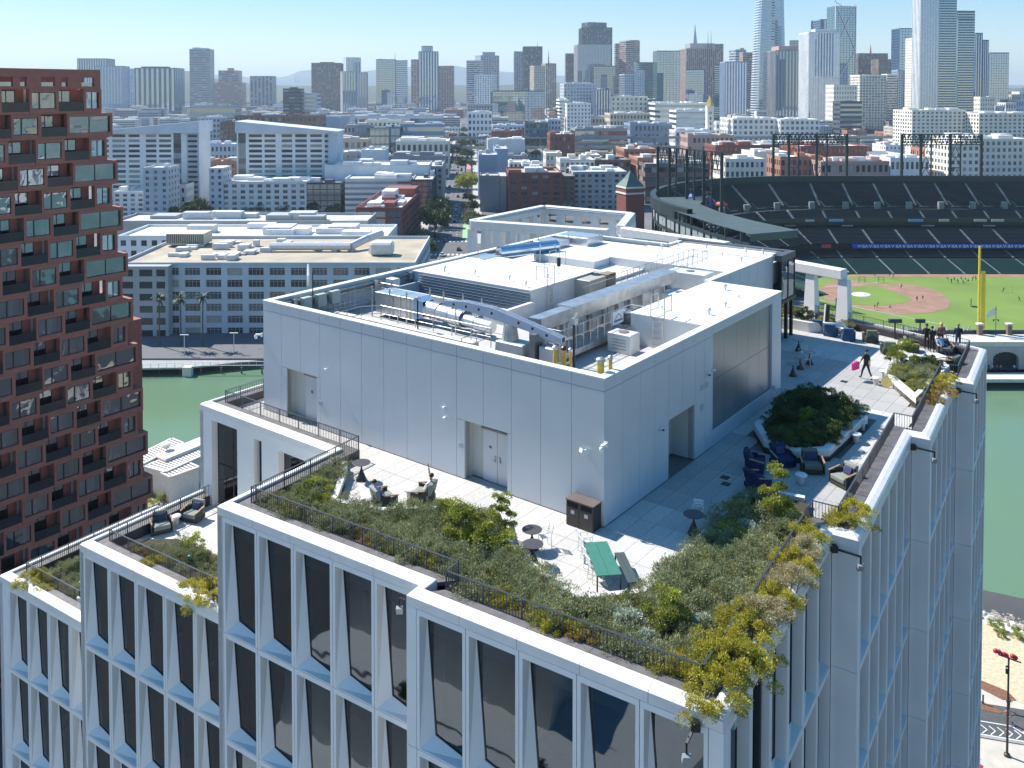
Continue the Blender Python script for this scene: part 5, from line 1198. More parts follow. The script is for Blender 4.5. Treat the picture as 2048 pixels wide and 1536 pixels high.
# ================================================================ people
SKIN = (.42, .24, .16)
def person(label, pos, ang, pose, shirt, pants, hair=(.03, .02, .015), skin=SKIN, shoe=(.02, .02, .02), long_hair=False, sleeves=True, shorts=False, s=1.0, bulk=1.0, group=None, cap=None, name='person', hands=True):
    """pose: hip height, lean, (thigh, shin) per leg, (upper arm fwd, out, elbow) per arm. Faces +x."""
    hz = pose.get('hip', .93); ln = R(pose.get('lean', 0)); V = {}; E = []
    def add(k, p, r): V[k] = (Vector(p), r)
    def rot(f, d): return Vector((math.sin(f) * d, 0, math.cos(f) * d))
    pel = Vector((0, 0, hz)); add('pel', pel, .135 * bulk)
    add('belly', pel + rot(ln, .16), .125 * bulk); ch = pel + rot(ln, .36); add('chest', ch, .145 * bulk); nb = pel + rot(ln, .50); add('neck', nb, .06)
    hl = ln * .5 + R(pose.get('head', 0)); hb = nb + rot(hl, .09); add('head0', hb, .062); hc = nb + rot(hl, .20); add('head', hc, .088); add('head2', nb + rot(hl, .255), .07)
    E += [('pel', 'belly'), ('belly', 'chest'), ('chest', 'neck'), ('neck', 'head0'), ('head0', 'head'), ('head', 'head2')]
    for sd_, (th, kn) in zip((1, -1), pose['legs']):
        a = R(th); b = R(th - kn); hp = pel + Vector((0, .09 * sd_, -.03)); kp = hp + Vector((math.sin(a) * .43, .015 * sd_, -math.cos(a) * .43)); ap = kp + Vector((math.sin(b) * .42, 0, -math.cos(b) * .42))
        n = 'l' if sd_ > 0 else 'r'; add(n + 'hip', hp, .09 * bulk); add(n + 'knee', kp, .058); add(n + 'calf', kp * .6 + ap * .4, .052); add(n + 'ank', ap, .038); fb = b + R(pose.get('foot', 0)); add(n + 'toe', ap + Vector((math.cos(fb) * .17, 0, math.sin(fb) * .17 - .035)), .035)
        E += [('pel', n + 'hip'), (n + 'hip', n + 'knee'), (n + 'knee', n + 'calf'), (n + 'calf', n + 'ank'), (n + 'ank', n + 'toe')]
    H = []
    for sd_, (fw, out_, el) in zip((1, -1), pose['arms']):
        n = 'l' if sd_ > 0 else 'r'; sh = pel + rot(ln, .45) + Vector((0, .175 * sd_ * bulk ** .5, 0)); f, o_ = R(fw), R(out_)
        up_ = Vector((math.sin(f) * math.cos(o_), math.sin(o_) * sd_, -math.cos(f) * math.cos(o_))); ep = sh + up_ * .28; f2 = R(fw + el); lo = Vector((math.sin(f2) * math.cos(o_ * .5), math.sin(o_ * .5) * sd_, -math.cos(f2) * math.cos(o_ * .5))); wp_ = ep + lo * .25
        add(n + 'sh', sh, .06 * bulk); add(n + 'el', ep, .042); add(n + 'wr', wp_, .028); E += [('chest', n + 'sh'), (n + 'sh', n + 'el'), (n + 'el', n + 'wr')]; H.append((wp_, lo, sd_))
    keys = list(V); me = bpy.data.meshes.new('skeleton'); me.from_pydata([V[k][0] for k in keys], [(keys.index(a), keys.index(b)) for a, b in E], [])
    o = bpy.data.objects.new('tmp', me); COL.objects.link(o); md = o.modifiers.new('s', 'SKIN'); md.use_smooth_shade = True
    for i, k in enumerate(keys): me.skin_vertices[0].data[i].radius = (V[k][1], V[k][1]); me.skin_vertices[0].data[i].use_root = (k == 'pel')
    o.modifiers.new('d', 'SUBSURF').levels = 1
    dg = bpy.context.evaluated_depsgraph_get(); body = bpy.data.meshes.new_from_object(o.evaluated_get(dg)); bpy.data.objects.remove(o)
    body.name = name; body.materials.clear()
    cm = lambda nm, c, r=.8: mat('%s_%.3f_%.3f_%.3f' % ((nm,) + tuple(c)), c, r, var=.06, scale=8)
    for x in (cm('cloth', shirt), cm('cloth', pants), cm('skin', skin, .55), cm('shoe', shoe)): body.materials.append(x)
    seg = [(a, b) for a, b in E]
    for p in body.polygons:
        c = p.center; best = min(seg, key=lambda e: (lambda A, B: (c - (A + (B - A) * max(0, min(1, (c - A).dot(B - A) / max((B - A).length_squared, 1e-6))))).length - .5 * (V[e[0]][1] + V[e[1]][1]))(V[e[0]][0], V[e[1]][0]))[1]
        mi = 0
        if best[:4] == 'head': mi = 2
        elif 'wr' in best: mi = 0 if sleeves else 2
        elif 'toe' in best: mi = 3
        elif 'hip' in best or 'knee' in best: mi = 1
        elif 'calf' in best or 'ank' in best: mi = 2 if shorts else 1
        elif best == 'belly' and c.z < hz + .04 and not ln > .3: mi = 1
        p.material_index = mi
    body.polygons.foreach_set('use_smooth', [True] * len(body.polygons))
    t = put(body, name, None, pos, R(ang), scale=(s, s, s)); tag(t, label, 'person', group)
    # hair cap, nose and ears
    m = M(); hx = Vector((math.sin(hl), 0, math.cos(hl))); n_ = 12
    T = Matrix.Translation(hc + hx * .035 + Vector((-.012, 0, 0))) @ Matrix.Rotation(hl, 4, 'Y')
    m.lathe([(.096, -.035), (.102, .0), (.094, .04), (.065, .075), (.02, .092)], n_, 0, (0, 0, 0), T)
    if long_hair: m.lathe([(.05, -.34), (.09, -.2), (.10, -.06), (.09, .03)], n_, 0, (-.04, 0, 0), T)
    m.build('hair', cm('hair', cap or hair, .7), t, smooth=True)
    m = M(); f = Matrix.Rotation(hl, 4, 'Y') @ Vector((1, 0, 0)); c = hc - hx * .01; m.tube(c + f * .07 + hx * .02, c + f * .108 - hx * .012, .014, 6); m.build('nose', cm('skin', skin, .55), t)
    if hands:
        for w_, d, sd_ in H:
            m = M(); d = d.normalized(); side = d.cross(Vector((1, .1, 0))).normalized() if abs(d.x) < .9 else Vector((0, 1, 0)); m.tube(w_, w_ + d * .085, .026, 6, 0, .034)
            for k in range(4): a = w_ + d * .08 + side * (-.027 + .018 * k); b_ = a + d * (.032 + .008 * (k in (1, 2))); m.tube(a, b_, .0085, 5); m.tube(b_, b_ + d * .025 + Vector((.012, 0, -.004)), .0075, 5)
            a = w_ + d * .03 + side * .03; m.tube(a, a + side * .03 + d * .03, .010, 5); m.tube(a + side * .03 + d * .03, a + side * .03 + d * .06, .008, 5); m.build('hand', cm('skin', skin, .55), t)
    return t
def fz(legs, hip=None):      # hip height so that the lower foot rests on the ground
    lo = max(.43 * math.cos(R(t)) + .42 * math.cos(R(t - k)) for t, k in legs); return lo + .03 + .065
WALK = dict(legs=[(22, 8), (-18, 14)], arms=[(-15, 8, 20), (20, 10, 25)]); WALK['hip'] = fz(WALK['legs'])
STAND = dict(legs=[(3, 2), (-2, 2)], arms=[(5, 8, 20), (10, 8, 60)]); STAND['hip'] = fz(STAND['legs'])
RUN = dict(legs=[(45, 60), (-20, 55)], arms=[(-40, 10, 85), (40, 10, 85)], lean=12, foot=0); RUN['hip'] = .93
SIT = dict(legs=[(72, 50), (60, 35)], arms=[(25, 18, 50), (20, 18, 60)], hip=.52, lean=-32, head=12)
BALL = dict(legs=[(25, 30), (-20, 25)], arms=[(60, 20, 40), (10, 25, 50)], lean=22); BALL['hip'] = fz(BALL['legs'])
# the walker with the pink case
wpos = P0(1732, 758)
person('person in black walking away with a pink case in the left hand', wpos, 118, dict(WALK, arms=[(10, 38, 8), (-12, 12, 18)]), (.012, .012, .015), (.012, .012, .015), cap=(.012, .014, .02), sleeves=False, s=1.04)
t = thing('pink_case', 'bright pink square case carried by the person in black', 'suitcase', at(1711, 731, Y=wpos.y - .15), R(38))
PK = mat('pink_shell', (.80, .03, .22), .35, var=.04)
m = M(); m.box(-.30, .30, -.09, .09, -.24, .20); m.build('shell', PK, t, bevel=.05, seg=3); m = M(); m.path([(-.1, 0, .2), (-.1, 0, .27), (.1, 0, .27), (.1, 0, .2)], .014); m.build('handle', mat('pink_dark', (.45, .02, .12), .5), t); m = M()
for k in range(4): m.box(-.2 + .12 * k, -.17 + .12 * k, -.096, -.088, -.18, .14)
m.build('rib', PK, t)
# two people lying back in armchairs
a = P0(765, 1014); person('person in pale violet top and dark trousers lying back in an armchair', a + Vector((-.05, -.05, -.02)), 35, SIT, (.50, .48, .66), (.02, .02, .025), skin=(.5, .32, .24))
a = P0(850, 1004); person('person in white vest and blue jeans raising one arm in an armchair', a + Vector((0, 0, -.02)), 165, dict(SIT, arms=[(25, 20, 40), (150, 15, 20)]), (.62, .60, .56), (.06, .09, .17), skin=(.36, .2, .13), sleeves=False)
person('person in black at the back railing, left of the pair', P0(1853, 700), 60, STAND, (.015, .016, .016), (.02, .022, .022)); person('person in black at the back railing, right of the pair', P0(1864, 704), 80, STAND, (.012, .012, .014), (.014, .014, .018), s=.97)
person('person with long blond hair standing at the back railing', P0(1882, 697), 75, STAND, (.30, .12, .10), (.012, .012, .014), hair=(.55, .36, .17), long_hair=True); person('broad person in a navy coat near the back right corner', P0(1916, 700), 70, STAND, (.012, .02, .06), (.03, .04, .08), hair=(.25, .2, .14), bulk=1.22)
person('person in light blue sitting low among the olive armchairs', P0(1884, 708) + Vector((0, 0, -.02)), -70, SIT, (.38, .48, .62), (.02, .03, .05))
person('shirtless runner in dark shorts on the road at the lower right', at(2015, 1446, z=.02), 215, RUN, (.50, .26, .18), (.02, .02, .02), sleeves=False, shorts=True, skin=(.5, .28, .2)); person('runner in a dark top ahead of the shirtless one', at(2032, 1443, z=.02) + Vector((0, 1.5, 0)), 40, RUN, (.03, .035, .05), (.02, .02, .03), sleeves=False, shorts=True)
# ================================================================ ground, water, shores
def sheet(name, poly, z, mt, kind='structure', th=None, parent=None):
    m = M()
    if th: m.prism([(p[0], p[1]) for p in poly], z - th, z)
    else: m.face([(p[0], p[1], z) for p in poly])
    o = m.build(name, mt, parent)
    if kind and parent is None: o['kind'] = kind
    return o
def G(u, v, z=0.): return at(u, v, z=z)
WATM, n_, out_ = nodes('creek_water'); L = n_.links.new
pw = n_.nodes.new('ShaderNodeBsdfPrincipled'); pw.inputs['Base Color'].default_value = (.075, .15, .085, 1); pw.inputs['Roughness'].default_value = .10; pw.inputs['IOR'].default_value = 1.33
tcw = n_.nodes.new('ShaderNodeTexCoord'); nw = n_.nodes.new('ShaderNodeTexNoise'); nw.inputs['Scale'].default_value = .9; nw.inputs['Detail'].default_value = 5; L(tcw.outputs['Object'], nw.inputs['Vector'])
bw = n_.nodes.new('ShaderNodeBump'); bw.inputs['Strength'].default_value = .35; bw.inputs['Distance'].default_value = .12; L(nw.outputs['Fac'], bw.inputs['Height']); L(bw.outputs[0], pw.inputs['Normal'])
nw2 = n_.nodes.new('ShaderNodeTexNoise'); nw2.inputs['Scale'].default_value = .02; L(tcw.outputs['Object'], nw2.inputs['Vector']); cr = n_.nodes.new('ShaderNodeMix'); cr.data_type = 'RGBA'; cr.inputs[6].default_value = (.11, .19, .135, 1); cr.inputs[7].default_value = (.14, .225, .11, 1); L(nw2.outputs['Fac'], cr.inputs[0]); L(cr.outputs[2], pw.inputs['Base Color'])
L(pw.outputs[0], out_.inputs[0])
sheet('ground', [(-40000, -400), (40000, -400), (40000, 45000), (-40000, 45000)], -3.0, mat('river_bed', (.10, .11, .08), .9))
sheet('water', [(-900, -300), (3000, -300), (3000, 232), (-900, 232)], -.4, WATM)
NEARM = mat('near_paving', (.07, .07, .072), .85, var=.12, scale=.25, bump=.1, bscale=3, stain=.12)
sheet('near_ground', [(-600, -380), (600, -380), (600, -60), (200, 60), (120, 96), (83, 116), (64, 125), (40, 133), (-20, 150), (-52, 164), (-80, 176), (-160, 200), (-600, 215)], 0., NEARM, th=3)
CITYG = mat('city_asphalt', (.13, .13, .135), .9, var=.35, scale=.012, detail=8, stain=.3)
sheet('city_ground', [(-30000, 226), (-30, 226), (30, 214.5), (2500, 214.5), (30000, 1500), (30000, 40000), (-30000, 40000)], 2.0, CITYG, th=4)
LPAV = mat('light_paving', (.50, .46, .39), .85, var=.12, scale=.6, bump=.1, bscale=3, stain=.1)
sheet('pavement', [tuple(G(u, v)[:2]) for u, v in ((1880, 1330), (2120, 1330), (2300, 1640), (1880, 1640))], .012, LPAV)
sheet('garden_pavement', [tuple(G(u, v)[:2]) for u, v in ((180, 1130), (180, 950), (262, 905), (420, 880), (470, 1000), (400, 1100))], .012, LPAV)
# shore at the lower right: rocks, gravel beach, mulch beds, path, road
o0 = G(2000, 1450); th15 = R(-15); ex = Vector((math.cos(th15), math.sin(th15), 0)); ey = Vector((-math.sin(th15), math.cos(th15), 0))
def RO(x, y): p = o0 + ex * x + ey * y; return (p.x, p.y)
sheet('beach', [tuple(G(u, v)[:2]) for u, v in ((1900, 1240), (1960, 1240), (2048, 1268), (2200, 1320), (2200, 1500), (2048, 1408), (1980, 1385), (1900, 1340))], .03, mat('beach_gravel', (.55, .45, .30), .9, var=.2, scale=2.5, bump=.4, bscale=9))
sheet('shore_strip', [tuple(G(u, v)[:2]) for u, v in ((1900, 1215), (1965, 1222), (2048, 1250), (2200, 1300), (2200, 1330), (2048, 1272), (1960, 1244), (1900, 1240))], .035, mat('shore_white', (.62, .58, .50), .9, var=.3, scale=2))
MUL = mat('mulch', (.20, .095, .055), .95, var=.35, scale=5, bump=.6, bscale=16)
sheet('mulch_bed', [tuple(G(u, v)[:2]) for u, v in ((1940, 1356), (1962, 1361), (2015, 1383), (2034, 1402), (2005, 1400), (1960, 1377), (1940, 1370))], .05, MUL)
sheet('mulch_bed', [tuple(G(u, v)[:2]) for u, v in ((1940, 1395), (1962, 1402), (2005, 1424), (2000, 1428), (1960, 1419), (1940, 1415))], .05, MUL)
road = sheet('road', [RO(-60, -2.3), RO(60, -2.3), RO(60, 3.4), RO(-60, 3.4)], .02, mat('asphalt', (.085, .085, .088), .85, var=.15, scale=1.5, bump=.1))
PAINT = mat('road_paint', (.72, .72, .70), .7, var=.08, scale=5)
mk = thing('road_marking', None, None, (0, 0, 0)); mk['kind'] = 'structure'
def line(a, b, w, z=.028, mt=PAINT):
    a, b = Vector((*a, 0)), Vector((*b, 0)); e = (b - a).normalized(); n = Vector((-e.y, e.x, 0)) * w / 2
    m = M(); m.face([(*(a - n)[:2], z), (*(b - n)[:2], z), (*(b + n)[:2], z), (*(a + n)[:2], z)]); m.build('marking', mt, mk)
line(RO(-30, .1), RO(1.2, .1), .13); line(RO(1.2, .1), RO(3.4, -2.0), .13); line(RO(-30, -2.15), RO(40, -2.15), .18)
for k in range(12):
    x = -7.2 + .85 * k; line(RO(x, -.5), RO(x + .5, -1.2), .11, .029); line(RO(x + .5, -1.2), RO(x - .15, -1.95), .11, .030)
m = M(); m.prism([RO(-60, -2.75), RO(60, -2.75), RO(60, -2.32), RO(-60, -2.32)], 0, .12); tag(m.build('kerb', mat('kerb_grey', (.30, .29, .28), .85)), kind='structure')
rr = random.Random(4); rocks = []
for k in range(5):
    m = M(); bm = bmesh.new(); bmesh.ops.create_icosphere(bm, subdivisions=1, radius=.5)
    for v in bm.verts: v.co *= rr.uniform(.65, 1.15); v.co.z *= .75
    me = bpy.data.meshes.new('boulder'); bm.to_mesh(me); bm.free(); me.materials.append(mat('rock', (.30, .27, .23), .9, var=.3, scale=2, bump=.4, obj_var=.3)); rocks.append(me)
for k in range(190):
    u = rr.uniform(1945, 2075); v0 = 1192 + (u - 1955) * .30; t = rr.random(); v = v0 + t * 42
    p = at(u, v, z=-.45 + .5 * t); s = rr.uniform(.45, 1.15); o = put(rocks[k % 5], 'boulder', None, p, rr.uniform(0, 6), scale=(s, s * rr.uniform(.8, 1.3), s * .9)); tag(o, 'grey boulder of the rip-rap shore at the lower right', 'rock', 'rip-rap boulders along the shore')
for u, v, s in ((1998, 1262, 1.0), (2034, 1275, 1.1), (1982, 1250, .6), (2003, 1275, .7)): tag(put(sm('lime'), 'shore_shrub', None, G(u, v), rr.uniform(0, 6), scale=s * 1.4), ['bright shrub on the pale strip above the rocks', 'bright shrub at the right picture edge above the rocks', 'small shrub at the left end of the rocks', 'lower bright shrub above the beach'][[1998, 2034, 1982, 2003].index(u)], 'shrub')
# street lamp with red covers
lp = G(2014, 1512); t = thing('street_lamp', 'tall dark lamp post with bright red lamp covers on its cross arm', 'street lamp', lp)
m = M(); m.lathe([(.32, 0), (.30, .25), (.16, .35)], 12); m.tube((0, 0, .3), (0, 0, 10.8), .13, 10, 0, .09); m.build('post', mat('post_brown', (.045, .03, .025), .5), t)
m = M(); m.bar((-1.1, .0, 11.05), (1.2, -.2, 10.3), .12, .10); m.build('cross_arm', DARKM, t)
RED = mat('lamp_red', (.55, .02, .02), .4)
for x, y, z in ((-1.35, .1, 11.35), (-1.0, .1, 11.25), (-.55, 0, 11.05), (-.3, .0, 10.95), (.35, -.1, 10.9), (.62, -.1, 10.75)):
    m = M(); m.lathe([(.05, 0), (.24, .05), (.28, .25), (.14, .4), (.02, .45)], 10, 0, (x, y, z - .15)); m.build('lamp_cover', RED, t, smooth=True)
m = M(); m.tube((-.2, 0, 9.0), (-.2, 0, 9.5), .12, 8); m.tube((-.3, 0, 9.7), (-.1, 0, 9.8), .1, 8); m.build('camera', DARKM, t)
for u, v, lb in ((1966, 1408, 'short black bollard light by the mulch bed at the lower right'),):
    t = thing('path_bollard', lb, 'bollard', G(u, v)); m = M(); m.tube((0, 0, 0), (0, 0, 1.0), .09, 8); m.tube((0, 0, 1.0), (0, 0, 1.06), .1, 8); m.build('post', DARKM, t)
t = thing('parasol', 'red and white parasol edge at the foot of the white tower', 'parasol', G(1930, 1560)); m = M(); m.tube((0, 0, 0), (0, 0, 2.5), .04, 6); m.build('pole', DARKM, t)
m = M()
for k in range(12):
    a, b = 2 * math.pi * k / 12, 2 * math.pi * (k + 1) / 12; m.face([(1.7 * math.cos(a), 1.7 * math.sin(a), 2.1), (1.7 * math.cos(b), 1.7 * math.sin(b), 2.1), (0, 0, 2.7)], k % 2)
m.build('canopy', [mat('parasol_red', (.5, .06, .05), .7), STW], t)
# the low building across the road that the near panes mirror
t = thing('low_building', 'low white stepped building across the street, mirrored in the near windows', 'building', Bf(-26, -8, 0), RB)
m = M(); 
for (x0, x1, y0, y1, z) in ((-34, 30, -30, 8, 14), (-34, 2, -30, 0, 19), (-34, -10, -30, -8, 24), (8, 30, -30, -6, 18.5)): m.box(x0, x1, y0, y1, 0, z)
m.build('wall', WALLW, t); m = M()
for (x0, x1, y, z) in ((2.2, 30, 8, 14), (-34, 2, 0, 19), (-34, -10, -8, 24)):
    m.box(x0, x1, y - .9, y - .84, z, z + 1.1); m.box(x0, x1, y - 3.2, y - 3.0, z, z + .02)
m.build('railing', DARKM, t)
m = M()
for k in range(26): m.box(-33 + 2.4 * k, -31.6 + 2.4 * k, 8.0, 8.03, 2, 5.5); m.box(-33 + 2.4 * k, -31.6 + 2.4 * k, 8.0, 8.03, 7.5, 11.5)
m.build('window_band', mat('mirror_dark', (.03, .04, .05), .2), t)
for x, y, z, s in ((12, 3, 14, 1.6), (20, 4, 14, 1.3), (-8, -3, 19, 1.4), (-22, -3, 19, 1.2), (4, 4, 14, 1.0), (26, 2, 14, 1.5)): 
    p = t.location + Matrix.Rotation(RB, 3, 'Z') @ Vector((x, y, z)); tag(put(sm('dark2'), 'terrace_bush', None, p, 0, scale=s), 'dark bush on the low stepped building across the street', 'shrub', 'bushes on the low stepped building')
sheet('plaza', [tuple(Bf(a, b)[:2]) for a, b in ((-70, -18), (30, -18), (30, 14), (-70, 14))], .02, mat('plaza_pink', (.12, .11, .11), .8, var=.2, scale=.3))
# ---- left: waterfront pavilion with slatted roofs and its garden
PV = mat('pavilion_white', (.66, .63, .57), .7, var=.06)
def P3(u, v, z): return at(u, v, z=z)
def roofbox(label, pts, z, slat=None):
    q = [P3(u, v, z) for u, v in pts]; c = sum(q, Vector()) / len(q); t = thing('waterfront_pavilion', label, 'pavilion', (c.x, c.y, 0))
    poly = [(p.x - c.x, p.y - c.y) for p in q]; m = M(); m.prism(poly, 0, z - .25); m.build('wall', PV, t)
    a, b, c_, d = [Vector((x, y, 0)) for x, y in poly[:4]]
    if slat:
        m = M(); m.prism(poly, z - .24, z - .1); m.build('roof_well', mat('well_dark', (.12, .10, .10), .8), t)
        for p0, p1 in ((a, b), (b, c_), (c_, d), (d, a)): m = M(); m.bar(p0 + Vector((0, 0, z - .05)), p1 + Vector((0, 0, z - .05)), .45, .3); m.build('roof_beam', PV, t)
        for k in range(1, slat): p0, p1 = a + (b - a) * k / slat, d + (c_ - d) * k / slat; m = M(); m.bar(p0 + Vector((0, 0, z - .05)), p1 + Vector((0, 0, z - .05)), .42, .2); m.build('roof_slat', PV, t)
    else: m = M(); m.prism([(x * .97, y * .97) for x, y in poly], z - .24, z - .1); m.build('roof', ROOFW, t)
    return t
roofbox('white pavilion with a slatted roof nearest the water, beside the red tower', [(262, 917), (343, 877), (366, 886), (285, 928)], 5.2, 15)
roofbox('long flat white pavilion roof with a small dish between the slatted ones', [(308, 909), (412, 868), (414, 884), (330, 918)], 5.6)
roofbox('white pavilion with two rows of roof slats behind the middle terrace', [(288, 932), (400, 892), (418, 905), (330, 944)], 4.9, 16)
roofbox('small white pavilion block with roof slats in front of the larger one', [(322, 945), (372, 923), (397, 934), (340, 954)], 4.7, 8)
t = thing('dish', 'small pale round dish on the flat pavilion roof', 'dish', P3(333, 898, 5.6)); m = M(); m.lathe([(.1, 0), (.5, .3), (.9, 1.0), (.5, 1.2)], 12); m.build('bowl', PV, t)
fg = random.Random(8)
GARD = [((330, 965), 'dark2', 2.2), ((352, 958), 'dark1', 2.3), ((372, 952), 'dark2', 2.4), ((398, 945), 'pitt2', 2.6), ((262, 1008), 'lime', 1.6), ((285, 1000), 'sage2', 2.0), ((310, 990), 'sage1', 2.0), ((338, 982), 'mix', 2.2), ((360, 975), 'gold', 1.8), ((300, 1015), 'lime', 1.7), ((322, 1005), 'lime', 1.7), ((275, 1025), 'lime', 1.5), ((255, 975), 'dark1', 1.4), ((283, 940), 'dark2', 1.3), ((270, 1040), 'sage2', 1.6), ((380, 985), 'sage1', 1.8), ((240, 1060), 'lime', 1.5)]
for k, ((u, v), kd, s) in enumerate(GARD): tag(put(sm(kd), 'garden_shrub', None, G(u, v), fg.uniform(0, 6), scale=s), '%s garden shrub %s' % ({'dark2': 'dark tall', 'dark1': 'dark low', 'pitt2': 'bright tall', 'lime': 'lime-green', 'sage2': 'grey-green', 'sage1': 'sage', 'mix': 'fresh green', 'gold': 'yellow'}[kd], ['left against the slatted pavilion', 'under the slatted pavilion wall', 'right of the pavilion corner', 'beside the white pier of the tower', 'at the foot of the red tower', 'on the paving by the red tower', 'in the middle of the garden', 'above the terrace railing', 'behind the armchairs', 'next to the path by the red tower', 'below the path of the garden', 'low by the terrace rail', 'close to the red tower wall', 'between the two pavilions', 'at the lower garden edge', 'behind the facing armchair', 'lowest by the terrace edge'][k]), 'shrub')
for k, (u, v) in enumerate(((265, 955), (290, 970), (280, 985), (300, 980), (262, 990))):
    t = thing('garden_wall', 'pale low garden block ' + ['nearest the pavilion', 'right of the path', 'in the middle of the steps', 'by the yellow shrubs', 'at the red tower foot'][k], 'planter', G(u, v), R(35)); m = M(); m.box(-2.2, 2.2, -.7, .7, 0, .8); m.build('block', PV, t, bevel=.03)
# ---- quay on the far bank: deck on piles, white railings, ramp, lawns
t = thing('quay', 'timber and concrete quay on piles with white railings along the far bank of the creek', 'quay', (0, 0, 0))
QM = mat('quay_deck', (.30, .31, .31), .8, var=.15, scale=.8)
q0, q1, q2 = at(236, 742, z=1.6), at(372, 735, z=1.6), at(560, 716, z=1.6)
m = M(); m.prism([(-150, q0.y - 1), (q1.x, q1.y), (q2.x, q2.y), (60, 219), (60, 232), (-150, 240)], 1.2, 1.6); m.build('deck', QM, t)
m = M()
for k in range(26): x = -110 + 5.2 * k; y = q1.y + 1 + max(0, (x - q1.x)) * -.02; m.tube((x, y + .6, -3), (x, y + .6, 1.2), .22, 6)
m.build('pile', mat('pile_brown', (.16, .12, .09), .9), t, kind='stuff')
WR = mat('rail_white', (.70, .72, .72), .4, .2)
for a, b in ((Vector((-110, q0.y, 1.6)), Vector((q1.x - .8, q1.y + .1, 1.6))), (Vector((q1.x + 2, q1.y + .8, 1.6)), Vector((-20, 221.5, 1.6)))):
    n = int((b - a).length / 1.9); m = M(); m.tube(a + Vector((0, 0, 1.2)), b + Vector((0, 0, 1.2)), .07, 6); m.tube(a + Vector((0, 0, .25)), b + Vector((0, 0, .25)), .07, 6); m.build('hand_rail', WR, t)
    m = M()
    for i in range(n + 1): c = a + (b - a) * i / n; m.tube(c, c + Vector((0, 0, 1.2)), .06, 6)
    m.build('rail_post', WR, t)
m = M(); m.box(q1.x - .6, q1.x + 1.6, q1.y - 1, q1.y + .6, -3, 1.9); m.build('abutment', PV, t)
m = M(); 
for k in range(16):
    x0, x1 = -62 + 2.6 * k, -62 + 2.6 * (k + 1); f = lambda x: 229.5 + 3.5 * math.sin((x + 62) / 42 * math.pi) ; zz = lambda x: 2.6 + 1.2 * abs(math.cos((x + 62) / 42 * math.pi))
    m.raw([(x0, f(x0), 1.6), (x1, f(x1), 1.6), (x1, f(x1), zz(x1)), (x0, f(x0), zz(x0)), (x0, f(x0) + 2, 1.6), (x1, f(x1) + 2, 1.6), (x1, f(x1) + 2, zz(x1)), (x0, f(x0) + 2, zz(x0))], [(0, 1, 2, 3), (3, 2, 6, 7), (7, 6, 5, 4)])
m.build('ramp_wall', mat('ramp_pale', (.52, .54, .54), .7), t)
for u, v, lb in ((369, 712, 'white lamp post on the quay in front of the palms'), (468, 708, 'white lamp post on the quay further right')):
    t = thing('quay_lamp', lb, 'lamp post', at(u, v, z=1.6)); m = M(); m.tube((0, 0, 0), (0, 0, 5.6), .09, 6); m.build('post', WR, t); m = M(); m.box(-1.1, 1.1, -.2, .2, 5.5, 5.7); m.build('lamp_head', WR, t)
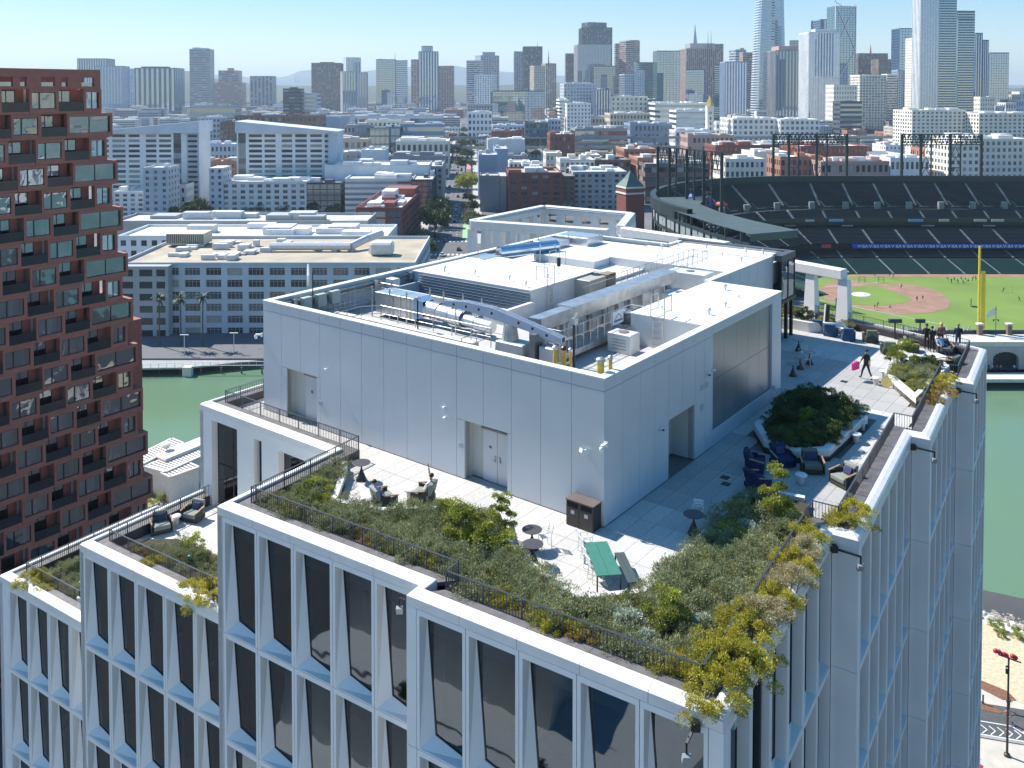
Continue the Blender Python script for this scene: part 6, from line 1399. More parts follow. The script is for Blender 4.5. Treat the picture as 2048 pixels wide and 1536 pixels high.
# ================================================================ the red terracotta apartment tower on the left
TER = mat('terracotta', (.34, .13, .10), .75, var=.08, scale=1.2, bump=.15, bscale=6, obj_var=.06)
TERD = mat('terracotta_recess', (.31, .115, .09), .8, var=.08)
RG = glass('apartment_glass', (.38, .52, .60), .24, wave=.5, wscale=.5); BLK = mat('frame_black', (.012, .014, .018), .4)
BALG = mat('balcony_glass', (.018, .022, .028), .15)
rd_ = Vector((.586, .81, 0)); E0_ = at(203, 195, Y=112); FHT = 3.05; ZTOP = 73.7
red = thing('apartment_tower', 'tall dark red terracotta apartment tower of shifting boxes and balconies at the left', 'apartment tower', (E0_.x, E0_.y, 0), R(54.1))
def bay_meshes():
    w, h, d = 6.6, FHT, .9; g = .02; out = {}
    m = M()   # protruding box with window 0..3.5, recessed balcony 3.5..6.6 (x right)
    m.box(g, 3.5, 0, d, 0, .62); m.box(g, 3.5, 0, d, h - .42, h - g); m.box(g, .28, .0, d, .62, h - .42); m.box(3.12, 3.5, 0, d, .62, h - .42); m.box(3.5, w - g, .0, d * .9, 0, .30)
    out['wall'] = m.mesh('box_frame', TER)
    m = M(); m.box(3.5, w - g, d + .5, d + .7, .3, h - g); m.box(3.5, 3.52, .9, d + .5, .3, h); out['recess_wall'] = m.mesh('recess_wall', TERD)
    m = M(); m.box(.28, 3.12, .12, .2, .62, .70); m.box(.28, 3.12, .12, .2, h - .5, h - .42); m.box(.28, .36, .12, .2, .7, h - .5); m.box(3.04, 3.12, .12, .2, .7, h - .5); m.box(1.15, 1.30, .12, .2, .7, h - .5)
    m.box(3.7, 3.78, d + .4, d + .48, .3, h - .2); m.box(5.5, 5.58, d + .4, d + .48, .3, h - .2); m.box(3.7, 5.58, d + .4, d + .48, h - .28, h - .2); m.box(4.5, 4.58, d + .4, d + .48, .3, h - .2); out['frame'] = m.mesh('window_frame', BLK)
    m = M(); m.face([(.36, .16, .7), (1.15, .16, .7), (1.15, .16, h - .5), (.36, .16, h - .5)]); m.face([(1.3, .16, .7), (3.04, .16, .7), (3.04, .16, h - .5), (1.3, .16, h - .5)]); out['pane'] = m.mesh('window_pane', RG)
    m = M(); m.face([(3.78, d + .44, .3), (4.5, d + .44, .3), (4.5, d + .44, h - .28), (3.78, d + .44, h - .28)]); m.face([(4.58, d + .44, .3), (5.5, d + .44, .3), (5.5, d + .44, h - .28), (4.58, d + .44, h - .28)]); out['door_pane'] = m.mesh('balcony_door', RG)
    m = M(); m.box(3.52, w - .05, .02, .05, .30, 1.42); out['rail'] = m.mesh('balcony_rail', BALG)
    for k in range(4):
        m = M(); c = [(.72, .73, .70), (.55, .60, .60), (.12, .14, .15), (.30, .26, .22)][k]
        x = .36
        rgk = random.Random(k)
        while x < 3.0:
            ww = rgk.uniform(.15, .5)
            if rgk.random() < .55: m.box(x, min(x + ww, 3.04), .38, .46, .62, h - .42)
            x += ww + rgk.uniform(.05, .5)
        m.box(.2, 3.3, 1.8, 1.9, 0, h); out['curtain%d' % k] = m.mesh('curtain', [mat('curtain%d' % k, c, .8)])
    return out
BM_ = bay_meshes(); rb = random.Random(21)
for f in range(24):
    z = ZTOP - 2.4 - FHT * (f + 1); sh = .62 * ((f + 1) // 2) + (0 if f % 2 else -3.3) + (.55 if f % 2 else 0)
    for k in range(6):
        x = -6.6 * (k + 1) + sh + 1.0
        if x + 6.6 > .62 * ((f + 1) // 2) + 1.3: continue
        b = put(BM_['wall'], 'balcony_bay', red, (x, 0, z))
        for nm, key in (('recess_wall', 'recess_wall'), ('window_frame', 'frame'), ('window_pane', 'pane'), ('balcony_door', 'door_pane'), ('balcony_rail', 'rail')): put(BM_[key], nm, b)
        put(BM_['curtain%d' % rb.choice((0, 0, 1, 2, 3))], 'curtain', b)
    xe = .62 * ((f + 1) // 2) + (0.8 if f % 2 else 0); x0 = -6.6 * 1 + sh + 1.0
    while x0 + 6.6 > .62 * ((f + 1) // 2) + 1.3: x0 -= 6.6
    if xe > x0 + 6.65:
        m = M(); m.box(x0 + 6.6, xe, 0, .8, 0, .62); m.box(x0 + 6.6, xe, 0, .8, FHT - .42, FHT - .02)
        if xe - x0 - 6.6 > 1.2: m.box(xe - .3, xe, 0, .8, .62, FHT - .42); m.box(x0 + 6.6, x0 + 6.9, 0, .8, .62, FHT - .42); ww = 1
        else: m.box(x0 + 6.6, xe, 0, .8, .62, FHT - .42); ww = 0
        b = put(m.mesh('corner_box', TER), 'corner_box', red, (0, 0, z))
        if ww: m = M(); m.face([(x0 + 6.9, .3, .62), (xe - .3, .3, .62), (xe - .3, .3, FHT - .42), (x0 + 6.9, .3, FHT - .42)]); put(m.mesh('window_pane', RG), 'window_pane', b); m = M(); c_ = (x0 + 6.9 + xe - .3) / 2; m.box(c_ - .05, c_ + .05, .24, .3, .62, FHT - .42); put(m.mesh('window_frame', BLK), 'window_frame', b)
    if f % 2: m = M(); m.box(xe - 4.5, xe + .0, .8, 9, -.1, FHT); m.build('side_wall', TER, red, (0, 0, z))
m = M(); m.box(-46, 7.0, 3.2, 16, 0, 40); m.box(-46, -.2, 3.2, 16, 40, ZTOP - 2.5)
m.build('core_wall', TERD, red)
m = M(); m.box(-46, -.1, .02, .5, ZTOP - 1.0, ZTOP); m.box(-46, -.1, .05, .6, ZTOP - 2.45, ZTOP - 2.1)
for k in range(9): m.box(-.9 - 2.45 * k - (.9 if k % 2 else 0), -.1 - 2.45 * k, .04, .5, ZTOP - 2.4, ZTOP - 1.0)
m.box(-46, -.1, 4, 4.3, ZTOP - 2.4, ZTOP); m.build('crown_wall', TER, red)
m = M(); m.box(-46, -.4, .3, .34, ZTOP - 2.1, ZTOP - 1.6); m.build('crown_glass', RG, red)
m = M(); m.box(-46, -10.2, 5, 14, ZTOP - 2, ZTOP + 3.2); m.build('plant_room', mat('plant_grey', (.28, .31, .36), .6), red)
# ================================================================ everyday buildings
CK = {'W': (.76, .76, .74), 'G': (.36, .37, .38), 'g': (.24, .25, .27), 'D': (.07, .08, .10), 'N': (.20, .135, .105), 'R': (.23, .075, .055), 'r': (.42, .20, .13), 'P': (.46, .31, .26), 'E': (.55, .48, .38), 'L': (.52, .57, .62), 'K': (.03, .04, .06), 'T': (.10, .17, .20), 'B': (.10, .16, .24), 'C': (.74, .70, .60), 'V': (.12, .15, .13), 'S': (.26, .34, .44)}
WG = [mat('win_dark', (.025, .032, .042), .12, spec=.8), mat('win_mid', (.07, .09, .11), .12, spec=.8), mat('win_blind', (.33, .34, .33), .5), mat('win_warm', (.20, .17, .13), .4)]
GL = {'D': glass('curtain_dark', base=.28, body=(.02, .03, .04)), 'B': glass('curtain_blue', base=.38, body=(.05, .11, .20)), 'T': glass('curtain_teal', base=.34, body=(.04, .12, .14)), 'G': glass('curtain_grey', base=.30, body=(.09, .11, .13))}
def wallm(k): return mat('wall_' + k, CK[k], .75, var=.10, scale=.08, detail=6, obj_var=.10, stain=.06)
ROOFS = [mat('roof_pale', (.52, .51, .48), .8, var=.2, scale=.12, obj_var=.15, stain=.25), mat('roof_white', (.70, .69, .66), .7, var=.1, scale=.12, stain=.15), mat('roof_grey', (.24, .24, .24), .8, var=.2, scale=.12), mat('roof_tan', (.40, .34, .25), .8, var=.2, scale=.12)]
UNITM = mat('roof_kit', (.58, .59, .60), .6, var=.1)
rbl = random.Random(77); BL = []
def facade(mw, mg, w, H, nf, nc, fw, fh, T, z0=0., gnd=0, rg=rbl, rec_=.3, gi=None, wins=None):
    """bands and piers proud of the glass plane; local x along, y inward"""
    fhh = H / nf; cw = w / nc
    if fh < .999:
        b = fhh * (1 - fh) / 2
        for f in range(nf + 1):
            za, zb_ = (f * fhh - b if f else 0), (f * fhh + b if f < nf else H); mw.box(0, w, 0, rec_ + .1, z0 + za, z0 + zb_, 0, T)
    if fw < .999:
        b = cw * (1 - fw) / 2
        for c in range(nc + 1):
            xa, xb = (c * cw - b if c else 0), (c * cw + b if c < nc else w); mw.box(xa, xb, -.03, rec_ + .1, z0, z0 + H, 0, T)
    for f in range(nf):
        for c in range(nc):
            x0, x1 = (c + (1 - fw) / 2) * cw, (c + (1 + fw) / 2) * cw; za, zb_ = z0 + (f + (1 - fh) / 2) * fhh, z0 + (f + (1 + fh) / 2) * fhh
            if wins is not None: wins.append((x0, x1, za, zb_, T)); continue
            mi = gi if gi is not None else rg.choices((0, 1, 2, 3), (5, 3, 1.6, .6))[0]
            mg.raw([(x0, rec_, za), (x1, rec_, za), (x1, rec_, zb_), (x0, rec_, zb_)], [(0, 1, 2, 3)], mi, T)
def bldg(name, label, cat, u0, u1, vt, Y, dep, wk, style='grid', nf=None, nc=None, gk=None, rot=3., roof=0, units=None, single=False, base=2., vb=None, top=None, group=None, fr=None, parapet=.9):
    A = at(u0, vt, Y=Y); B = at(u1, vt, Y=Y); w = (B.x - A.x); zt = A.z; H = zt - base
    nf = nf or max(1, round(H / 3.5)); nc = nc or max(2, round(w / 4.2)); fw, fh = fr or {'grid': (.55, .55), 'band': (1, .5), 'fin': (.5, 1), 'glass': (.93, .86), 'punch': (.4, .5), 'solid': (.3, .3)}[style]
    t = thing(name, label, cat, ((A.x + B.x) / 2, Y, base), R(rot), group); mw, mg = M(), M(); wl = [] if single else None
    if style == 'solid': pass
    else:
        gi = 4 if gk else None
        facade(mw, mg, w, H, nf, nc, fw, fh, Matrix.Translation((-w / 2, 0, 0)), gi=gi, wins=wl)
        ns = max(1, round(nc * dep / w))
        for s in (1, -1):
            if (s > 0) != (A.x + B.x < 0) and abs(A.x + B.x) > w: continue
            T = Matrix.Translation((w / 2 * s, 0 if s > 0 else dep, 0)) @ Matrix.Rotation(R(90 * s), 4, 'Z'); facade(mw, mg, dep, H, nf, ns, fw, fh, T, gi=gi)
    i = .42 if style != 'solid' else 0
    mw.box(-w / 2 + i, w / 2 - i, i, dep - i, 0, H - .05)
    mw.build('wall', wallm(wk), t)
    if mg.f: mg.build('window', WG + ([GL[gk]] if gk else []), t, kind='stuff')
    if wl:
        x0, x1, za, zb_, T = wl[0]; ww, hh = x1 - x0, zb_ - za; k = max(1, round(ww / 1.2))
        pm = []
        for v in range(4):
            m = M(); m.box(0, ww, .30, .34, 0, hh, v); 
            for j in range(k + 1): xx = min(max(ww * j / k, .04), ww - .04); m.box(xx - .04, xx + .04, .24, .30, 0, hh, 4)
            m.box(0, ww, .24, .30, hh * .72, hh * .72 + .07, 4); pm.append(m.mesh('window', WG + [mat('mullion_pale' if wk in 'WLC' else 'frame_black', (.5, .5, .5), .5)]))
        for (x0, x1, za, zb_, T) in wl: p = T @ Vector((x0, 0, za)); put(pm[rbl.choices((0, 1, 2, 3), (5, 4, 1.5, .5))[0]], 'window', t, p)
    m = M(); m.box(-w / 2, w / 2, 0, dep, H - .05, H); m.build('roof', ROOFS[roof], t)
    if parapet and w > 8:
        m = M(); th = .35
        m.box(-w / 2 - .02, w / 2 + .02, -.02, th, H, H + parapet); m.box(-w / 2 - .02, w / 2 + .02, dep - th, dep + .02, H, H + parapet); m.box(-w / 2 - .02, -w / 2 + th, th + .01, dep - th - .01, H, H + parapet); m.box(w / 2 - th, w / 2 + .02, th + .01, dep - th - .01, H, H + parapet); m.build('parapet', wallm(wk), t)
    n = units if units is not None else int(min(9, w * dep / 160))
    for j in range(n):
        a, b, c = rbl.uniform(.06, .16) * w, rbl.uniform(.08, .2) * dep, rbl.uniform(1.2, 3.2); x, y = rbl.uniform(-w / 2 + a, w / 2 - a), rbl.uniform(b + 1, dep - b - 1)
        a, b = min(a, 5), min(b, 5); m = M(); m.box(x - a, x + a, y - b, y + b, H, H + c); m.build('roof_unit', UNITM if j % 3 else wallm(wk), t)
    if top:
        for (x0, x1, y0, y1, h, k) in top: m = M(); m.box(w * x0, w * x1, dep * y0, dep * y1, H, H + h); m.build('upper_storey', wallm(k), t)
    BL.append((label, (u0 + u1) / 2, vt, Y)); return t, w, H
# -- the office block with palms across the creek
ob, w_, H_ = bldg('waterfront_office', 'long pale six-storey office block with big dark windows across the creek', 'office building', 236, 830, 531, 250, 46, 'L', 'grid', 6, 14, single=True, rot=0, roof=3, units=0, base=.8, fr=(.72, .60))
rk = random.Random(14)
for k in range(26):
    x, y = rk.uniform(-w_ / 2 + 4, w_ / 2 - 14), rk.uniform(8, 38); a, b, c = rk.uniform(.7, 2.4), rk.uniform(.6, 2), rk.uniform(.7, 2.2); m = M(); m.box(x - a, x + a, y - b, y + b, H_, H_ + c)
    if k % 3 == 0: m.box(x - a * .6, x + a * 1.8, y - .4, y + .4, H_ + c * .3, H_ + c * .7)
    m.build('roof_unit', UNITM, ob, bevel=.05)
m = M(); m.box(-w_ / 2 + 2, -w_ / 2 + 14, 30, 38, H_ + .6, H_ + 4.2); m.build('chiller', mat('chiller_cream', (.55, .52, .42), .6), ob)
m = M()
for k in range(20): m.box(-w_ / 2 + 2.2 + .6 * k, -w_ / 2 + 2.45 + .6 * k, 29.9, 30, H_ + 1.2, H_ + 3.9)
m.build('chiller_slot', DARKM, ob, kind='stuff')
m = M(); m.path([(-5, 22, H_ + 1.6), (20, 22, H_ + 1.6), (24, 28, H_ + 3), (27, 38, H_ + 3)], 1.2, 8); m.path([(2, 30, H_ + 1), (16, 30, H_ + 1)], .8, 8); m.build('roof_duct', UNITM, ob)
m = M(); m.box(27, 34, 14, 19, H_ + .2, H_ + 4); m.build('roof_cabin', UNITM, ob, bevel=.6)
m = M(); m.box(-w_ / 2 - .3, -w_ / 2 + 15.5, -3.2, -.05, 0, H_ + .4); m.build('stair_wing', wallm('G'), ob)
for f in range(6):
    for x in (2, 7.4, 12.2):
        m = M(); m.box(-w_ / 2 + x, -w_ / 2 + x + (3.6 if x != 12.2 else 2.4), -3.26, -3.2, f * H_ / 6 + 1.0, f * H_ / 6 + 2.9, 0); m.build('window', WG[0], ob)
# palms
def palm(pos, h, label, s=1.):
    t = thing('palm_tree', label, 'palm tree', pos, rbl.uniform(0, 6)); m = M(); m.tube((0, 0, 0), (0, 0, h * .5), .24, 7, 0, .18); m.tube((0, 0, h * .5), (.1, 0, h), .18, 7, 0, .15); m.build('trunk', mat('palm_bark', (.10, .075, .055), .9), t)
    m = M()
    for k in range(34):
        a = rbl.uniform(0, 6.28); el = rbl.uniform(-.9, 1.2); pr = Vector((.1, 0, h)); d = Vector((math.cos(a) * math.cos(el), math.sin(a) * math.cos(el), math.sin(el)))
        for j in range(4):
            nx = pr + d * .62 * s; sd = Vector((-math.sin(a), math.cos(a), 0)) * (.28 - .05 * j) * s; m.face([pr - sd, pr + sd, nx + sd * .8, nx - sd * .8]); pr = nx; d = (d + Vector((0, 0, -.33))).normalized()
    m.build('frond', mat('palm_green', (.045, .065, .03), .6, var=.3, scale=2), t, kind='stuff'); return t
for u, vb, vt, lb in ((319, 695, 598, 'left one of the three palms before the office block'), (362, 695, 597, 'middle palm of the three before the office block'), (406, 695, 595, 'right palm of the three before the office block')):
    p = at(u, vb, z=1.6); palm(p, at(u, vt, Y=p.y).z - 1.6, lb)
# -- low-rise behind it
bldg('office_annex', 'long low white annex with two parapet lines behind the waterfront office', 'office building', 236, 775, 476, 306, 26, 'W', 'grid', 5, 26, rot=0, roof=1, units=9)
bldg('office_annex', 'narrow pale penthouse floor on the annex behind the waterfront office', 'office building', 225, 735, 446, 334, 22, 'G', 'solid', rot=0, roof=0, units=8)
b_, w_, H_ = bldg('red_office', 'dark red and glass office with a cluttered white roof beside the street', 'office building', 712, 805, 422, 372, 64, 'R', 'glass', 6, 3, 'G', rot=-1, roof=1, units=12, fr=(.78, .8), parapet=1.6)
m = M(); m.box(-w_ / 2 + 4, w_ / 2 - 1, 50, 64, H_, H_ + 4); m.build('red_parapet', wallm('R'), b_); m = M(); m.box(-4, 2, 30, 42, H_, H_ + 5); m.build('stair_head', wallm('W'), b_)
# -- white slab apartments
def slab(label, u0, u1, cols, stack, side):
    Y = 514; A, B = at(u0, 266, Y=Y), at(u1, 266, Y=Y); w = B.x - A.x; H = A.z - 2; t = thing('slab_apartments', label, 'apartment block', ((A.x + B.x) / 2, Y, 2), R(2)); nf = 15; fh = H / nf; px = w / (u1 - u0)
    m = M(); m.box(-w / 2, w / 2, .5, 24, 0, H); m.build('wall', wallm('W'), t)
    m = M(); m.raw([(-w / 2 - .5, -1.5, H), (w / 2 + 7.5, -1.5, H), (w / 2 + 7.5, -1.5, H + (7 if side > 0 else 1)), (-w / 2 - .5, -1.5, H + (1 if side > 0 else 7)), (-w / 2 - .5, 25, H), (w / 2 + 7.5, 25, H), (w / 2 + 7.5, 25, H + (7 if side > 0 else 1)), (-w / 2 - .5, 25, H + (1 if side > 0 else 7))], [(0, 1, 2, 3), (3, 2, 6, 7), (1, 5, 6, 2), (4, 0, 3, 7), (5, 4, 7, 6)]); m.build('sloped_crown', wallm('L'), t)
    cs = sorted(cols); x = -w / 2; mp = M()
    for c0, c1 in cs + [(u1, u1)]:
        xa = (c0 - u0) * px - w / 2
        if xa > x + .05: mp.box(x, xa, 0, .5, 0, H)
        x = (c1 - u0) * px - w / 2
    mp.build('pier', wallm('W'), t)
    for c0, c1 in cs:
        xa, xb = (c0 - u0) * px - w / 2, (c1 - u0) * px - w / 2; st = (c0, c1) == stack; ms = M()
        if not st:
            for f in range(nf + 1): ms.box(xa, xb, .02, .5, max(0, f * fh - .75), min(H, f * fh + .55))
            ms.build('spandrel', wallm('W'), t)
        k = max(1, round((xb - xa) / 1.6)); pm = []
        for v in range(4):
            m = M(); m.box(0, xb - xa, 0, .04, 0, fh - 1.3 if not st else fh - .15, v)
            for j in range(k + 1): xx = (xb - xa) * j / k; m.box(xx - .05, xx + .05, -.05, 0, 0, fh - 1.3 if not st else fh - .15, 4)
            pm.append(m.mesh('window', WG + [BLK]))
        for f in range(nf): put(pm[rbl.choices((0, 1, 2, 3), (3, 5, 4, 1))[0]], 'window', t, (xa, .38 if not st else .1, f * fh + (.55 if not st else .1)))
    m = M(); m.box(w / 2, w / 2 + 7, .2, 22, 0, H); m.build('end_wall', wallm('L'), t)
    for f in range(nf): m = M(); m.box(w / 2 + 1 if side > 0 else w / 2 - .2, w / 2 + 6 if side > 0 else w / 2 + 1.4, -.9, .2, f * fh + .5, f * fh + 1.7); m.build('balcony', DARKM, t)
    BL.append((label, (u0 + u1) / 2, 266, Y))
slab('left white slab apartment block with a sloping grey crown', 190, 372, [(205, 218), (225, 251), (257, 279), (291, 312), (317, 341), (346, 361)], (346, 361), 1)
slab('right white slab apartment block with a sloping grey crown', 474, 650, [(477, 492), (498, 524), (529, 551), (563, 584), (590, 613), (620, 643)], (477, 492), -1)
# -- hand-placed mid distance: u0 u1 vtop Y depth wall style nf nc gk roof | name | label
MID = '''
444 612 366 480 26 W grid 6 10 - 1|courtyard_apartments|low white courtyard block with a regular grid of windows|s
612 682 368 482 24 D glass 6 5 D 0|courtyard_apartments|dark glazed corner of the white courtyard block
418 446 336 478 16 L punch 8 2 - 1|stair_tower|pale stair tower at the left end of the courtyard block
227 288 386 485 24 W grid 5 4 - 1|courtyard_apartments|low white block with a few windows beside the red tower|s
286 336 338 478 18 L punch 8 3 - 1|stair_tower|pale slanted stair tower left of the left slab block|s
334 372 372 500 20 W punch 3 3 - 2|parking_podium|white podium wall right of the pale stair tower
650 858 333 500 30 L solid 1 1 - 1|hall_roof|long pale blue windowless hall with a curved end behind the courtyard block
690 826 360 476 26 W band 7 6 D 0|office_building|white banded office under the pale hall
822 866 362 470 40 D glass 7 4 T 0|office_building|dark glass corner office on the street side
855 884 335 520 40 G grid 7 3 - 0|office_building|grey street-side building with large dark windows
957 995 312 560 30 S solid 1 1 - 0|gable_block|blue-grey windowless gable block right of the street
990 1016 300 600 40 S solid 1 1 - 0|gable_block|taller blue-grey block behind the gable
960 998 354 505 20 g solid 1 1 - 0|gable_block|dark lower gable wall right of the street
998 1013 352 507 22 G solid 1 1 - 0|gable_block|grey lower gable wall next to the dark one
1016 1124 348 500 36 R grid 7 5 - 3|loft_building|brick loft building with a glazed white top floor|s
1124 1150 352 508 24 N grid 7 2 - 2|loft_building|narrow dark brick building beside the glazed loft
1146 1254 346 512 34 G grid 7 8 - 1|apartment_block|white and brick apartment block with blue bays|s
1120 1190 322 560 26 C grid 5 7 - 0|apartment_block|cream low block with a white stair head
1190 1262 322 566 24 N grid 5 6 - 2|warehouse|dark brick block left of the ballpark
1092 1124 308 640 24 C punch 4 4 - 1|warehouse|cream cube of a building behind the loft
1170 1200 312 620 20 C punch 3 3 - 1|warehouse|cream cube with a window near the trees
1248 1312 300 610 34 r grid 5 6 - 0|warehouse|salmon brick warehouse with a white upper part
1275 1345 318 560 30 r grid 5 8 - 3|warehouse|red-pink office building behind the light tower
1100 1150 270 800 30 R punch 4 6 - 1|warehouse|small red brick building just past the freeway
1450 1530 320 570 30 C grid 4 8 - 1|market_hall|brick base building with a white skylit roof behind the ballpark
1290 1420 330 540 24 N band 4 10 - 2|warehouse|brick building with a round sign hidden behind the truss tower
1430 1560 292 700 32 R punch 5 14 - 1|warehouse|long brown brick warehouse with many small windows
1508 1580 306 640 30 C solid 1 1 - 1|warehouse|pale low shed between the brick warehouses
1600 1735 294 640 36 R punch 5 16 - 1|warehouse|dark red brick warehouse behind the middle light tower
1560 1650 316 575 26 r grid 4 8 - 1|warehouse|orange brick building right of the middle light tower
1640 1780 325 560 26 P grid 3 12 - 1|warehouse|low pale orange building before the right light tower
1780 1860 318 566 30 W grid 3 8 - 1|warehouse|low white building before the right light tower
1858 1910 300 620 26 r grid 4 6 - 1|warehouse|orange building behind the right light tower
1925 2060 280 560 40 C grid 9 12 - 1|apartment_block|beige apartment block with narrow windows at the right edge|s
1900 1960 290 555 30 C grid 8 5 - 1|apartment_block|cream wing of the beige apartment block
1823 1934 222 900 40 C grid 13 12 - 1|apartment_tower|wide cream apartment tower behind the right light tower|s
1957 2065 228 880 40 C grid 12 11 - 1|apartment_tower|cream apartment tower at the right edge above the beige one|s
1465 1560 238 1000 50 W grid 6 9 - 1|office_building|big white office building left of the middle light tower|s
1560 1640 240 990 46 W grid 6 8 - 1|office_building|white office annex above the middle light tower|s
1350 1432 262 1010 30 W grid 3 8 - 1|office_building|white low building beside the clock tower
1432 1470 246 1060 30 W grid 4 5 - 1|office_building|white arched building right of the clock tower
1375 1468 272 860 30 P grid 3 10 - 0|warehouse|pale pink building in front of the clock tower
1220 1300 228 1150 46 E grid 5 12 - 1|office_building|long beige building with an arcade roof
1310 1420 207 1250 60 W band 7 10 D 0|office_building|wide white office with dark window bands
1352 1425 222 1180 40 W band 6 7 D 0|office_building|lower white office wing with bands
1222 1296 194 1300 60 C punch 9 8 - 0|office_building|cream block of a building with a shaded left face
1296 1322 200 1320 30 D band 9 4 D 0|office_building|dark striped building right of the cream block
1130 1225 236 1200 50 E grid 4 14 - 1|office_building|long beige industrial building above the freeway
1260 1345 248 1050 40 S grid 3 10 - 1|office_building|blue-grey block left of the clock tower
1150 1255 258 960 40 g band 3 10 D 0|office_building|low grey building along the freeway
1119 1138 200 1220 46 W band 12 3 D 0|office_building|white building with dark bands beside the street grid
1134 1182 208 1190 40 W punch 10 7 - 0|office_building|white block dotted with small square windows
1128 1190 168 1350 60 L punch 16 10 - 0|hotel|pale hotel with a blue glass attic and scattered windows
1190 1223 180 1300 36 B fin 15 6 B 0|office_building|striped blue and white building
1098 1121 218 1250 30 P band 8 3 D 0|office_building|pinkish banded building left of the white ones
1050 1096 246 1000 30 T grid 5 6 - 1|apartment_block|pale green apartment building above the freeway
985 1050 252 1010 30 L grid 4 8 - 1|apartment_block|white and mint apartment row above the freeway
983 1048 264 940 26 R punch 3 10 - 2|warehouse|red brick warehouse along the freeway
1096 1122 240 1010 34 L grid 6 4 - 0|apartment_block|light blue apartment building above the freeway
936 984 226 1150 36 W grid 5 6 - 1|apartment_block|white stepped apartments right of the street
975 1050 280 880 26 W solid 1 1 - 1|warehouse|low white shed under the freeway
800 888 250 900 40 S band 4 10 D 0|office_building|slate blue office with window bands left of the street
740 800 256 880 34 T glass 4 6 T 0|office_building|glassy low office beside the slate blue one
680 740 252 900 34 g grid 4 8 - 2|apartment_block|grey apartment building left of the glassy office
792 898 284 700 40 C grid 3 10 - 1|warehouse|cream warehouse with pale panels near the street|s
722 770 302 640 30 L solid 1 1 - 1|warehouse|white gabled hall behind the right slab block
660 722 306 640 30 G grid 3 6 - 1|warehouse|grey low building behind the right slab block
780 890 314 610 24 g solid 1 1 - 2|warehouse|dark flat shed beside the street
640 735 280 760 30 E grid 3 8 - 3|warehouse|tan low building right of the slab block
700 885 232 1100 60 L band 3 12 D 0|convention_hall|long low pale convention hall left of the street
640 700 236 1150 50 S solid 1 1 - 0|convention_hall|blue-grey hall beside the convention hall
730 800 242 1000 20 C grid 4 8 - 1|apartment_block|cream row of houses below the convention hall
405 470 290 700 26 L grid 4 8 - 1|apartment_block|pale blue row of flats between the slab blocks|s
400 470 325 620 26 r grid 4 8 - 3|warehouse|brown brick building between the slab blocks
440 468 245 960 26 N grid 8 4 - 3|unfinished_block|open brown building frame under construction
470 640 232 1000 40 N grid 5 20 - 3|unfinished_block|long brown building under construction behind the right slab
395 440 236 1050 30 L grid 6 6 - 1|office_building|pale office stepping up behind the left slab
380 470 212 1400 40 G band 3 12 D 0|office_building|long grey low building above the left slab
566 600 178 1500 40 D band 12 3 - 0|office_building|dark blue slab with white window rows
597 633 188 1520 40 L band 9 5 D 0|office_building|pale banded building right of the dark blue slab
'''
for ln_ in MID.strip().splitlines():
    p = ln_.split('|'); a = p[0].split(); single = len(p) > 3
    nf = int(a[7]); nc = int(a[8]); gk = None if a[9] == '-' else a[9]
    bldg(p[1], p[2], p[1].replace('_', ' '), float(a[0]), float(a[1]), float(a[2]), float(a[3]), float(a[4]), a[5], a[6], nf, nc, gk, 3. if float(a[3]) > 520 else 2., int(a[10]), single=single)
# ================================================================ the ballpark across the cove
bp = thing('ballpark', 'dark green ballpark grandstand curving round the bright grass field', 'stadium', (0, 0, 0))
SEATS_SHADED = [mat('seat_shaded_tone', (.008, .022, .032), .6, var=.15, scale=.3), mat('seat_step', (.028, .045, .055), .8, var=.1)]  # seats lying in shade: the shade is painted in as a darker navy
SEATS_SUNLIT = [mat('seat_sunlit_tone', (.03, .085, .075), .6, var=.12, scale=.3), mat('seat_step', (.045, .065, .07))]  # same seats in the sun: sunlight painted in as a lighter green
AIS = mat('aisle_grey', (.26, .28, .27), .8, var=.1, scale=.5); BG = mat('park_steel', (.030, .042, .045), .5, .2, var=.15); BGL = mat('park_roof', (.06, .085, .085), .6, var=.15, scale=.2); BDK = mat('park_dark', (.008, .010, .013), .8)
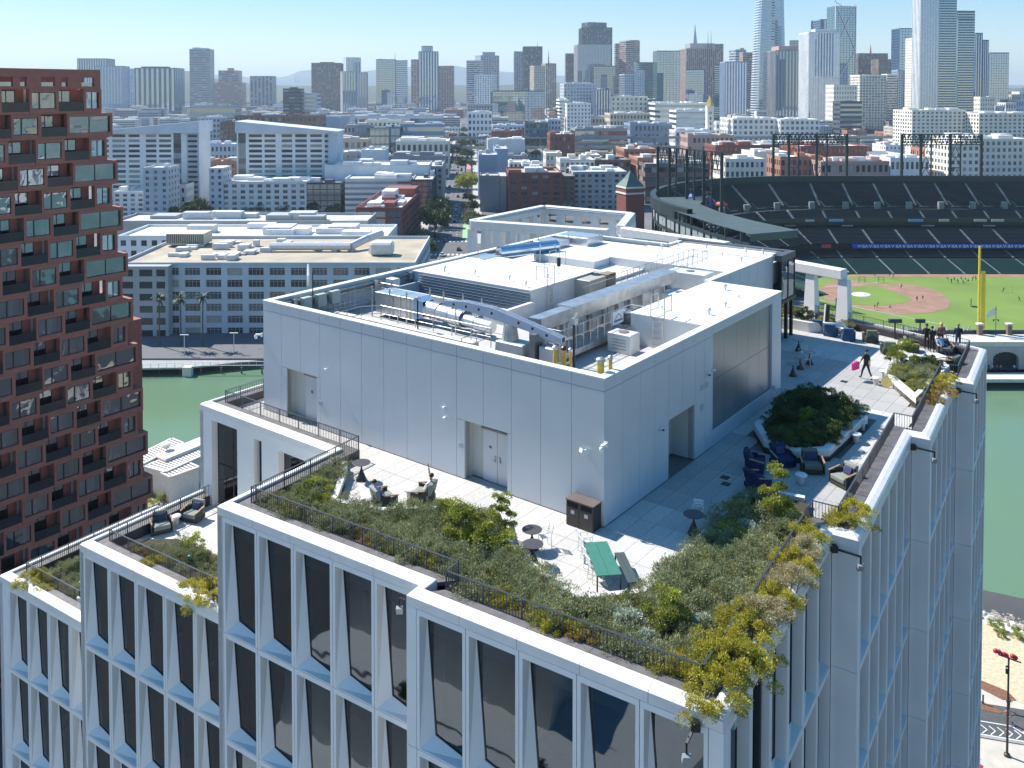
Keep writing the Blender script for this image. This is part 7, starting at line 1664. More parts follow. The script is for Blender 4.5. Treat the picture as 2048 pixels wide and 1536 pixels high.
# plan: straight stand along X at Y=331, then a corner round (130,306)
def plan_pt(s, r):
    if s <= 0: return Vector((130 - s, 331 + r, 0))
    a = s / 60.; a = min(a, R(112)); return Vector((130 - math.sin(a) * (25 + r), 306 + math.cos(a) * (25 + r), 0))
SS = [-215 + 13.4 * k for k in range(16)] + [0] + [60 * R(14 * k) for k in range(1, 9)]
def tier(r0, z0, r1, z1, rows, mats, name, s0=0, s1=99, r0b=None):
    for i in range(len(SS) - 1):
        if i < s0 or i >= s1: continue
        sa, sb = SS[i], SS[i + 1]; m = M(); g = .09 * 0
        ks = 1 if sb <= 0 else 2
        for q in range(rows):
            ra, rb_ = r0 + (r1 - r0) * q / rows, r0 + (r1 - r0) * (q + 1) / rows; za, zb_ = z0 + (z1 - z0) * q / rows, z0 + (z1 - z0) * (q + 1) / rows
            for j in range(ks):
                u0, u1 = sa + (sb - sa) * (j / ks), sa + (sb - sa) * ((j + 1) / ks)
                if j == 0: u0 += .55
                if j == ks - 1: u1 -= .55
                A, B, C, D = plan_pt(u0, ra), plan_pt(u1, ra), plan_pt(u1, rb_), plan_pt(u0, rb_); h = (zb_ - za) * .95
                m.face([(*A[:2], za), (*B[:2], za), (*C[:2], za), (*D[:2], za)][::-1] if 0 else [(*B[:2], za), (*A[:2], za), (*D[:2], za), (*C[:2], za)], 1)
                m.face([(*A[:2], za - h * .2), (*B[:2], za - h * .2), (*B[:2], za), (*A[:2], za)], 1)
                E_, F_ = A.lerp(D, .45), B.lerp(C, .45); m.face([(*E_[:2], za), (*F_[:2], za), (*F_[:2], za + .55), (*E_[:2], za + .55)], 0); m.face([(*E_[:2], za + .38), (*A.lerp(D, .1)[:2], za + .34), (*B.lerp(C, .1)[:2], za + .34), (*F_[:2], za + .38)], 0)
        m.build(name, mats, bp)
        m = M()
        for q in range(rows):
            ra, rb_ = r0 + (r1 - r0) * q / rows, r0 + (r1 - r0) * (q + 1) / rows; za = z0 + (z1 - z0) * q / rows
            A, B = plan_pt(sa - .5, ra), plan_pt(sa + .5, ra); C, D = plan_pt(sa + .5, rb_), plan_pt(sa - .5, rb_); m.face([(*A[:2], za + .12), (*B[:2], za + .12), (*C[:2], za + .12), (*D[:2], za + .12)]); m.face([(*A[:2], za - .4), (*B[:2], za - .4), (*B[:2], za + .12), (*A[:2], za + .12)])
        m.build('aisle', AIS, bp)
def ring(prof, mt, name, s0=0, s1=99, step=1, closed=False):
    m = M()
    for i in range(len(SS) - 1):
        if i < s0 or i >= s1: continue
        for j in (0, 1):
            u0, u1 = SS[i] + (SS[i + 1] - SS[i]) * j / 2, SS[i] + (SS[i + 1] - SS[i]) * (j + 1) / 2
            for (ra, za), (rb_, zb_) in zip(prof[:-1], prof[1:]):
                A, B, C, D = plan_pt(u0, ra), plan_pt(u1, ra), plan_pt(u1, rb_), plan_pt(u0, rb_); m.face([(*A[:2], za), (*B[:2], za), (*C[:2], zb_), (*D[:2], zb_)])
    return m.build(name, mt, bp)
tier(0, 2.2, 14, 5.2, 16, SEATS_SUNLIT, 'lower_seat_block'); tier(15, 5.6, 22, 7.6, 7, SEATS_SHADED, 'lower_seat_block')
tier(20, 10.3, 31, 14.6, 11, SEATS_SHADED, 'club_seat_block'); tier(32.5, 18.2, 38, 21.4, 6, SEATS_SHADED, 'upper_front_block'); tier(41, 23.0, 53, 31.2, 17, SEATS_SHADED, 'upper_seat_block')
ring([(-.3, 1.0), (-.3, 2.3), (0, 2.3)], mat('field_wall', (.03, .07, .05), .7), 'field_wall')
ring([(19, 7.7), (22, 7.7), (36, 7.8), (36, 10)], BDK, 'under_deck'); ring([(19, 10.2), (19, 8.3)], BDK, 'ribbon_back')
ring([(31, 14.6), (33, 14.6), (36, 15), (36, 18)], mat('club_glass', (.02, .03, .04), .2), 'club_windows'); ring([(32.4, 17.0), (32.4, 18.6), (32.9, 18.6)], BG, 'upper_fascia'); ring([(38, 21.4), (38.5, 21.4), (41, 21.5), (41, 23.0)], BG, 'cross_aisle')
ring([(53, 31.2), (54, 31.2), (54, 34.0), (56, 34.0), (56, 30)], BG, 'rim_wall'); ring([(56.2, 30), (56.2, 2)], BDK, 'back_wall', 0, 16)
# light strips, hand rails, stair mouths along the cross aisle
m = M()
for i, s in enumerate(SS[:-1]):
    A = plan_pt(s + 3.4, 39.8); m.box(A.x - 1.1, A.x + 1.1, A.y - .8, A.y + .8, 21.5, 24.4)
m.build('stair_mouth', mat('mouth_grey', (.20, .24, .24), .8), bp, kind='stuff')
m = M()
for s in SS[:-1]:
    for k in (2.2, 9): A, B = plan_pt(s + k, 38.9), plan_pt(s + min(13, k + 4), 38.9); m.tube((*A[:2], 22.6), (*B[:2], 22.6), .09, 4)
    A = plan_pt(s, 40.9); m.tube((*A[:2], 24.8), (*plan_pt(s - 1.8, 39.2)[:2], 22.5), .12, 4)
m.build('hand_rail', AIS, bp, kind='stuff')
# ribbon board with repeated white letters, red board at its left end
RB_ = M(); BLUE = mat('ribbon_blue', (.012, .05, .45), .4); WL = mat('ribbon_white', (.80, .82, .85), .5); REDB = mat('ribbon_red', (.62, .04, .06), .4); WPK = mat('ribbon_pink', (.70, .45, .45), .5)
def fascia(x0, x1, z0, z1, mt, name, y=349.4): m = M(); m.box(x0, x1, y, y + .3, z0, z1); return m.build(name, mt, bp)
xb0 = at(1705, 490, Y=349.4).x
fascia(xb0, 345, 8.55, 10.15, BLUE, 'ribbon_board')
LET = {'V': [((0, 1), (.5, 0)), ((.5, 0), (1, 1))], 'I': [((.5, 0), (.5, 1))], 'S': [((.95, .9), (.1, .9)), ((.1, .9), (.1, .52)), ((.1, .52), (.9, .48)), ((.9, .48), (.9, .1)), ((.9, .1), (.05, .1))], 'A': [((0, 0), (.5, 1)), ((.5, 1), (1, 0)), ((.2, .35), (.8, .35))]}
wd = M(); x = 0
for ch in 'VISA':
    wdt = .35 if ch == 'I' else .95
    for (a, b), (c, d) in LET[ch]: wd.bar((x + a * wdt, 0, b * 1.05), (x + c * wdt, 0, d * 1.05), .06, .24)
    x += wdt + .22
wme = wd.mesh('board_word', WL); k = 0
while xb0 + 2.5 + 4.45 * k < 340: put(wme, 'board_word', bp, (xb0 + 2.2 + 4.45 * k, 349.36, 8.85)); k += 1
for a, b, mt in ((1513, 1560, REDB), (1572, 1600, WPK), (1608, 1616, REDB), (1622, 1630, REDB), (1633, 1662, REDB)):
    fascia(at(a, 490, Y=349.4).x, at(b, 490, Y=349.4).x, 8.7, 10.0, mt, 'red_board')
for k, (a, b) in enumerate(((1602, 1630), (1660, 1688), (1818, 1848), (1950, 1975), (1985, 2010), (1880, 1900))): fascia(at(a, 440, Y=362).x, at(b, 440, Y=362).x, 17.2, 18.1, mat('sponsor_blue', (.12, .35, .55), .5) if k in (1, 2) else mat('sponsor_pale', (.42, .44, .42), .6), 'sponsor_board', 362.6)
for a, b in ((1570, 1592), (1685, 1707), (1845, 1870), (1968, 1992)): fascia(at(a, 453, Y=362).x, at(b, 453, Y=362).x, 15.3, 15.8, AIS, 'sponsor_board', 362.6)
# promenade arm coming towards the camera on the left, panels and trussed posts under it
arm = [Vector((51, 318, 0)), Vector((50, 300, 0)), Vector((53, 278, 0)), Vector((58, 256, 0)), Vector((64, 236, 0))]; ai = [Vector((72, 322, 0)), Vector((64, 300, 0)), Vector((66, 280, 0)), Vector((72, 260, 0)), Vector((79, 243, 0))]
m = M()
for i in range(4): a, b, c, d = arm[i], arm[i + 1], ai[i + 1], ai[i]; m.face([(*a[:2], 32.6), (*b[:2], 32.6), (*c[:2], 32.6), (*d[:2], 32.6)]); m.face([(*d[:2], 30.6), (*c[:2], 30.6), (*c[:2], 32.6), (*d[:2], 32.6)])
m.face([(*arm[4][:2], 30.6), (*ai[4][:2], 30.6), (*ai[4][:2], 32.6), (*arm[4][:2], 32.6)]); m.build('promenade_roof', BGL, bp)
rimp = [plan_pt(s, 56.5) for s in SS[16:]][::-1]
outer = [Vector((128, 387.5, 0)), Vector((100, 382, 0)), Vector((76, 366, 0)), Vector((58, 342, 0)), *arm]
PNL = mat('park_panel', (.26, .30, .29), .7, var=.1)
for i in range(len(outer) - 1):
    a, b = outer[i], outer[i + 1]; n = max(2, round((b - a).length / 4.2)); e = (b - a).normalized(); out_n = Vector((e.y, -e.x, 0)) if False else Vector((-abs(e.y), -abs(e.x) * .2, 0)).normalized()
    m = M(); m.bar((*a[:2], 29.6), (*b[:2], 29.6), .7, .8); m.bar((*a[:2], 25.4), (*b[:2], 25.4), .7, .8); m.bar((*a[:2], 21.0), (*b[:2], 21.0), .5, .5); m.bar((*a[:2], 12.0), (*b[:2], 12.0), .5, .5); m.build('rim_beam', BG, bp)
    for k in range(n):
        p0, p1 = a + (b - a) * (k + .08) / n, a + (b - a) * (k + .92) / n; m = M(); m.face([(*p0[:2], 26), (*p1[:2], 26), (*p1[:2], 29.2), (*p0[:2], 29.2)]); m.build('rim_panel', PNL, bp)
    m = M()
    for k in range(0, n, 2): c = a + (b - a) * k / n; m.box(c.x - .35, c.x + .35, c.y - .35, c.y + .35, 2, 32.4); c2 = a + (b - a) * min(k + 1, n) / n; m.bar((*c[:2], 4), (*c2[:2], 12), .25, .25); m.bar((*c2[:2], 12), (*c[:2], 21), .25, .25)
    m.build('rim_post', BG, bp)
# end wall of the stand, tents and flags on the cross aisle
for k, (u, v, c, lb) in enumerate(((1383, 398, (.05, .15, .6), 'blue canopy under the truss tower in the stand'), (1417, 408, (.04, .12, .5), 'second blue canopy in the stand'), (1443, 411, (.6, .06, .05), 'red canopy in the stand'))):
    p = at(u, v, Y=335 - 14 * k); t = thing('canopy', lb, 'canopy', p); m = M(); m.lathe([(2.2, 0), (2.1, .6), (.3, 2.1)], 4); m.build('cover', mat('canopy%d' % k, c, .6), t)
# light towers: truss header on posts
def light_tower(label, A, B, zt, zb, hh, posts, lamps=True):
    t = thing('light_tower', label, 'light tower', (A.x, A.y, zb)); e = (B - A); ln = e.length; e = e.normalized(); P = lambda s, z: Vector((e.x * s, e.y * s, z - zb))
    m = M()
    for z in (zt, zt - hh * .5, zt - hh): m.bar(P(0, z), P(ln, z), .42, .42)
    n = round(ln / 2.2)
    for k in range(n): a, b = ln * k / n, ln * (k + 1) / n; m.bar(P(a, zt - hh), P((a + b) / 2, zt), .22, .22); m.bar(P((a + b) / 2, zt), P(b, zt - hh), .22, .22)
    m.build('header_truss', BG, t)
    for s0, s1 in posts:
        m = M(); m.bar(P(s0 * ln, zb), P(s0 * ln, zt), .95, .95)
        if s1: 
            m.bar(P(s1 * ln, zb), P(s1 * ln, zt), .5, .5); z = zb; k = 0; st = 4.6
            while z + st < zt - hh + 1: a, b = (s0, s1) if k % 2 else (s1, s0); m.bar(P(a * ln, z), P((s0 + s1) / 2 * ln, z + st), .22, .22); m.bar(P(b * ln, z), P((s0 + s1) / 2 * ln, z + st), .22, .22); m.bar(P(s0 * ln, z), P(s1 * ln, z), .25, .25); z += st; k += 1
        m.build('post', BG, t)
    if lamps:
        m = M(); nn = Vector((-e.y, e.x, 0))
        for k in range(round(ln / 1.7)):
            for z in (zt - hh * .25, zt - hh * .75): c = P(.9 + 1.7 * k, z) + nn * -.6; m.tube(c, c + nn * .7, .5, 8, 0, .35)
        m.build('floodlight', mat('flood_dark', (.05, .055, .06), .4, .4), t, kind='stuff')
light_tower('nearest and biggest dark truss light tower at the left end of the ballpark', Vector((54.6, 330, 0)), Vector((71, 298, 0)), 50.3, 4, 6.0, [(0, None), (.20, .31), (.48, .60), (.74, .86), (1, None)], False)
xa, xb_ = at(1547, 270, Y=386).x, at(1694, 270, Y=386).x; light_tower('light tower on the ballpark rim, left of the two rear ones', Vector((xa, 386, 0)), Vector((xb_, 386, 0)), 52.2, 33, 4.6, [(0, None), (.21, .345), (.59, .73), (1, None)])
xa, xb_ = at(1804, 270, Y=386).x, at(1963, 270, Y=386).x; light_tower('light tower on the ballpark rim, farthest right', Vector((xa, 386, 0)), Vector((xb_, 386, 0)), 52.2, 33, 4.6, [(0, None), (.24, .37), (.61, .74), (1, None)])
# the playing field
GRM = mat('field_grass', (.15, .23, .04), .9, var=.12, scale=.06, bump=.1, bscale=4); DRT = mat('infield_dirt', (.29, .17, .12), .9, var=.15, scale=.3)
sheet('playing_field', [(62, 226), (430, 226), (430, 331), (130, 331), (112, 325), (104, 306), (96, 285), (75, 262)], 2.04, GRM)
F_ = lambda pts: [tuple(at(u, v, z=2.1)[:2]) for u, v in pts]
sheet('infield_dirt', F_([(1640, 575), (1668, 562), (1700, 559), (1757, 569), (1780, 567), (1812, 568), (1848, 574), (1876, 583), (1894, 594), (1901, 606), (1896, 616), (1868, 624), (1830, 628), (1790, 628), (1745, 622), (1700, 612), (1650, 600)]), 2.08, DRT)
sheet('infield_grass', F_([(1690, 607), (1706, 609), (1760, 611), (1796, 608), (1816, 603), (1824, 599), (1808, 590), (1780, 580), (1752, 572), (1735, 571), (1700, 575), (1680, 588)]), 2.12, GRM)
sheet('warning_track', [(118, 326), (430, 326), (430, 330.7), (132, 330.7)], 2.07, DRT)
c = at(1723, 589, z=2.2); m = M(); m.lathe([(3.2, 0), (2.9, .25), (0, .3)], 24, 0, (0, 0, 0)); tag(m.build('mound_cover', STW, None, (c.x, c.y, 2.13)), 'white round cover on the pitching mound', 'cover')
for (a, b), (c_, d) in (((1640, 600), (1890, 650)), ((1650, 574), (1757, 565))):
    p, q = at(a, b, z=2.13), at(c_, d, z=2.13); e = (q - p).normalized(); n = Vector((-e.y, e.x, 0)) * .12; m = M(); m.face([p - n, q - n, q + n, p + n]); m.build('foul_line', PAINT, mk)
t = thing('foul_pole', 'tall yellow foul pole with a mesh wing at the right of the field', 'foul pole', (at(1957, 664, Y=227).x, 227, 7.5)); m = M(); m.tube((0, 0, 0), (0, 0, 23.5), .28, 8); m.build('pole', mat('pole_yellow', (.75, .55, .03), .4), t); m = M(); m.box(.5, 1.6, -.03, .03, 2, 17); 
for k in range(8): m.tube((0, 0, 2 + 2.1 * k), (1.6, 0, 2 + 2.1 * k), .06, 4)
m.build('wing', mat('pole_yellow'), t)
# right-field wall, walkway, arcade towards the water
t = thing('arcade_wall', 'pale waterfront wall with dark arches below the right-field walkway', 'wall', (0, 0, 0)); AW = mat('arcade_pale', (.34, .35, .35), .8, var=.12, scale=.3)
z1 = 8.4; Yw = 217.0; cx = [at(u, 715, Y=Yw).x for u in (1795, 1845, 1895, 1945, 2012, 2078)]
m = M(); m.box(40, 300, Yw, Yw + 9, z1 - .6, z1); m.build('walkway_slab', mat('walk_pale', (.56, .54, .49), .8, var=.1), t)
m = M(); m.box(40, 300, 226, 226.5, 2, z1 + .9); m.build('outfield_fence', BG, t); m = M(); m.box(40, 300, Yw - .1, Yw + .4, z1, z1 + .5); m.build('kerb', mat('walk_pale'), t)
m = M(); x = 40
for c in cx:
    m.box(x, c - 3.2, Yw, Yw + 1, 2, z1 - .6); x = c + 3.2; n = 10
    for k in range(n): a, b = math.pi * k / n, math.pi * (k + 1) / n; xa, xb_ = c + 3.2 * math.cos(b), c + 3.2 * math.cos(a); h = 4.6 + 1.8 * (math.sin(a) + math.sin(b)) / 2; m.box(xa, xb_, Yw, Yw + 1, h, z1 - .6)
m.box(x, 300, Yw, Yw + 1, 2, z1 - .6); m.build('arch_wall', AW, t)
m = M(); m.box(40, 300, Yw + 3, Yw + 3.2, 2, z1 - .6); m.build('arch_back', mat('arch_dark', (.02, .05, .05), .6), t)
for c in cx:
    for k in range(3): m = M(); m.box(c - 3 + 2.1 * k, c - 1.2 + 2.1 * k, Yw + .8, Yw + .9, 4.4, 4.5); m.box(c - 3 + 2.1 * k, c - 2.9 + 2.1 * k, Yw + .8, Yw + .9, 2, 6); m.build('gate_grille', BG, t)
m = M(); m.box(40, 300, 209.5, 217, 1.2, 2.0); m.build('promenade', mat('walk_pale'), t)
for k, (u, lb) in enumerate(((1995, 'square pillar on the walkway left of the flag'), (2056, 'square pillar on the walkway at the right edge'))):
    p = at(u, 688, z=z1); pl = thing('brick_pillar', lb, 'pillar', (p.x, 225.2, z1)); m = M(); m.box(-.55, .55, -.5, .5, 0, 2.6); m.build('shaft', wallm('N'), pl); m = M(); m.box(-.75, .75, -.7, .7, 2.6, 3.0); m.build('cap', mat('walk_pale'), pl)
p = at(2023, 688, z=z1); t = thing('flag_pole', 'thin flagpole with a pale flag on the waterfront walkway', 'flag', (p.x, 224, z1)); m = M(); m.tube((0, 0, 0), (0, 0, 7.6), .07, 6); m.tube((-.6, 0, 4.2), (.6, 0, 4.2), .05, 6); m.tube((-.6, 0, 3.8), (-.6, 0, 4.3), .16, 6); m.tube((.6, 0, 3.8), (.6, 0, 4.3), .16, 6); m.build('pole', DARKM, t)
m = M(); m.raw([(-.05, 0, 7.4), (-.05, 0, 5.6), (-1.2, .1, 5.1), (-1.3, .1, 6.6), (-2.3, 0, 4.6), (-2.2, 0, 5.9)], [(0, 1, 2, 3), (3, 2, 4, 5)]); m.build('flag_cloth', mat('flag_pale', (.62, .64, .64), .8), t)
# ball players, batting screens, strollers at the arches
pl0 = None; PR = random.Random(2)
PLY = [(1629 + 0, 605, 0), (1748, 620, 0), (1755, 615, 1), (1779, 622, 0), (1802, 578, 1), (1845, 602, 0), (1834, 603, 1), (1896, 564, 0), (1903, 567, 1), (1909, 565, 0), (1916, 568, 1), (1922, 564, 0), (1927, 569, 1), (1932, 565, 0), (1936, 568, 0), (1945, 563, 1), (2006, 585, 1), (2023, 585, 2), (2039, 603, 1), (1779, 556, 0), (1786, 556, 1), (1748, 556, 0), (1968, 563, 0), (1952, 562, 1)]
WH = ['in the batting area', 'left of the plate group', 'behind the plate group', 'right of the plate group', 'on the dirt near second base', 'in orange on the infield edge', 'crouching on the infield', 'leftmost of the outfield huddle', 'second from the left in the huddle', 'third from the left in the huddle', 'left of the centre of the huddle', 'in the centre of the huddle', 'right of the centre of the huddle', 'third from the right in the huddle', 'second from the right in the huddle', 'rightmost of the huddle', 'standing left of the yellow shirt in the outfield', 'in a yellow shirt in the outfield', 'alone at the right edge of the field', 'by the wall left of the huddle', 'by the wall just right of another', 'at the wall far left', 'right of the foul pole near the wall', 'walking between huddle and foul pole']
base = []
for sh, pn in (((.02, .02, .025), (.55, .54, .52)), ((.012, .014, .02), (.02, .02, .03)), ((.65, .55, .05), (.5, .5, .48))): base.append(person('tmp', (0, 0, -50), 0, BALL, sh, pn, hands=False, name='person', cap=(.01, .01, .012)))
for k, (u, v, b) in enumerate(PLY):
    p = at(u, v, z=2.13); o = dup(base[b], p, PR.uniform(0, 6.28), 'ball player ' + WH[k], 'ball players on the field', 1.15)
for b in base: bpy.data.objects.remove(b, do_unlink=True) if not b.children else [bpy.data.objects.remove(x, do_unlink=True) for x in list(b.children) + [b]]
for k, (u, v, s, lb) in enumerate(((1942, 612, 2.3, 'dark practice screen in the outfield'), (1673, 612, 2.6, 'netted batting cage behind the portal frame'), (1724, 566, 2.2, 'dark frame screen by the far wall, left'), (1762, 565, 2.0, 'dark frame screen by the far wall, right'))):
    p = at(u, v, z=2.13); t = thing('practice_screen', lb, 'screen', p, R(60 if k < 2 else 0)); m = M(); m.path([(-s / 2, 0, 0), (-s / 2, 0, s), (s / 2, 0, s), (s / 2, 0, 0)], .07); m.build('frame', BG, t); m = M(); m.box(-s / 2, s / 2, -.02, .02, .1, s) if k in (0, 1) else m.bar((-s / 2, 0, s / 2), (s / 2, 0, s / 2), .08, .08); m.build('net', mat('net_green', (.04, .07, .04), .9), t)
sp = None
for k, (u, c, lb) in enumerate(((1987, (.6, .6, .6), 'person in white at the left arch'), (1996, (.5, .12, .1), 'person in red at the left arch'), (2004, (.5, .35, .3), 'person in a pale top between the arches'), (2031, (.6, .6, .62), 'person sitting in white by the right arch'), (1980, (.02, .02, .02), 'person in black at the left arch'))):
    p = at(u, 744, z=2.0); person(lb, (p.x, 215.5, 2.0), 200, STAND, c, (.02, .02, .03), hands=False)
t = thing('right_field_letters', 'row of small pale letter shapes seen from behind on the right-field wall', 'sign', (at(1800, 640, Y=226).x, 225.8, 9.3))
m = M()
for k in range(13):
    if k in (5, 9): continue
    x = k * 1.45
    if k % 3 == 0: m.bar((x, 0, 0), (x + .45, 0, 1.2), .1, .2); m.bar((x + .45, 0, 1.2), (x + .9, 0, 0), .1, .2); m.bar((x + .2, 0, .45), (x + .7, 0, .45), .1, .15)
    elif k % 3 == 1: m.bar((x + .1, 0, 0), (x + .1, 0, 1.2), .1, .2); m.bar((x + .1, 0, 1.1), (x + .8, 0, 1.1), .1, .18); m.bar((x + .1, 0, .55), (x + .7, 0, .55), .1, .18); m.bar((x + .1, 0, .08), (x + .8, 0, .08), .1, .18)
    else: m.bar((x + .45, 0, 0), (x + .45, 0, 1.2), .1, .2); m.bar((x, 0, 1.1), (x + .9, 0, 1.1), .1, .18)
m.build('letter', mat('letter_pale', (.5, .52, .5), .6), t, kind='stuff')
for k, (u, v, w, lb) in enumerate(((1790, 642, 2.2, 'dark viewing binocular stand at the back railing'), (1840, 652, 1.6, 'dark mesh panel on the back railing'))):
    p = at(u, v + 12, Y=60); t = thing('viewer_stand', lb, 'stand', (p.x, p.y, 54)); m = M(); m.tube((0, 0, 0), (0, 0, 1.2), .04, 6); m.build('post', DARKM, t); m = M(); m.box(-w / 5, w / 5, -.1, .1, 1.15, 1.4); m.build('head', mat('viewer_blue', (.03, .06, .09), .5), t)
# small brick tower with green pyramid roof at the stadium corner
p0 = at(1242, 402, Y=430); t = thing('gate_tower', 'brick corner tower with a green pyramid roof beside the ballpark', 'tower', (p0.x + 4.6, 430, 2), R(20))
m = M(); m.box(-5, 5, -5, 5, 0, 22); m.build('wall', wallm('R'), t); m = M(); m.box(-5.4, 5.4, -5.4, 5.4, 19.2, 20.0); m.box(-5.3, 5.3, -5.3, 5.3, 22, 22.8); m.build('cornice', wallm('C'), t); m = M(); m.lathe([(7.2, 0), (3.4, 3.6), (.4, 7.4)], 4, 0, (0, 0, 22.8), Matrix.Rotation(R(45), 4, 'Z')); m.build('roof', mat('copper_green', (.07, .14, .115), .6), t); m = M(); m.tube((0, 0, 30), (0, 0, 34), .12, 6); m.build('finial', DARKM, t)
# ================================================================ far skyline
SK = '''
155 212 118 2700 B fin 34 12 B|tall blue tower with white upright stripes at the far left
190 243 133 2500 S grid 30 9 B|grid-faced blue tower in front of the striped one at the far left
243 262 138 3200 L grid 20 4 -|small pale tower right of the far left pair
270 349 137 2300 T fin 30 8 T|broad teal glass tower with pale upright lines
379 419 99 2800 G band 36 5 -|slender grey hotel tower standing alone on the left
428 482 166 3000 P band 14 8 -|brownish stepped tower, lower part, left of centre
437 476 142 3010 P band 18 6 -|brownish stepped tower, upper part, left of centre
500 545 153 3000 G fin 18 6 -|grey tower with a sunlit slanting top
623 681 127 2600 N fin 30 12 -|wide brown tower left of the round-topped one
692 722 116 2500 L fin 30 5 G|tower with a round curved top
685 712 144 2350 G fin 26 5 G|grey shaft in front of the round-topped tower, left one
718 734 146 2360 G fin 26 3 D|grey shaft in front of the round-topped tower, right one
752 790 120 2400 T glass 26 7 T|left teal half of the wide glass slab
790 814 122 2410 S band 26 5 B|right banded half of the wide glass slab
822 838 120 2900 P grid 24 3 -|narrow brick-coloured tower left of the blue stepped one
837 876 104 2500 B fin 34 7 B|blue glass tower with stepped shoulders
847 866 93 2510 B fin 36 4 B|tall central shaft of the blue stepped tower
877 908 133 2700 P grid 24 6 -|pinkish apartment tower right of the blue stepped tower
932 960 122 2800 L band 24 5 -|pale banded tower left of the sign-topped one
960 1000 112 3000 G grid 24 7 -|grey stepped tower with a rooftop sign frame
948 985 151 2300 W grid 22 7 -|white tower with blue windows in front of the grey stepped one
935 985 211 1500 G grid 8 9 -|low grey office with a tight window grid
985 1090 183 1700 T glass 14 16 T|wide low teal glass office
1028 1046 104 2900 G grid 30 4 -|light grey tower left of the dark brown one
1047 1085 94 2700 K fin 34 8 -|dark brown square tower
1067 1092 133 2500 E punch 20 6 -|beige old tower right of the dark brown one
1090 1114 128 2600 E fin 22 5 -|beige tower with a thin spire
1132 1155 108 2900 N grid 26 5 -|brown stepped tower left of the striped slab
1155 1222 90 2500 G fin 40 22 D|grey slab with fine upright stripes
1164 1225 56 2800 K fin 46 14 -|very tall dark bank tower
1176 1216 46 2810 K fin 48 9 -|set-back top of the very tall dark bank tower
1187 1231 133 2200 D glass 26 8 D|dark teal box in front of the striped slab
1231 1252 88 2600 G band 34 4 -|grey banded tower left of the brown one
1250 1282 83 2500 P band 36 6 -|brown banded tower with a raised core
1247 1270 150 1900 L glass 20 5 G|pale glass tower low in front of the brown banded one
1268 1287 142 1950 L punch 22 5 -|pale tower with small windows
1273 1307 126 2100 T band 26 7 T|dark teal banded tower
1314 1360 103 2000 V glass 32 7 T|dark green glass tower
1372 1446 98 2500 P fin 32 18 -|broad beige and brown bank tower
1380 1430 88 2600 G solid 1 1 -|grey upper block behind the broad bank tower
1430 1446 89 2650 G band 30 3 -|grey tower edge behind the broad bank tower
1372 1408 140 1800 B glass 24 6 B|blue glass tower with a slanting bright edge
1429 1450 130 1900 T band 26 4 T|left green-glass twin
1450 1495 125 1850 S fin 28 8 B|right blue-glass twin
1469 1495 100 2700 L band 24 5 -|pale striped tower behind the glass twins
1486 1518 106 2500 P band 34 5 -|banded pinkish tower beside the tallest tower
1551 1611 102 1900 g fin 30 9 D|dark grey tower crossed by white lines
1557 1608 94 1905 P solid 1 1 -|salmon crown of the dark grey tower
1580 1618 82 2300 D glass 30 7 D|dark tower behind the lined grey one
1617 1681 66 1600 W fin 38 11 B|white residential tower with blue bays
1640 1697 40 2000 S glass 42 9 B|pale blue glass tower behind the white residential one
1684 1713 180 1650 T glass 12 5 T|short teal block below the braced tower
1716 1777 108 2400 N fin 24 14 -|brown office tower with a red mast
1757 1799 120 2300 N fin 20 9 -|lower brown tower right of the masted one
1719 1774 152 1500 C grid 20 9 -|cream and grey residential tower
1774 1795 150 1550 W band 22 4 -|white banded tower
1795 1823 142 1560 S grid 24 6 B|blue gridded tower next to the white banded one
1799 1842 58 1900 B glass 34 7 B|clear blue glass tower left of the big twin towers
1824 1842 78 1500 C punch 36 5 -|cream slim tower left of the big twin towers
1841 1880 -30 1300 W fin 52 7 B|white-ribbed face of the tallest residential tower
1877 1915 -8 1310 T band 56 7 T|teal banded side of the tallest residential tower
1914 1951 24 1350 T band 48 7 T|second teal banded residential tower
1916 1950 40 1345 T band 46 6 T|front shaft of the second teal tower
1951 1966 68 1450 B fin 40 3 B|blue glass shoulder tower, left part
1966 1978 82 1460 B fin 38 3 B|blue glass shoulder tower, right part
1978 2019 107 1600 S glass 30 8 B|blue glass tower at the right end of the skyline
1667 1715 172 1450 C punch 10 9 -|cream low tower at the foot of the braced tower
1680 1725 205 1300 D band 7 8 D|dark curved low office near the cream low tower
1960 1990 196 1400 C punch 8 6 -|cream building at the foot of the right towers
'''
for ln_ in SK.strip().splitlines():
    a_, lb = ln_.split('|'); a = a_.split(); lb += ' in the skyline' if len(lb.split()) < 5 else ''; dpt = max(22, (float(a[1]) - float(a[0])) * float(a[3]) / 1765 * .8)
    bldg('skyscraper', lb, 'skyscraper', float(a[0]), float(a[1]), float(a[2]), float(a[3]), dpt, a[4], a[5], int(a[6]), int(a[7]), None if a[8] == '-' else a[8], rot=rbl.choice((3, 3, 24, -18)) if float(a[1]) - float(a[0]) < 44 and float(a[3]) > 1700 else 4, roof=0, units=1, base=4, parapet=2)
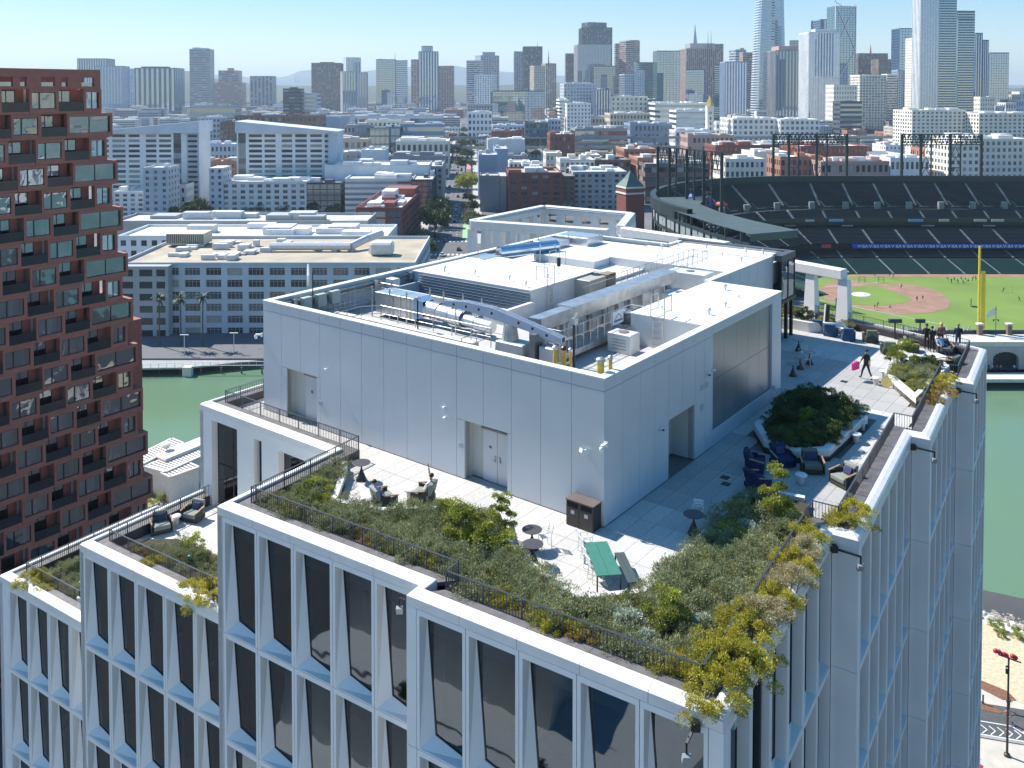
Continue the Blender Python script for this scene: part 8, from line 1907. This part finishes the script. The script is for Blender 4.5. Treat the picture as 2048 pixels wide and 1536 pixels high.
# the tapering round-cornered tallest tower
def taper(label, u, vt, vb, wt, wb, Y, z0=4, n=28, flo=60):
    t = thing('skyscraper', label, 'skyscraper', (at(u, 180, Y=Y).x, Y, z0)); H = at(u, vt, Y=Y).z - z0; k_ = Y / 1765.
    def w_at(z): f = z / H; return (wb + (wt - wb) * f ** 1.7) * k_ / 2
    m = M(); mb = M()
    def ringp(z, g=0):
        w = w_at(z) + g; out = []
        for i in range(n): a = 2 * math.pi * (i + .5) / n; c, s = math.cos(a), math.sin(a); r = w / (abs(c) ** 3.2 + abs(s) ** 3.2) ** (1 / 3.2); out.append((c * r, s * r + w, z))
        return out
    st = 14; prev = ringp(0)
    for i in range(1, st + 1): cur = ringp(H * i / st); m.raw(prev + cur, [(j, (j + 1) % n, (j + 1) % n + n, j + n) for j in range(n)]); prev = cur
    m.face(prev); m.build('glass_skin', GL['G'], t)
    for i in range(flo): z = H * (i + .5) / flo; A, B = ringp(z, .25), ringp(z + H / flo * .38, .25); mb.raw(A + B, [(j, (j + 1) % n, (j + 1) % n + n, j + n) for j in range(n)])
    mb.build('floor_band', wallm('L'), t, kind='stuff')
taper('tallest tapering tower with rounded corners rising out of the picture', 1545, -75, 212, 44, 64, 2100)
# pointed tower, spires, masts, braces and other tops
def spike(label, cat, u, vt, vb, w, Y, mt, n=4, wt=.3, name='spire'):
    p = at(u, vb, Y=Y); t = thing(name, label, cat, p); m = M(); h = at(u, vt, Y=Y).z - p.z; k = Y / 1765.; m.lathe([(w * k / 2 * 1.3, 0), (wt * k / 2, h)], n, 0, (0, 0, 0), Matrix.Rotation(R(45), 4, 'Z')); m.build('shaft', mt, t); return t
spike('pointed pyramid tower above the skyline', 'skyscraper', 1389, 48, 215, 34, 3100, wallm('G'), 4, .4, 'pyramid_tower')
spike('thin mast on the left of the broad bank tower', 'mast', 1416, 62, 98, 1.6, 2600, DARKM); spike('thin mast on the right of the broad bank tower', 'mast', 1422, 60, 98, 1.6, 2600, DARKM)
spike('red and white mast on the brown office tower', 'mast', 1741, 88, 110, 4, 2400, mat('mast_red', (.45, .12, .10), .6)); spike('thin spire on the beige tower', 'spire', 1097, 99, 130, 3, 2590, DARKM); spike('thin mast on the wide glass slab', 'mast', 790, 104, 121, 1.2, 2405, DARKM); spike('fine spire on the corner of the braced tower', 'spire', 1671, -6, 12, 1.5, 1900, DARKM); spike('rooftop aerial of the dark brown square tower', 'mast', 1075, 82, 95, 1, 2700, DARKM); spike('far bridge tower in the haze, left', 'bridge tower', 591, 150, 166, 1.4, 9000, wallm('r')); spike('far bridge tower in the haze, right', 'bridge tower', 596, 150, 166, 1.4, 9010, wallm('r'))
b_, w_, H_ = bldg('skyscraper', 'dark glass tower with white diagonal braces and a slanted open crown', 'skyscraper', 1670, 1713, 12, 1900, 40, 'D', 'glass', 50, 7, 'T', rot=6, units=0, base=4, parapet=0)
m = M()
for x0, z0, x1, z1 in ((0, .62, .95, 1.0), (1, .62, .05, 1.0), (.0, .32, 1, .62), (1, .0, .35, .32), (.0, .0, 0, 1), (1, 0, 1, 1)): m.bar(((x0 - .5) * w_, -.9, z0 * H_), ((x1 - .5) * w_, -.9, z1 * H_), 1.1, 1.6)
m.bar((-.5 * w_, -.9, H_ + 8), (-.2 * w_, -.9, H_), 1, 1.6); m.bar((.5 * w_, -.9, H_ + 4), (.2 * w_, -.9, H_ - 6), 1, 1.6); m.bar((-.5 * w_, -.9, H_ - 2), (-.5 * w_, -.9, H_ + 8), 1, 1.6); m.build('brace', wallm('W'), b_)
for k, (u0, u1, vt, Y, lb) in enumerate(((385, 400, 95, 2800, 'left arched crown of the slender hotel tower'), (402, 416, 96, 2800, 'right arched crown of the slender hotel tower'), (455, 466, 136, 3010, 'small crown of the brownish stepped tower'), (965, 990, 104, 3000, 'sign frame on top of the grey stepped tower'), (283, 335, 133, 2300, 'low crown of the broad teal tower'), (1258, 1278, 80, 2500, 'raised core of the brown banded tower'), (640, 668, 124, 2600, 'plant room on the wide brown tower'), (1480, 1488, 96, 2700, 'plant room on the pale striped tower'), (1630, 1672, 58, 1600, 'white crown plate of the white residential tower'))):
    bldg('tower_crown', lb, 'tower crown', u0, u1, vt, Y + 2, 18, 'LLPGTPNGW'[k], 'solid', 1, 1, roof=0, units=0, base=at(0, vt + 14, Y=Y).z, parapet=0, rot=4)
# clock tower with a gold pyramid
p = at(1421, 268, Y=1020); k_ = 1020 / 1765.; t = thing('clock_tower', 'slim cream clock tower with a gold pyramid roof', 'clock tower', (p.x, 1020, 2), R(3)); hz = at(0, 212, Y=1020).z - 2
m = M(); m.box(-3.9, 3.9, 0, 7.8, 0, hz); m.box(-4.3, 4.3, -.4, 8.2, hz - 1.2, hz - .4); m.build('shaft', wallm('C'), t); m = M(); m.lathe([(5.5, 0), (.2, at(0, 190, Y=1020).z - 2 - hz)], 4, 0, (0, 3.9, hz), Matrix.Translation((0, 0, 0))); m.build('roof', mat('roof_gold', (.50, .36, .10), .5), t)
me_ = M(); me_.lathe([(1.7, 0), (1.7, .3)], 20); o = put(me_.mesh('clock_face', mat('clock_grey', (.35, .38, .40), .5)), 'clock_face', t, (0, -.1, hz - 8)); o.rotation_euler = (R(90), 0, 0)
for k in range(4): m = M(); m.box(-.8, .8, -.06, .02, hz - 16 - 6 * k, hz - 12.5 - 6 * k); m.build('window', WG[0], t)
# ================================================================ filler low-rise: the 300 nearest as things, the rest joined
fr_ = random.Random(99); used_l = {}
def street_x(Y): return -29.4 + (Y - 409) * (-28.6 / 627)
COLN = {'W': 'white', 'C': 'cream', 'E': 'beige', 'G': 'grey', 'L': 'pale blue-grey', 'r': 'salmon brick', 'R': 'dark red brick', 'P': 'pinkish', 'g': 'dark grey', 'N': 'brown'}
occ = [(o.location.x, o.location.y) for o in bpy.data.objects if o.get('category') and o.type == 'EMPTY' and o.location.y > 250]
def lowrise(n, Y0, Y1, h0, h1, asthing):
    fm, mats_ = M(), []
    c = 0; tries = 0
    while c < n and tries < n * 30:
        tries += 1; Y = Y0 + (Y1 - Y0) * fr_.random() ** .8; xm = Y * .62; X = fr_.uniform(-xm, xm)
        if abs(X - street_x(Y)) < 15 + Y * .004 or (Y < 430 and X > 20) or (X > 45 and Y < 500): continue
        if any(abs(X - a) < 26 and -6 < Y - b < 36 for a, b in occ): continue
        occ.append((X, Y)); w, d, h = fr_.uniform(16, 34) * (1 + Y / 4000), fr_.uniform(14, 30), fr_.uniform(h0, h1) * fr_.choice((.8, 1, 1, 1.3)); k = fr_.choice('WWWCCEGLLrRPgWCE')
        u = 1024 + 1765 * X / Y; vt = 182.5 + 1765 * (71 - 2 - h) / Y
        if not (120 < u < 2048 + 40): continue
        if Y < 1000 and 850 < u < 1520 and h > 7: h = fr_.uniform(4.5, 7.5); vt = 182.5 + 1765 * (69 - h) / Y
        if asthing:
            near = min(BLN, key=lambda b: abs(b[1] - u) + 3 * abs(b[2] - vt)); rel = 'left of' if u < near[1] - 12 else 'right of' if u > near[1] + 12 else 'below' if vt > near[2] else 'just above'
            lb = '%s %s %s the %s' % (COLN[k], ['two-storey', 'three-storey', 'four-storey', 'five-storey', 'six-storey', 'eight-storey'][min(5, int(h / 4.2))] + fr_.choice((' shed', ' block', ' house row', ' building')), rel, ' '.join(near[0].split()[:7]))
            if lb in used_l: continue
            used_l[lb] = 1
            bldg('low_building', lb, 'building', u - 883 * w / Y, u + 883 * w / Y, vt, Y, d, k, fr_.choice(('grid', 'grid', 'band', 'punch')), max(1, int(h / 3.6)), None, None, 3., fr_.choice((0, 1, 1, 3, 2)), units=fr_.choice((1, 2, 3)))
        else:
            T = Matrix.Translation((X, Y, 2)) @ Matrix.Rotation(R(3), 4, 'Z'); i_ = 'WWCCEGLrgP'.index(k) if k in 'WCEGLrgP' else 0; fm.box(-w / 2, w / 2, 0, d, 0, h, i_, T); fm.box(-w / 2 + 1, w / 2 - 1, 1, d - 1, h, h + .1, 10 + fr_.randrange(3), T)
            for f in range(max(1, int(h / 4))): fm.box(-w / 2 + 1, w / 2 - 1, -.12, 0, f * 4 + 1.3, f * 4 + 2.9, 13, T)
            if fr_.random() < .6: fm.box(-w * .2, w * .15, d * .3, d * .6, h, h + 2.5, i_, T)
        c += 1
    if fm.v: fm.build('distant_building', [wallm(x) for x in 'WWCCEGLrgP'] + ROOFS[:3] + [WG[1]], kind='stuff')
BLN = list(BL)
lowrise(225, 540, 1500, 6, 17, True)
lowrise(1500, 1500, 4200, 8, 26, False)
# ================================================================ street, markings, freeway, cars, trees
sr = thing('main_street', None, None, (0, 0, 0)); sr['kind'] = 'structure'; ASP = mat('street_asphalt', (.115, .115, .12), .9, var=.15, scale=.4); SDW = mat('sidewalk', (.40, .39, .36), .85, var=.15, scale=.5)
def sx(Y, o): return (street_x(Y) + o, Y)
m = M(); m.face([(*sx(300, -16), 2.03), (*sx(300, 16), 2.03), (*sx(1900, 17), 2.03), (*sx(1900, -15), 2.03)]); m.build('pavement', SDW, sr)
m = M(); m.face([(*sx(300, -11.5), 2.06), (*sx(300, 11.5), 2.06), (*sx(1900, 11.5), 2.06), (*sx(1900, -11.5), 2.06)]); m.build('roadway', ASP, sr)
for y0, y1, x0, x1 in ((372, 398, -60, 70), (560, 572, -200, 300), (700, 712, -300, 500), (860, 872, -300, 600), (470, 482, -30, 60)):
    m = M(); m.face([(x0, y0, 2.075), (x1, y0, 2.075), (x1, y1, 2.075), (x0, y1, 2.075)]); m.build('cross_street', ASP, sr)
def stripe(x0, x1, y0, y1, mt, nm='marking', z=2.09): m = M(); m.face([(x0, y0, z), (x1, y0, z), (x1, y1, z), (x0, y1, z)]); m.build(nm, mt, sr)
for yy in (369, 402, 466, 486): 
    c0 = street_x(yy)
    for k in range(12): stripe(c0 - 10.5 + 1.8 * k, c0 - 9.6 + 1.8 * k, yy, yy + 3.2, PAINT)
for o_ in (-7, -3.4, 0, 3.4):
    Y = 300
    while Y < 1000:
        if not any(a - 3 < Y < b for a, b in ((366, 408), (464, 492), (558, 574), (698, 714), (858, 874))): x = street_x(Y) + o_; stripe(x - .08, x + .08, Y, Y + 4, PAINT)
        Y += 10
rp_ = mat('lane_red', (.55, .20, .20), .8, var=.12); gp_ = mat('lane_green', (.30, .50, .24), .8, var=.12)
for y0, y1, mt in ((492, 545, rp_), (640, 690, rp_), (780, 840, rp_), (412, 455, gp_)):
    m = M(); m.face([(*sx(y0, 6.2), 2.085), (*sx(y0, 11), 2.085), (*sx(y1, 11), 2.085), (*sx(y1, 6.2), 2.085)]); m.build('painted_lane', mt, sr)
CARC = [(.6, .6, .6), (.02, .02, .025), (.25, .26, .28), (.5, .5, .52), (.10, .02, .02), (.03, .06, .14), (.65, .65, .64), (.05, .05, .05)]; CN = ['white', 'black', 'grey', 'silver', 'dark red', 'navy', 'pale', 'charcoal']; cars = []
def car_proto(k):
    t = thing('parked_car', 'x', 'car', (0, 0, -60)); m = M(); m.raw([(-.88, -2.2, .3), (.88, -2.2, .3), (.88, 2.2, .3), (-.88, 2.2, .3), (-.88, -2.25, .75), (.88, -2.25, .75), (.88, 2.2, .72), (-.88, 2.2, .72), (-.85, -2.0, .92), (.85, -2.0, .92), (.85, 2.1, .88), (-.85, 2.1, .88)], [(3, 2, 1, 0), (0, 1, 5, 4), (1, 2, 6, 5), (2, 3, 7, 6), (3, 0, 4, 7), (4, 5, 9, 8), (5, 6, 10, 9), (6, 7, 11, 10), (7, 4, 8, 11), (8, 9, 10, 11)]); m.raw([(-.62, -1.2, 1.45), (.62, -1.2, 1.45), (.62, .5, 1.45), (-.62, .5, 1.45)], [(0, 1, 2, 3)]); m.build('body', mat('car%d' % k, CARC[k], .25, .2, var=.02), t)
    m = M(); m.raw([(-.8, -1.75, .92), (.8, -1.75, .92), (.8, 1.2, .9), (-.8, 1.2, .9), (-.62, -1.2, 1.44), (.62, -1.2, 1.44), (.62, .5, 1.44), (-.62, .5, 1.44)], [(0, 1, 5, 4), (1, 2, 6, 5), (2, 3, 7, 6), (3, 0, 4, 7)]); m.build('windscreen', WG[0], t); m = M()
    for x in (-.9, .7):
        for y in (-1.4, 1.4): m.tube((x, y, .33), (x + .2, y, .33), .33, 10)
    m.build('wheel', DARKM, t); return t
cars = [car_proto(k) for k in range(8)]; cr_ = random.Random(31); nl = {}
WHR = [(300, 372, 'before the near junction'), (372, 402, 'crossing the near junction'), (402, 470, 'in the block past the near junction'), (470, 560, 'beside the pink lane'), (560, 720, 'halfway up the street'), (720, 900, 'far up the street'), (900, 1900, 'at the far end of the street')]; LN = ['in the left kerb lane', 'in the second lane', 'in the third lane', 'in the fourth lane', 'in the right lane', 'at the right kerb']; lanes = [-10.0, -5.3, -1.7, 1.7, 5.0, 10.6]
for k in range(150):
    Y = 320 + 780 * (k / 150) ** 1.0 + cr_.uniform(-2, 2); ln = cr_.choices(range(6), (3, 1, 2, 2, 2, 3))[0]; c = cr_.randrange(8)
    if 395 < Y < 402 or (ln in (0, 5) and 366 < Y < 408): continue
    wh = next(w for a, b, w in WHR if a <= Y < b); lb = '%s car %s %s' % (CN[c], LN[ln], wh); nl[lb] = nl.get(lb, 0) + 1
    if nl[lb] > 1: 
        od = {2: 'second', 3: 'third', 4: 'fourth', 5: 'fifth'}.get(nl[lb], None)
        if not od: continue
        lb = od + ' ' + lb
    o = dup(cars[c], Vector((street_x(Y) + lanes[ln], Y, 2.08)), R(2.6), lb, 'cars on the long street')
def freeway(label, Ya, Yb, z, X0, X1, w=11):
    t = thing('freeway', label, 'elevated freeway', (0, 0, 0)); CONC = mat('concrete', (.33, .33, .32), .85, var=.12, scale=.1)
    m = M(); m.prism([(X0, Ya), (X1, Yb), (X1, Yb + w), (X0, Ya + w)], z - 1.6, z); m.build('deck', CONC, t); m = M(); m.prism([(X0, Ya - .3), (X1, Yb - .3), (X1, Yb), (X0, Ya)], z - 1.2, z + .9); m.prism([(X0, Ya + w), (X1, Yb + w), (X1, Yb + w + .3), (X0, Ya + w + .3)], z - 1.2, z + .9); m.build('barrier', CONC, t)
    m = M(); x = X0
    while x < X1: f = (x - X0) / (X1 - X0); y = Ya + (Yb - Ya) * f + w / 2; m.box(x - 1, x + 1, y - 2, y + 2, 2, z - 1.6); x += 26
    m.build('pier', CONC, t, kind='stuff')
    for j in range(int((X1 - X0) / 16)):
        x = X0 + 16 * j + cr_.uniform(0, 9); f = (x - X0) / (X1 - X0); y = Ya + (Yb - Ya) * f + cr_.choice((3, 7)); u = 1024 + 1765 * x / y
        if u < 830 or u > 1800: continue
        c = cr_.randrange(8); lb = '%s car on the %s, above %s' % (CN[c], 'near deck' if z < 15 else 'far deck', min(BLN, key=lambda b: abs(b[1] - u))[0][:60].rsplit(' ', 1)[0]); nl[lb] = nl.get(lb, 0) + 1
        if nl[lb] > 1: continue
        dup(cars[c], Vector((x, y, z + .05)), R(90), lb, 'cars on the freeway')
freeway('near elevated freeway deck crossing behind the low blocks', 905, 935, 13, -150, 760); freeway('far elevated freeway deck with traffic, slightly higher', 985, 1010, 19, -150, 640)
for c in cars:
    for x in list(c.children) + [c]: bpy.data.objects.remove(x, do_unlink=True)
# trees
def tree_mesh(seed, r, h, nl_, mt): return shrub_mesh('crown', seed, r, h * .5, 26, r * .42, nl_, .62, .42, mt, .1, 6)
LG['yt'] = leafmat('leaf_yellow_tree', (.10, .14, .03), (.42, .42, .06), .3); LG['ol'] = leafmat('leaf_olive', (.09, .10, .045), (.22, .23, .11), .2)
TC = [tree_mesh(301, 3.2, 6, 2200, LG['tree']), tree_mesh(302, 3.6, 7, 2400, LG['tree']), tree_mesh(303, 3.4, 6, 2400, LG['yt']), tree_mesh(304, 3.8, 6, 2400, LG['ol'])]
m = M(); m.tube((0, 0, 0), (0, 0, 2.6), .22, 6, 0, .16); m.tube((0, 0, 2.2), (.9, .3, 4.6), .12, 5); m.tube((0, 0, 2.4), (-.8, -.2, 4.8), .12, 5); tk = m.mesh('trunk', mat('trunk_brown', (.07, .055, .04), .9))
def tree(u, v, k, s, label, z=2.0, Y=None):
    p = at(u, v, z=z) if Y is None else at(u, v, Y=Y); t = thing('street_tree', label, 'tree', (p.x, p.y, z), fr_.uniform(0, 6), None, s); put(tk, 'trunk', t); put(TC[k], 'crown', t, (0, 0, 3.2))
for u, v, k, s, lb in ((870, 475, 0, 1.9, 'big dark street tree left of the junction'), (873, 455, 1, 1.9, 'big dark tree next behind the first left of the junction'), (876, 438, 0, 1.8, 'dark tree third in the row left of the junction'), (862, 425, 1, 1.6, 'dark tree against the grey street-side building'), (847, 530, 0, 1.6, 'dark tree at the near corner of the crossing'), (934, 392, 2, 2.0, 'round yellow-green tree on the right pavement by the pink lane'), (937, 378, 2, 1.7, 'round yellow-green tree just behind the other by the pink lane'), (931, 345, 1, 1.9, 'round dark green tree on the right pavement farther up'), (934, 322, 1, 1.8, 'dark tree on the right pavement near the freeway'), (897, 320, 0, 2.2, 'large dark tree left of the street below the freeway'), (905, 318, 1, 2.1, 'large dark tree overlapping the one below the freeway'), (893, 340, 0, 1.6, 'dark tree left of the street halfway'), (885, 352, 1, 1.6, 'small dark tree left of the street lower down'), (838, 495, 3, 1.2, 'thin pale tree beside the glass office corner'), (730, 338, 1, 2.0, 'dark tree right of the white gabled hall'), (390, 440, 1, 1.6, 'dark tree between the slab blocks'), (402, 436, 3, 1.4, 'pale tree between the slab blocks'), (380, 443, 0, 1.3, 'dark tree at the foot of the left slab block')):
    tree(u, v, k, s, lb)
TPOS = [(250, 425), (262, 427), (276, 428), (240, 424), (462, 433), (478, 434), (495, 433), (520, 434), (545, 433), (570, 434), (600, 434), (625, 433), (668, 434), (692, 432), (350, 438), (363, 440), (1125, 330), (1140, 328), (1155, 326), (1100, 333), (1165, 318), (1178, 316), (1190, 313), (1205, 314), (1218, 311), (1232, 313), (1245, 306), (1160, 306), (1182, 303), (1204, 300), (1226, 300), (1250, 296), (1275, 292), (1300, 290), (1325, 290), (1345, 288), (1010, 322), (985, 318), (1045, 320), (1072, 318), (960, 308), (940, 300), (925, 296), (820, 320), (800, 322), (650, 350), (940, 430), (942, 448), (944, 462), (938, 410), (930, 300), (928, 284), (927, 270), (1700, 262), (1718, 259), (1735, 258), (1752, 257), (1770, 256), (1788, 255), (1805, 254), (760, 300), (430, 300), (445, 330), (1270, 545), (1100, 440), (1130, 442), (1160, 444), (1060, 448), (1200, 446)]
for k, (u, v) in enumerate(TPOS):
    near = min(BLN, key=lambda b: abs(b[1] - u) + 3 * abs(b[2] - v)); c = (0, 1, 3, 3, 0)[k % 5] if not (1090 < u < 1360 and v < 340) else 3; rel = 'left of' if u < near[1] - 8 else 'right of' if u > near[1] + 8 else 'in front of'
    lb = '%s tree %s the %s' % (['dark', 'bushy dark', 'olive', 'olive', 'small dark'][k % 5] if c != 3 else fr_.choice(('pale olive', 'wide olive', 'low olive', 'light green', 'dusty green')), rel, ' '.join(near[0].split()[:9])); nl[lb] = nl.get(lb, 0) + 1
    if nl[lb] > 1: lb = ['', '', 'second', 'third', 'fourth', 'fifth', 'sixth'][min(6, nl[lb])] + ' ' + lb
    tree(u, v, c, fr_.uniform(.9, 1.3) * (1 + max(0, 420 - v) / 260), lb)
# ================================================================ hills
def hill(name, pts, Y, dep, mt):
    m = M(); top = [at(u, v, Y=Y) for u, v in pts]; n = len(top); vs = []
    for d, f in ((-dep * .5, 0), (-dep * .25, .55), (0, 1), (dep, .3)):
        for p in top: vs.append((p.x * (1 + d / Y), Y + d, 1 + (p.z - 1) * f * (1 + .1 * noise.noise(Vector((p.x * .002, f * 3, 0))))))
    m.raw(vs, [(r * n + i, r * n + i + 1, (r + 1) * n + i + 1, (r + 1) * n + i) for r in range(3) for i in range(n - 1)]); o = m.build(name, mt, smooth=True); o['kind'] = 'structure'
HM = mat('hill_scrub', (.09, .10, .08), .95, var=.3, scale=.003)
hill('hills', [(-400, 172), (100, 170), (380, 160), (440, 150), (480, 152), (530, 158), (575, 152), (600, 142), (640, 138), (700, 146), (780, 138), (830, 134), (905, 132), (960, 140), (1060, 148), (1200, 156), (1500, 166), (2300, 172)], 14000, 3000, HM)
hill('hills', [(-200, 176), (150, 168), (230, 158), (330, 152), (360, 144), (400, 146), (430, 158), (520, 168), (640, 172), (800, 172), (1000, 170), (1150, 165), (1300, 172), (1600, 176), (2200, 176)], 4600, 900, HM)
hill('hills', [(1930, 190), (1990, 176), (2010, 186), (2040, 180), (2080, 150), (2200, 140), (2400, 150)], 1900, 300, HM)
for k, (u, v, w) in enumerate(((2000, 212, 22), (2022, 206, 24), (2042, 200, 22), (2010, 196, 20), (2032, 190, 20), (2046, 184, 16), (1992, 205, 14))):
    bldg('hill_house', ['white', 'cream', 'pale', 'grey', 'beige', 'white', 'cream'][k] + ' house on the hill at the right edge, ' + ['lowest left', 'lower middle', 'lower right', 'upper left', 'upper middle', 'topmost right', 'far left'][k], 'house', u - w / 2, u + w / 2, v, 1500 + 40 * k, 20, 'WCLGEWC'[k], 'grid', 4, 4, None, 12, 0, 0)
# ================================================================ air
hb = M(); hb.box(-14000, 14000, -420, 19000, -4, 420)
hm, hn, ho = nodes('haze_air'); pv = hn.nodes.new('ShaderNodeVolumePrincipled'); pv.inputs['Color'].default_value = (.66, .83, 1.0, 1); pv.inputs['Density'].default_value = .00008; pv.inputs['Anisotropy'].default_value = .15
hn.links.new(pv.outputs[0], ho.inputs['Volume']); hz_ = hb.build('haze', hm); hz_['kind'] = 'stuff'
